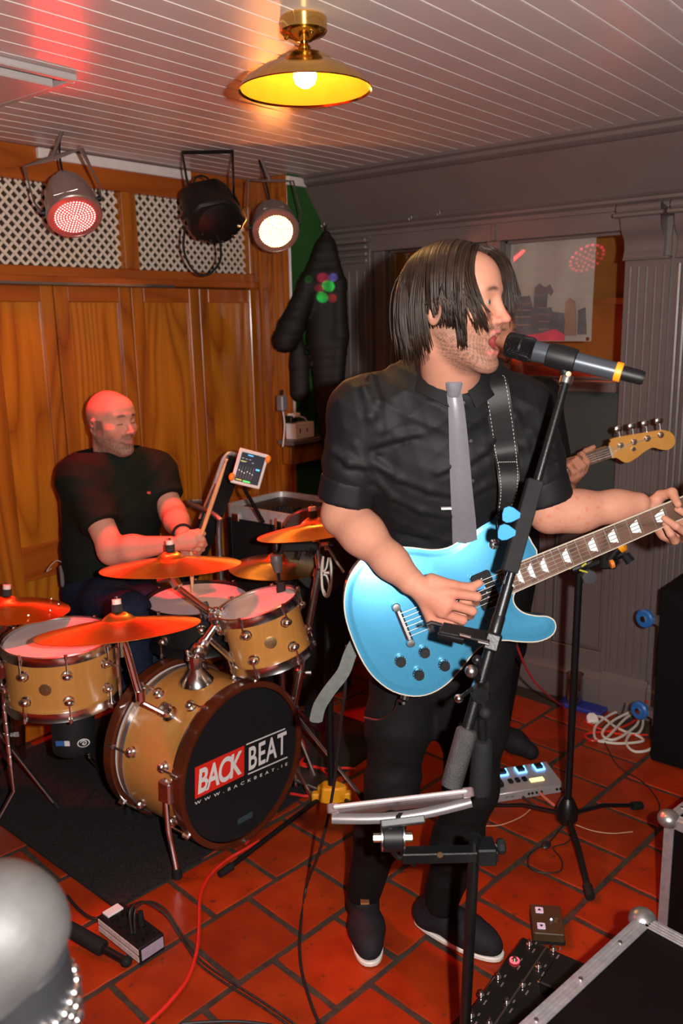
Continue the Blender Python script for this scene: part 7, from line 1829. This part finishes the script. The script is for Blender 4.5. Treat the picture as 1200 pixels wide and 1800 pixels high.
# ------------------------------------------------------------------ speaker cabinet on its back, with castors
cx0, cy0 = atz(1141, 1338, 0).x, atz(1141, 1338, 0).y; zt_ = .69
t = thing('speaker_cabinet', 'black carpeted speaker cabinet with blue castors at the right edge', 'speaker', V(cx0+.15, cy0-.3, 0))
CARP = mat('black_carpet', (.0065, .006, .007), .95, 0, .4, 180, .4, 300, spec=.1)
part(MB().bb((cx0, cy0-.62, .004), (cx0+.30, cy0, zt_)), 'box', CARP, t, .01, seg=2)
CBL = mat('blue_castor', (.02, .12, .38), .4); ZNC = mat('zinc_plate', (.6, .55, .5), .3, .9)
for px, py in ((1131, 1108), (1120, 1275)):
    c = W(px, py, 2.93); yv = cy0+.055; c = V(cx0+.06, yv, c.z)
    part(MB().box((0, 0, 0), (.07, .006, .07), Matrix.Translation((cx0+.06, cy0+.004, c.z))), 'castor_plate', ZNC, t, .002)
    w_ = part(MB().lathe([(.012, -.012), (.030, -.012), (.036, -.006), (.036, .006), (.030, .012), (.012, .012), (.012, -.012)], 24, frame((-1, .25, 0), None, c+V(-.005, .012, 0))), 'castor_wheel', CBL, t, label='blue castor wheel')
    part(MB().lathe([(0, -.016), (.012, -.015), (.012, .015), (0, .016)], 12, frame((-1, .25, 0), None, c+V(-.005, .012, 0))), 'castor_hub', CHROME, w_)
    for s_ in (-1, 1): part(MB().prism([(.0, -.018), (.05, -.006), (.05, .006), (0, .018)], -.001, .001, frame((-1, .25, 0), (0, 1, 0), V(cx0+.06+s_*.017, cy0+.006, c.z))), 'castor_fork', ZNC, t)
# glass, blue tray and plug by the skirting
jb = V(XW-.075, 1.405, 0)
single(MB().lathe([(0, .022), (.034, .022), (.036, .03), (.037, .13), (.034, .135), (.035, .14), (.037, .155), (.035, .155), (.033, .14), (.034, .03), (0, .03)], 24, Matrix.Translation(jb)), 'glass_jar', CLEAR, 'clear glass jar standing by the skirting board', 'glass', loc=jb)
single(MB().bb((XW-.115, 1.27, .001), (XW-.03, 1.47, .020)), 'blue_tray', mat('blue_plastic', (.015, .03, .25), .45), 'flat blue plastic tray under the glass jar', 'tray', bevel=.004, loc=(XW-.1, 1.37, 0))
pl_ = atz(1040, 1262, .02)
t = thing('mains_plug', 'white mains plug lying before the blue tray', 'plug', pl_)
part(MB().prism([(-.022, -.02), (.022, -.02), (.024, .008), (.012, .026), (-.012, .026), (-.024, .008)], 0, .022, frame(UP-FH*.5, RH, pl_-UP*.012)), 'body', WHITEP, t, .004)
for x, y in ((-.01, -.028), (.01, -.028)): part(MB().box((x, y, .011), (.004, .016, .006), frame(UP-FH*.5, RH, pl_-UP*.012)), 'pin', BRASS, t)
# ------------------------------------------------------------------ cables
def cable(name, label, pts, r, m_, grp=None):
    P_ = [Vector(p) for p in pts]; single(MB().tube(spline(P_, 7), r, 7), name, m_, label, 'cable', grp, loc=P_[0])
fz = lambda x, y, z=.006: atz(x, y, z)
WCB = mat('white_cable', (.62, .58, .52), .45)
cable('white_cable', 'white cable loosely coiled in front of the speaker cabinet', [pl_+UP*.01, fz(1060, 1262), fz(1085, 1280), fz(1120, 1290), fz(1128, 1262), fz(1090, 1250), fz(1050, 1272), fz(1045, 1296), fz(1062, 1300), fz(1100, 1262, .015), fz(1120, 1255, .015), fz(1118, 1275, .012), fz(1080, 1300, .012), fz(1058, 1290, .012), fz(1080, 1265, .02), fz(1135, 1240, .03)], .0055, WCB)
cable('white_cable', 'white cable running right past the speaker cabinet\'s foot', [fz(1052, 1303), fz(1090, 1307), fz(1130, 1302), fz(1110, 1290), fz(1100, 1305), fz(1112, 1320), fz(1135, 1320), fz(1160, 1308), fz(1185, 1315), fz(1215, 1335)], .0055, WCB)
cable('red_cable', 'red cable hanging from the blue guitar to the floor by the wall', [W(902, 1105, 2.35), W(910, 1140, 2.5), W(930, 1185, 2.75), W(955, 1215, 2.95), fz(990, 1243), fz(1040, 1275), fz(1085, 1290), fz(1138, 1292)], .004, RED)
cable('red_cable', 'red cable looping beside the blue castor of the speaker', [fz(1138, 1235, .09), fz(1118, 1215, .09), fz(1110, 1235, .03), fz(1120, 1262), fz(1080, 1283), fz(1030, 1290), fz(1040, 1302), fz(1070, 1298)], .0045, RED)
cable('black_cable', 'thin black cable looping up behind the speaker cabinet', [fz(1090, 1262), fz(1098, 1235, .06), fz(1095, 1200, .12), fz(1110, 1188, .14), fz(1140, 1185, .14)], .004, BLK)
cable('red_cable', 'red cable coiled on the mat right of the bass drum', [fz(530, 1300, .05), fz(537, 1325, .02), fz(528, 1345, .015), fz(560, 1350, .015), fz(575, 1365, .015), fz(560, 1385, .015), fz(525, 1375, .015), fz(515, 1362, .015), fz(545, 1358, .018), fz(562, 1375, .018), fz(545, 1398, .018), fz(510, 1395, .018)], .005, RED)
cable('red_cable', 'red cable running across the mat behind the yellow yoke', [fz(530, 1342, .015), fz(575, 1352, .015), fz(605, 1350, .015), fz(625, 1352, .015)], .005, RED)
cable('red_cable', 'long red cable curving over the tiles from the mat to the lower left', [fz(455, 1478, .012), fz(432, 1492, .012), fz(398, 1512), fz(368, 1540), fz(352, 1575), fz(350, 1620), fz(346, 1670), fz(330, 1720), fz(295, 1765), fz(262, 1797), fz(230, 1825)], .0052, RED)
cable('black_cable', 'black lead falling from the guitar side down the tiles to the front', [W(609, 1135, 1.88), W(606, 1215, 1.90), W(600, 1260, 1.95), W(585, 1390, 2.05), W(563, 1490, 2.05), fz(538, 1560, .02), fz(527, 1640), fz(529, 1700), fz(545, 1760), fz(565, 1810)], .0042, BLK)
for k, o_ in enumerate((0, 9)):
    cable('black_cable', ('upper' if k == 0 else 'lower')+' of two dark leads arching from the power block across the tiles', [fz(237-o_*.6, 1640, .06), fz(238-o_, 1600, .12), fz(262-o_, 1585, .10), fz(292, 1600+o_, .05), fz(318, 1640+o_), fz(350, 1685+o_), fz(400, 1722+o_), fz(460, 1760+o_), fz(520, 1802+o_)], .0031, mat('braided_cable', (.02, .015, .012), .6, 0, .8, 160))
cable('black_cable', 'black lead lying along the bottom edge of the photo', [fz(320, 1800), fz(360, 1797), fz(420, 1796), fz(480, 1803), fz(520, 1815)], .004, BLK)
cable('black_cable', 'black cable from the mat edge to the power block', [fz(118, 1575, .008), fz(140, 1600, .006), fz(165, 1615), fz(190, 1608), fz(205, 1600, .01)], .005, BLK)
cable('thin_cable', 'thin pale lead on the tiles under the tripod stand', [fz(846, 1452), fz(880, 1450), fz(915, 1436), fz(935, 1420)], .0016, mat('pale_wire', (.5, .3, .2), .4))
cable('thin_cable', 'thin pale lead curving right of the tripod stand', [fz(1012, 1450), fz(1040, 1460), fz(1075, 1465), fz(1112, 1462)], .0016, mat('pale_wire', (.5, .3, .2), .4))
cable('thin_cable', 'thin black lead in a loop beside the tripod stand\'s leg', [fz(990, 1450), fz(965, 1480), fz(932, 1500), fz(930, 1525), fz(955, 1534), fz(985, 1530), fz(986, 1510), fz(972, 1490), fz(995, 1482), fz(1010, 1465)], .0022, BLK)
cable('thin_cable', 'thin dark lead curving over the tiles toward the speaker', [fz(1060, 1300), fz(1085, 1345), fz(1130, 1375), fz(1157, 1410), fz(1155, 1435)], .0022, BLK)
single(MB().sph(fz(960, 1485, .010), (.022, .014, .008), None, 12, 8), 'cable_tie', BLK, 'small black cable bundle on the tiles by the tripod leg', 'cable tie')
# ------------------------------------------------------------------ floor pedals
A_, B_ = atz(866, 1413, 0), atz(990, 1393, 0); px_ = (B_-A_).normalized(); py_ = UP.cross(px_); PW = (B_-A_).length; PD = .135
MP = Matrix((px_, py_, UP)).transposed().to_4x4(); MP.translation = A_
t = thing('effects_pedal', 'silver multi-effects pedal with blue-lit switches and yellow display', 'pedal', A_)
SIL = mat('silver_pedal', (.36, .33, .33), .4, .3)
bdp = part(MB().add([MP @ V(x, y, z) for x, y, z in ((0, 0, 0), (PW, 0, 0), (PW, PD, 0), (0, PD, 0), (0, 0, .034), (PW, 0, .034), (PW, PD, .052), (0, PD, .052))], [(3, 2, 1, 0), (4, 5, 6, 7), (0, 1, 5, 4), (1, 2, 6, 5), (2, 3, 7, 6), (3, 0, 4, 7)]), 'body', SIL, t, .003)
BLUEL = mat('blue_light', (.1, .3, 1), .4, emit=(.12, .42, 1.0), estr=4.0)
pt = lambda x, y: MP @ V(x, y, .034+.018*y/PD)
for k in range(3):
    x = PW*(.30+.265*k)
    part(MB().tube([pt(x-.018, .118)+UP*.006, pt(x-.016, .088)+UP*.004, pt(x+.016, .088)+UP*.004, pt(x+.018, .118)+UP*.006], .0035, 6), 'light_bar', BLUEL, t)
    part(MB().box((0, 0, 0), (.028, .026, .014), frame(UP, px_, pt(x, .107)+UP*.006)), 'switch', BLACKP, t, .003)
    part(MB().box((0, 0, 0), (.016, .022, .010), frame(UP, px_, pt(PW*(.33+.1*k), .052)+UP*.004)), 'button', BLACKP, t, .002)
part(MB().box((0, 0, 0), (.052, .018, .004), frame(UP-py_*.15, px_, pt(PW*.69, .042)+UP*.002)), 'display', mat('yellow_display', (1, .8, .3), .4, emit=(1.0, .72, .22), estr=2.2), t, .001)
part(MB().prism([(-.01, -.005), (.05, -.01), (.055, .10), (.02, .15), (-.02, .13)], 0, .02, frame(UP-px_*.2, px_, pt(.0, .02)+UP*.004)), 'expression_treadle', RUBBER, t, .004)
for k, x in enumerate((.50, .55, .61, .68, .90, .95)): part(MB().cyl(MP @ V(PW*x, .001, .018), MP @ V(PW*x, -.004, .018), .0045, n=10), 'socket', BLACKP, t)
text('EFFECTS GT-100'[8:], PW*.12, .007, MP @ frame((0, -1, 0), (1, 0, 0), (PW*.17, -.0012, .014)), BLACKP, bdp, 'model_name')
part(MB().tube(spline([MP @ V(PW*.40, -.01, .015), MP @ V(PW*.43, -.03, .01), MP @ V(PW*.47, -.06, .008), MP @ V(PW*.52, -.09, .005)], 4), .005, 7), 'jack_lead', BLK, t)
part(MB().tube(spline([MP @ V(PW*.64, -.01, .02), MP @ V(PW*.66, -.03, .015), MP @ V(PW*.72, -.08, .006)], 4), .0055, 7), 'jack_lead', mat('salmon_plug', (.5, .12, .07), .5), t)
# small page-turner pedal
c4 = [atz(x, y, .030) for x, y in ((938, 1590), (991, 1592), (984, 1646), (932, 1640))]
cc = sum(c4, Vector())/4; ux = ((c4[1]-c4[0])+(c4[2]-c4[3])).normalized(); uy = UP.cross(ux); sw_, sh_ = (c4[1]-c4[0]).length, (c4[0]-c4[3]).length
MS = Matrix((ux, uy, UP)).transposed().to_4x4(); MS.translation = V(cc.x, cc.y, 0)
t = thing('page_turner_pedal', 'small brown-black two-button foot pedal with white arrow buttons', 'pedal', V(cc.x, cc.y, 0))
part(MB().prism(rrect(-sw_/2, -sh_/2, sw_/2, sh_/2, .006), .004, .032, MS), 'body', mat('umber_plastic', (.05, .03, .012), .5), t, .002)
part(MB().prism(rrect(-sw_/2-.002, -sh_/2-.002, sw_/2+.002, sh_/2+.002, .006), .0, .008, MS), 'base', RUBBER, t)
for s_ in (-1, 1):
    b_ = part(MB().prism(rrect(-.011, -.012, .011, .012, .003), 0, .003, MS @ Matrix.Translation((-sw_*.22, s_*sh_*.27, .032))), 'button', mat('lilac_button', (.55, .5, .62), .4, emit=(.5, .45, .62), estr=.25), t, .0006)
    part(MB().prism([(-.005*s_, -.003), (.005*s_, -.003), (0, .006)] if s_ > 0 else [(-.005, .003), (.005, .003), (0, -.006)], .003, .0036, MS @ Matrix.Translation((-sw_*.22, s_*sh_*.27, .032))), 'arrow', BLACKP, b_)
part(MB().sph((sw_*.13, -.002, .033), .0032, MS, 8, 6), 'led', mat('pale_led', (.6, .8, 1), .4, emit=(.5, .75, 1), estr=4), t)
text('iRig', .022, .012, MS @ Matrix.Translation((sw_*.36, -.015, .0325)) @ Matrix.Rotation(1.5708, 4, 'Z'), mat('dim_print', (.16, .12, .07), .5), t, 'print')
# pedalboard
a4 = [atz(x, y, .05) for x, y in ((918, 1646), (1062, 1700), (800, 1810))]
ux = (a4[0]-a4[2]).normalized(); uy = UP.cross(ux); dlen = .40; wid = (a4[1]-a4[0]).length*1.05
if (a4[1]-a4[0]).dot(uy) < 0: uy = -uy
o_b = a4[0]-ux*dlen
MBD = Matrix((ux, uy, ux.cross(uy))).transposed().to_4x4(); MBD.translation = V(o_b.x, o_b.y, .05)
sg = 1 if ux.cross(uy).z > 0 else -1
t = thing('pedalboard', 'long black guitar pedalboard with two rows of footswitches', 'pedal', V(o_b.x, o_b.y, 0))
GLS = mat('gloss_black_panel', (.010, .011, .010), .22, 0, .2, 20, coat=.3)
part(MB().bb((0, 0, -.046*sg), (dlen, wid, 0)) if False else MB().box((dlen/2, wid/2, -.023*sg), (dlen, wid, .046), MBD), 'body', GLS, t, .003)
part(MB().tube([MBD @ V(0, wid*.30, .001*sg), MBD @ V(dlen, wid*.30, .001*sg)], .0025, 6), 'trim_line', mat('dull_trim', (.05, .035, .03), .4), t)
REDL = mat('red_ring_light', (1, .1, .1), .4, emit=(1, .05, .08), estr=3)
for x, y in ((930, 1656), (972, 1666), (904, 1685), (946, 1696), (875, 1714), (918, 1728), (845, 1745), (890, 1759), (859, 1795), (828, 1782), (948, 1722), (970, 1712)):
    p = atz(x, y+4, .052); small = (x, y) in ((948, 1722), (970, 1712))
    sw2 = part(MB().lathe([(.0085, 0), (.0085, .003), (.0045, .004), (.0045, .009), (.0052, .010), (.0045, .0135), (0, .014)], 14, Matrix.Translation(p) @ Matrix.Scale(.55 if small else 1.0, 4)), 'footswitch', CHROME, t)
    if (x, y) == (904, 1685): part(MB().lathe([(.008, 0), (.013, .001), (.013, .003), (.008, .003)], 18, Matrix.Translation(p)), 'ring_light', REDL, sw2)
    if not small:
        for dx, dy, w_ in ((-.014, -.018, .016), (.016, -.012, .010)): part(MB().box((dx, dy, -.0016), (w_, .004, .0006), Matrix.Translation(p) @ Matrix.Rotation(math.atan2(ux.y, ux.x), 4, 'Z')), 'print_mark', mat('faint_print', (.14, .11, .10), .5), sw2)
part(MB().box((dlen*.72, wid*.62, .015*sg), (.09, .055, .03), MBD), 'tuner_block', BLACKP, t, .003)
for k in range(3): part(MB().tube(spline([MBD @ V(dlen*.6+.03*k, wid*.7, .01*sg), MBD @ V(dlen*.62+.03*k, wid*.8, .035*sg), MBD @ V(dlen*.6+.03*k, wid*.95, .01*sg)], 5), .004, 6), 'patch_lead', BLK, t)
# ------------------------------------------------------------------ power block with plugs, stand foot
P0, P1_, P2_ = atz(247, 1699, 0), atz(174, 1640, 0), atz(288, 1668, 0)
ux = (P1_-P0).normalized(); LW = (P1_-P0).length; uy = UP.cross(ux); uy = uy if uy.dot(P2_-P0) > 0 else -uy; LD = (P2_-P0).length
MX = Matrix((ux, uy, UP)).transposed().to_4x4(); MX.translation = P0
t = thing('power_block', 'black multi-socket power block with white side labels on the tiles', 'power block', P0)
part(MB().box((LW/2, LD/2, .028), (LW, LD, .052), MX), 'body', BLACKP, t, .003)
LBL = mat('white_label', (.55, .48, .44), .6, 0, .15, 60)
for z0 in (.018, .040): part(MB().box((LW/2, -.001, z0), (LW*.96, .002, .016), MX), 'side_label', LBL, t)
part(MB().box((-.001, LD/2, .030), (.002, LD*.86, .032), MX), 'end_label', mat('mauve_label', (.32, .26, .33), .6, 0, .1, 60), t)
for k in range(4):
    for j in range(2): part(MB().cyl(MX @ V(LW*(.15+.2*k), LD*(.28+.42*j), .054), MX @ V(LW*(.15+.2*k), LD*(.28+.42*j), .060), .012, n=12), 'socket', BLACKM, t)
for k in range(2): part(MB().cyl(MX @ V(LW*(.35+.2*k), LD*.7, .058), MX @ V(LW*(.35+.2*k), LD*.7, .10), .010, .007, 12), 'plug', RUBBER, t)
part(MB().box((LW*.92, LD*.5, .056), (.03, .05, .006), MX), 'switch_plate', WHITEP, t, .001)
fa_, fb_ = atz(222, 1690, .014), atz(120, 1632, .05)
t = thing('stand_foot', 'thick black rubber-tipped stand foot lying beside the power block', 'stand', fb_)
part(MB().cyl(fb_, lerp(fb_, fa_, .62), .021, n=14), 'sleeve', RUBBER, t, .002)
part(MB().cyl(lerp(fb_, fa_, .60), fa_, .011, n=12), 'tube', BLACKM, t)
part(MB().sph(fa_, (.016, .016, .014), None, 12, 8), 'tip', RUBBER, t)
# ------------------------------------------------------------------ flight cases at the lower right
LAM = mat('dark_plum_laminate', (.0042, .0022, .0025), .5, 0, .2, 20, spec=.2)
EXT = mat('grooved_aluminium', (.52, .50, .51), .42, .7, .15, 60, .1, 160)
def flight_case(name, label, corner, ang, lx, ly, ztop, e=.032):
    """corner = far-left top corner; lx runs along -x, ly along -y of the case's own turned frame"""
    t = thing(name, label, 'flight case', V(corner.x, corner.y, 0), 'flight cases')
    Mc = rotz(ang, V(corner.x, corner.y, 0))
    part(MB().box((-lx/2, -ly/2, ztop/2), (lx-.006, ly-.006, ztop-.006), Mc), 'panel_box', LAM, t)
    for (x0, y0, x1, y1) in ((0, 0, -lx, 0), (0, 0, 0, -ly), (-lx, 0, -lx, -ly), (0, -ly, -lx, -ly)):
        sx, sy = (1 if x0 == x1 else 0), (1 if y0 == y1 else 0); ins = e/2
        cx, cy = (x0+x1)/2, (y0+y1)/2; inx = -ins if cx > -lx/2 else ins; iny = -ins if cy > -ly/2 else ins
        c_ = (cx+(inx if sx else 0), cy+(iny if sy else 0), ztop); d_ = (e if sx else lx, e if sy else ly, .004)
        o = part(MB().box(c_, d_, Mc), 'edge_extrusion', EXT, t, .001)
        for q in (.28, -.28, 0): 
            g = (c_[0]+(0 if sx else q*lx), c_[1]+(q*ly if sx else 0), ztop+.003); part(MB().lathe([(.005, -.001), (.0045, .0015), (0, .002)], 12, Mc @ Matrix.Translation(g)), 'rivet', STEEL, o)
        for k in (-1, 0, 1): part(MB().tube([Mc @ V(c_[0]+(k*.008 if sx else -lx/2), c_[1]+(k*.008 if sy else -ly/2), ztop+.0022), Mc @ V(c_[0]+(k*.008 if sx else lx/2), c_[1]+(k*.008 if sy else ly/2), ztop+.0022)], .0012, 5), 'groove_rib', EXT, o)
        o2 = part(MB().box((cx, cy, ztop-e/2), (d_[0] if not sx else .004, d_[1] if not sy else .004, e), Mc), 'side_extrusion', EXT, t)
    for cx in (0, -lx):
        for cy in (0, -ly):
            part(MB().box((cx+(-e/2 if cx == 0 else e/2), cy+(-.0 if cy == 0 else 0), ztop/2), (e, .004, ztop), Mc), 'upright_extrusion', EXT, t)
            part(MB().box((cx, cy+(-e/2 if cy == 0 else e/2), ztop/2), (.004, e, ztop), Mc), 'upright_extrusion', EXT, t)
            part(MB().sph((cx*.99-.006 if cx == 0 else cx+.006, cy-.006 if cy == 0 else cy+.006, ztop-.008), (.030, .030, .024), Mc, 14, 9), 'ball_corner', mat('zinc_corner', (.50, .49, .48), .35, .85, .1, 30), t)
    return t
zc1 = .40; k1 = atz(1127, 1606, zc1)
flight_case('flight_case', 'black flight case with grooved aluminium edges in the lower right corner', k1, math.radians(-9), .52, .62, zc1)
zc2 = .50; k2 = W(1200, 1446, 2.02)
flight_case('flight_case', 'taller flight case with riveted edge cut off by the right edge', V(k2.x+.30, k2.y, 0), math.radians(-9), .30, .50, k2.z, .026)
# ------------------------------------------------------------------ studded stool back in the foreground
fgc = W(10, 1690, .72)
t = thing('bar_stool', 'out-of-focus grey padded stool back with black beaded side, lower left', 'stool', V(fgc.x, fgc.y, 0))
Ff = Field(); ax_ = (UP*.9-RH*.15).normalized()
Ff.cone(fgc-UP*.02-RH*.02, fgc+UP*.045-RH*.01, .064, .050, .03)
Ff.ell(fgc+UP*.03-RH*.005, (.068, .068, .060), None, .03)
Ff.cut(fgc-UP*.02+RH*.02, -UP*.75+RH*.65)
l_, h_ = bx([fgc], .16); body_mesh('padded_top', [(Ff, l_, h_, .006)], mat('pale_grey_leather', (.046, .043, .042), .6, 0, .3, 14, .06, 90), t, fgc*V(1, 1, 0).x*0+V(fgc.x, fgc.y, 0) if False else V(fgc.x, fgc.y, 0))
part(MB().lathe([(0, -fgc.z+.02), (.055, -fgc.z+.02), (.058, -.3), (.062, -.04), (.058, .0), (.04, .02), (0, .022)], 28, Matrix.Translation(fgc)), 'post_cover', mat('black_vinyl', (.012, .012, .014), .5), t)
for k in range(36):
    a = k*.36-2.2; r_ = .0625
    for j in range(3): part(MB().sph(fgc+RH*(r_*math.cos(a))-FH*(r_*math.sin(a))-UP*(.040+.016*j+.004*(k % 2)), .0058, None, 8, 6), 'stud', CHROME, t)
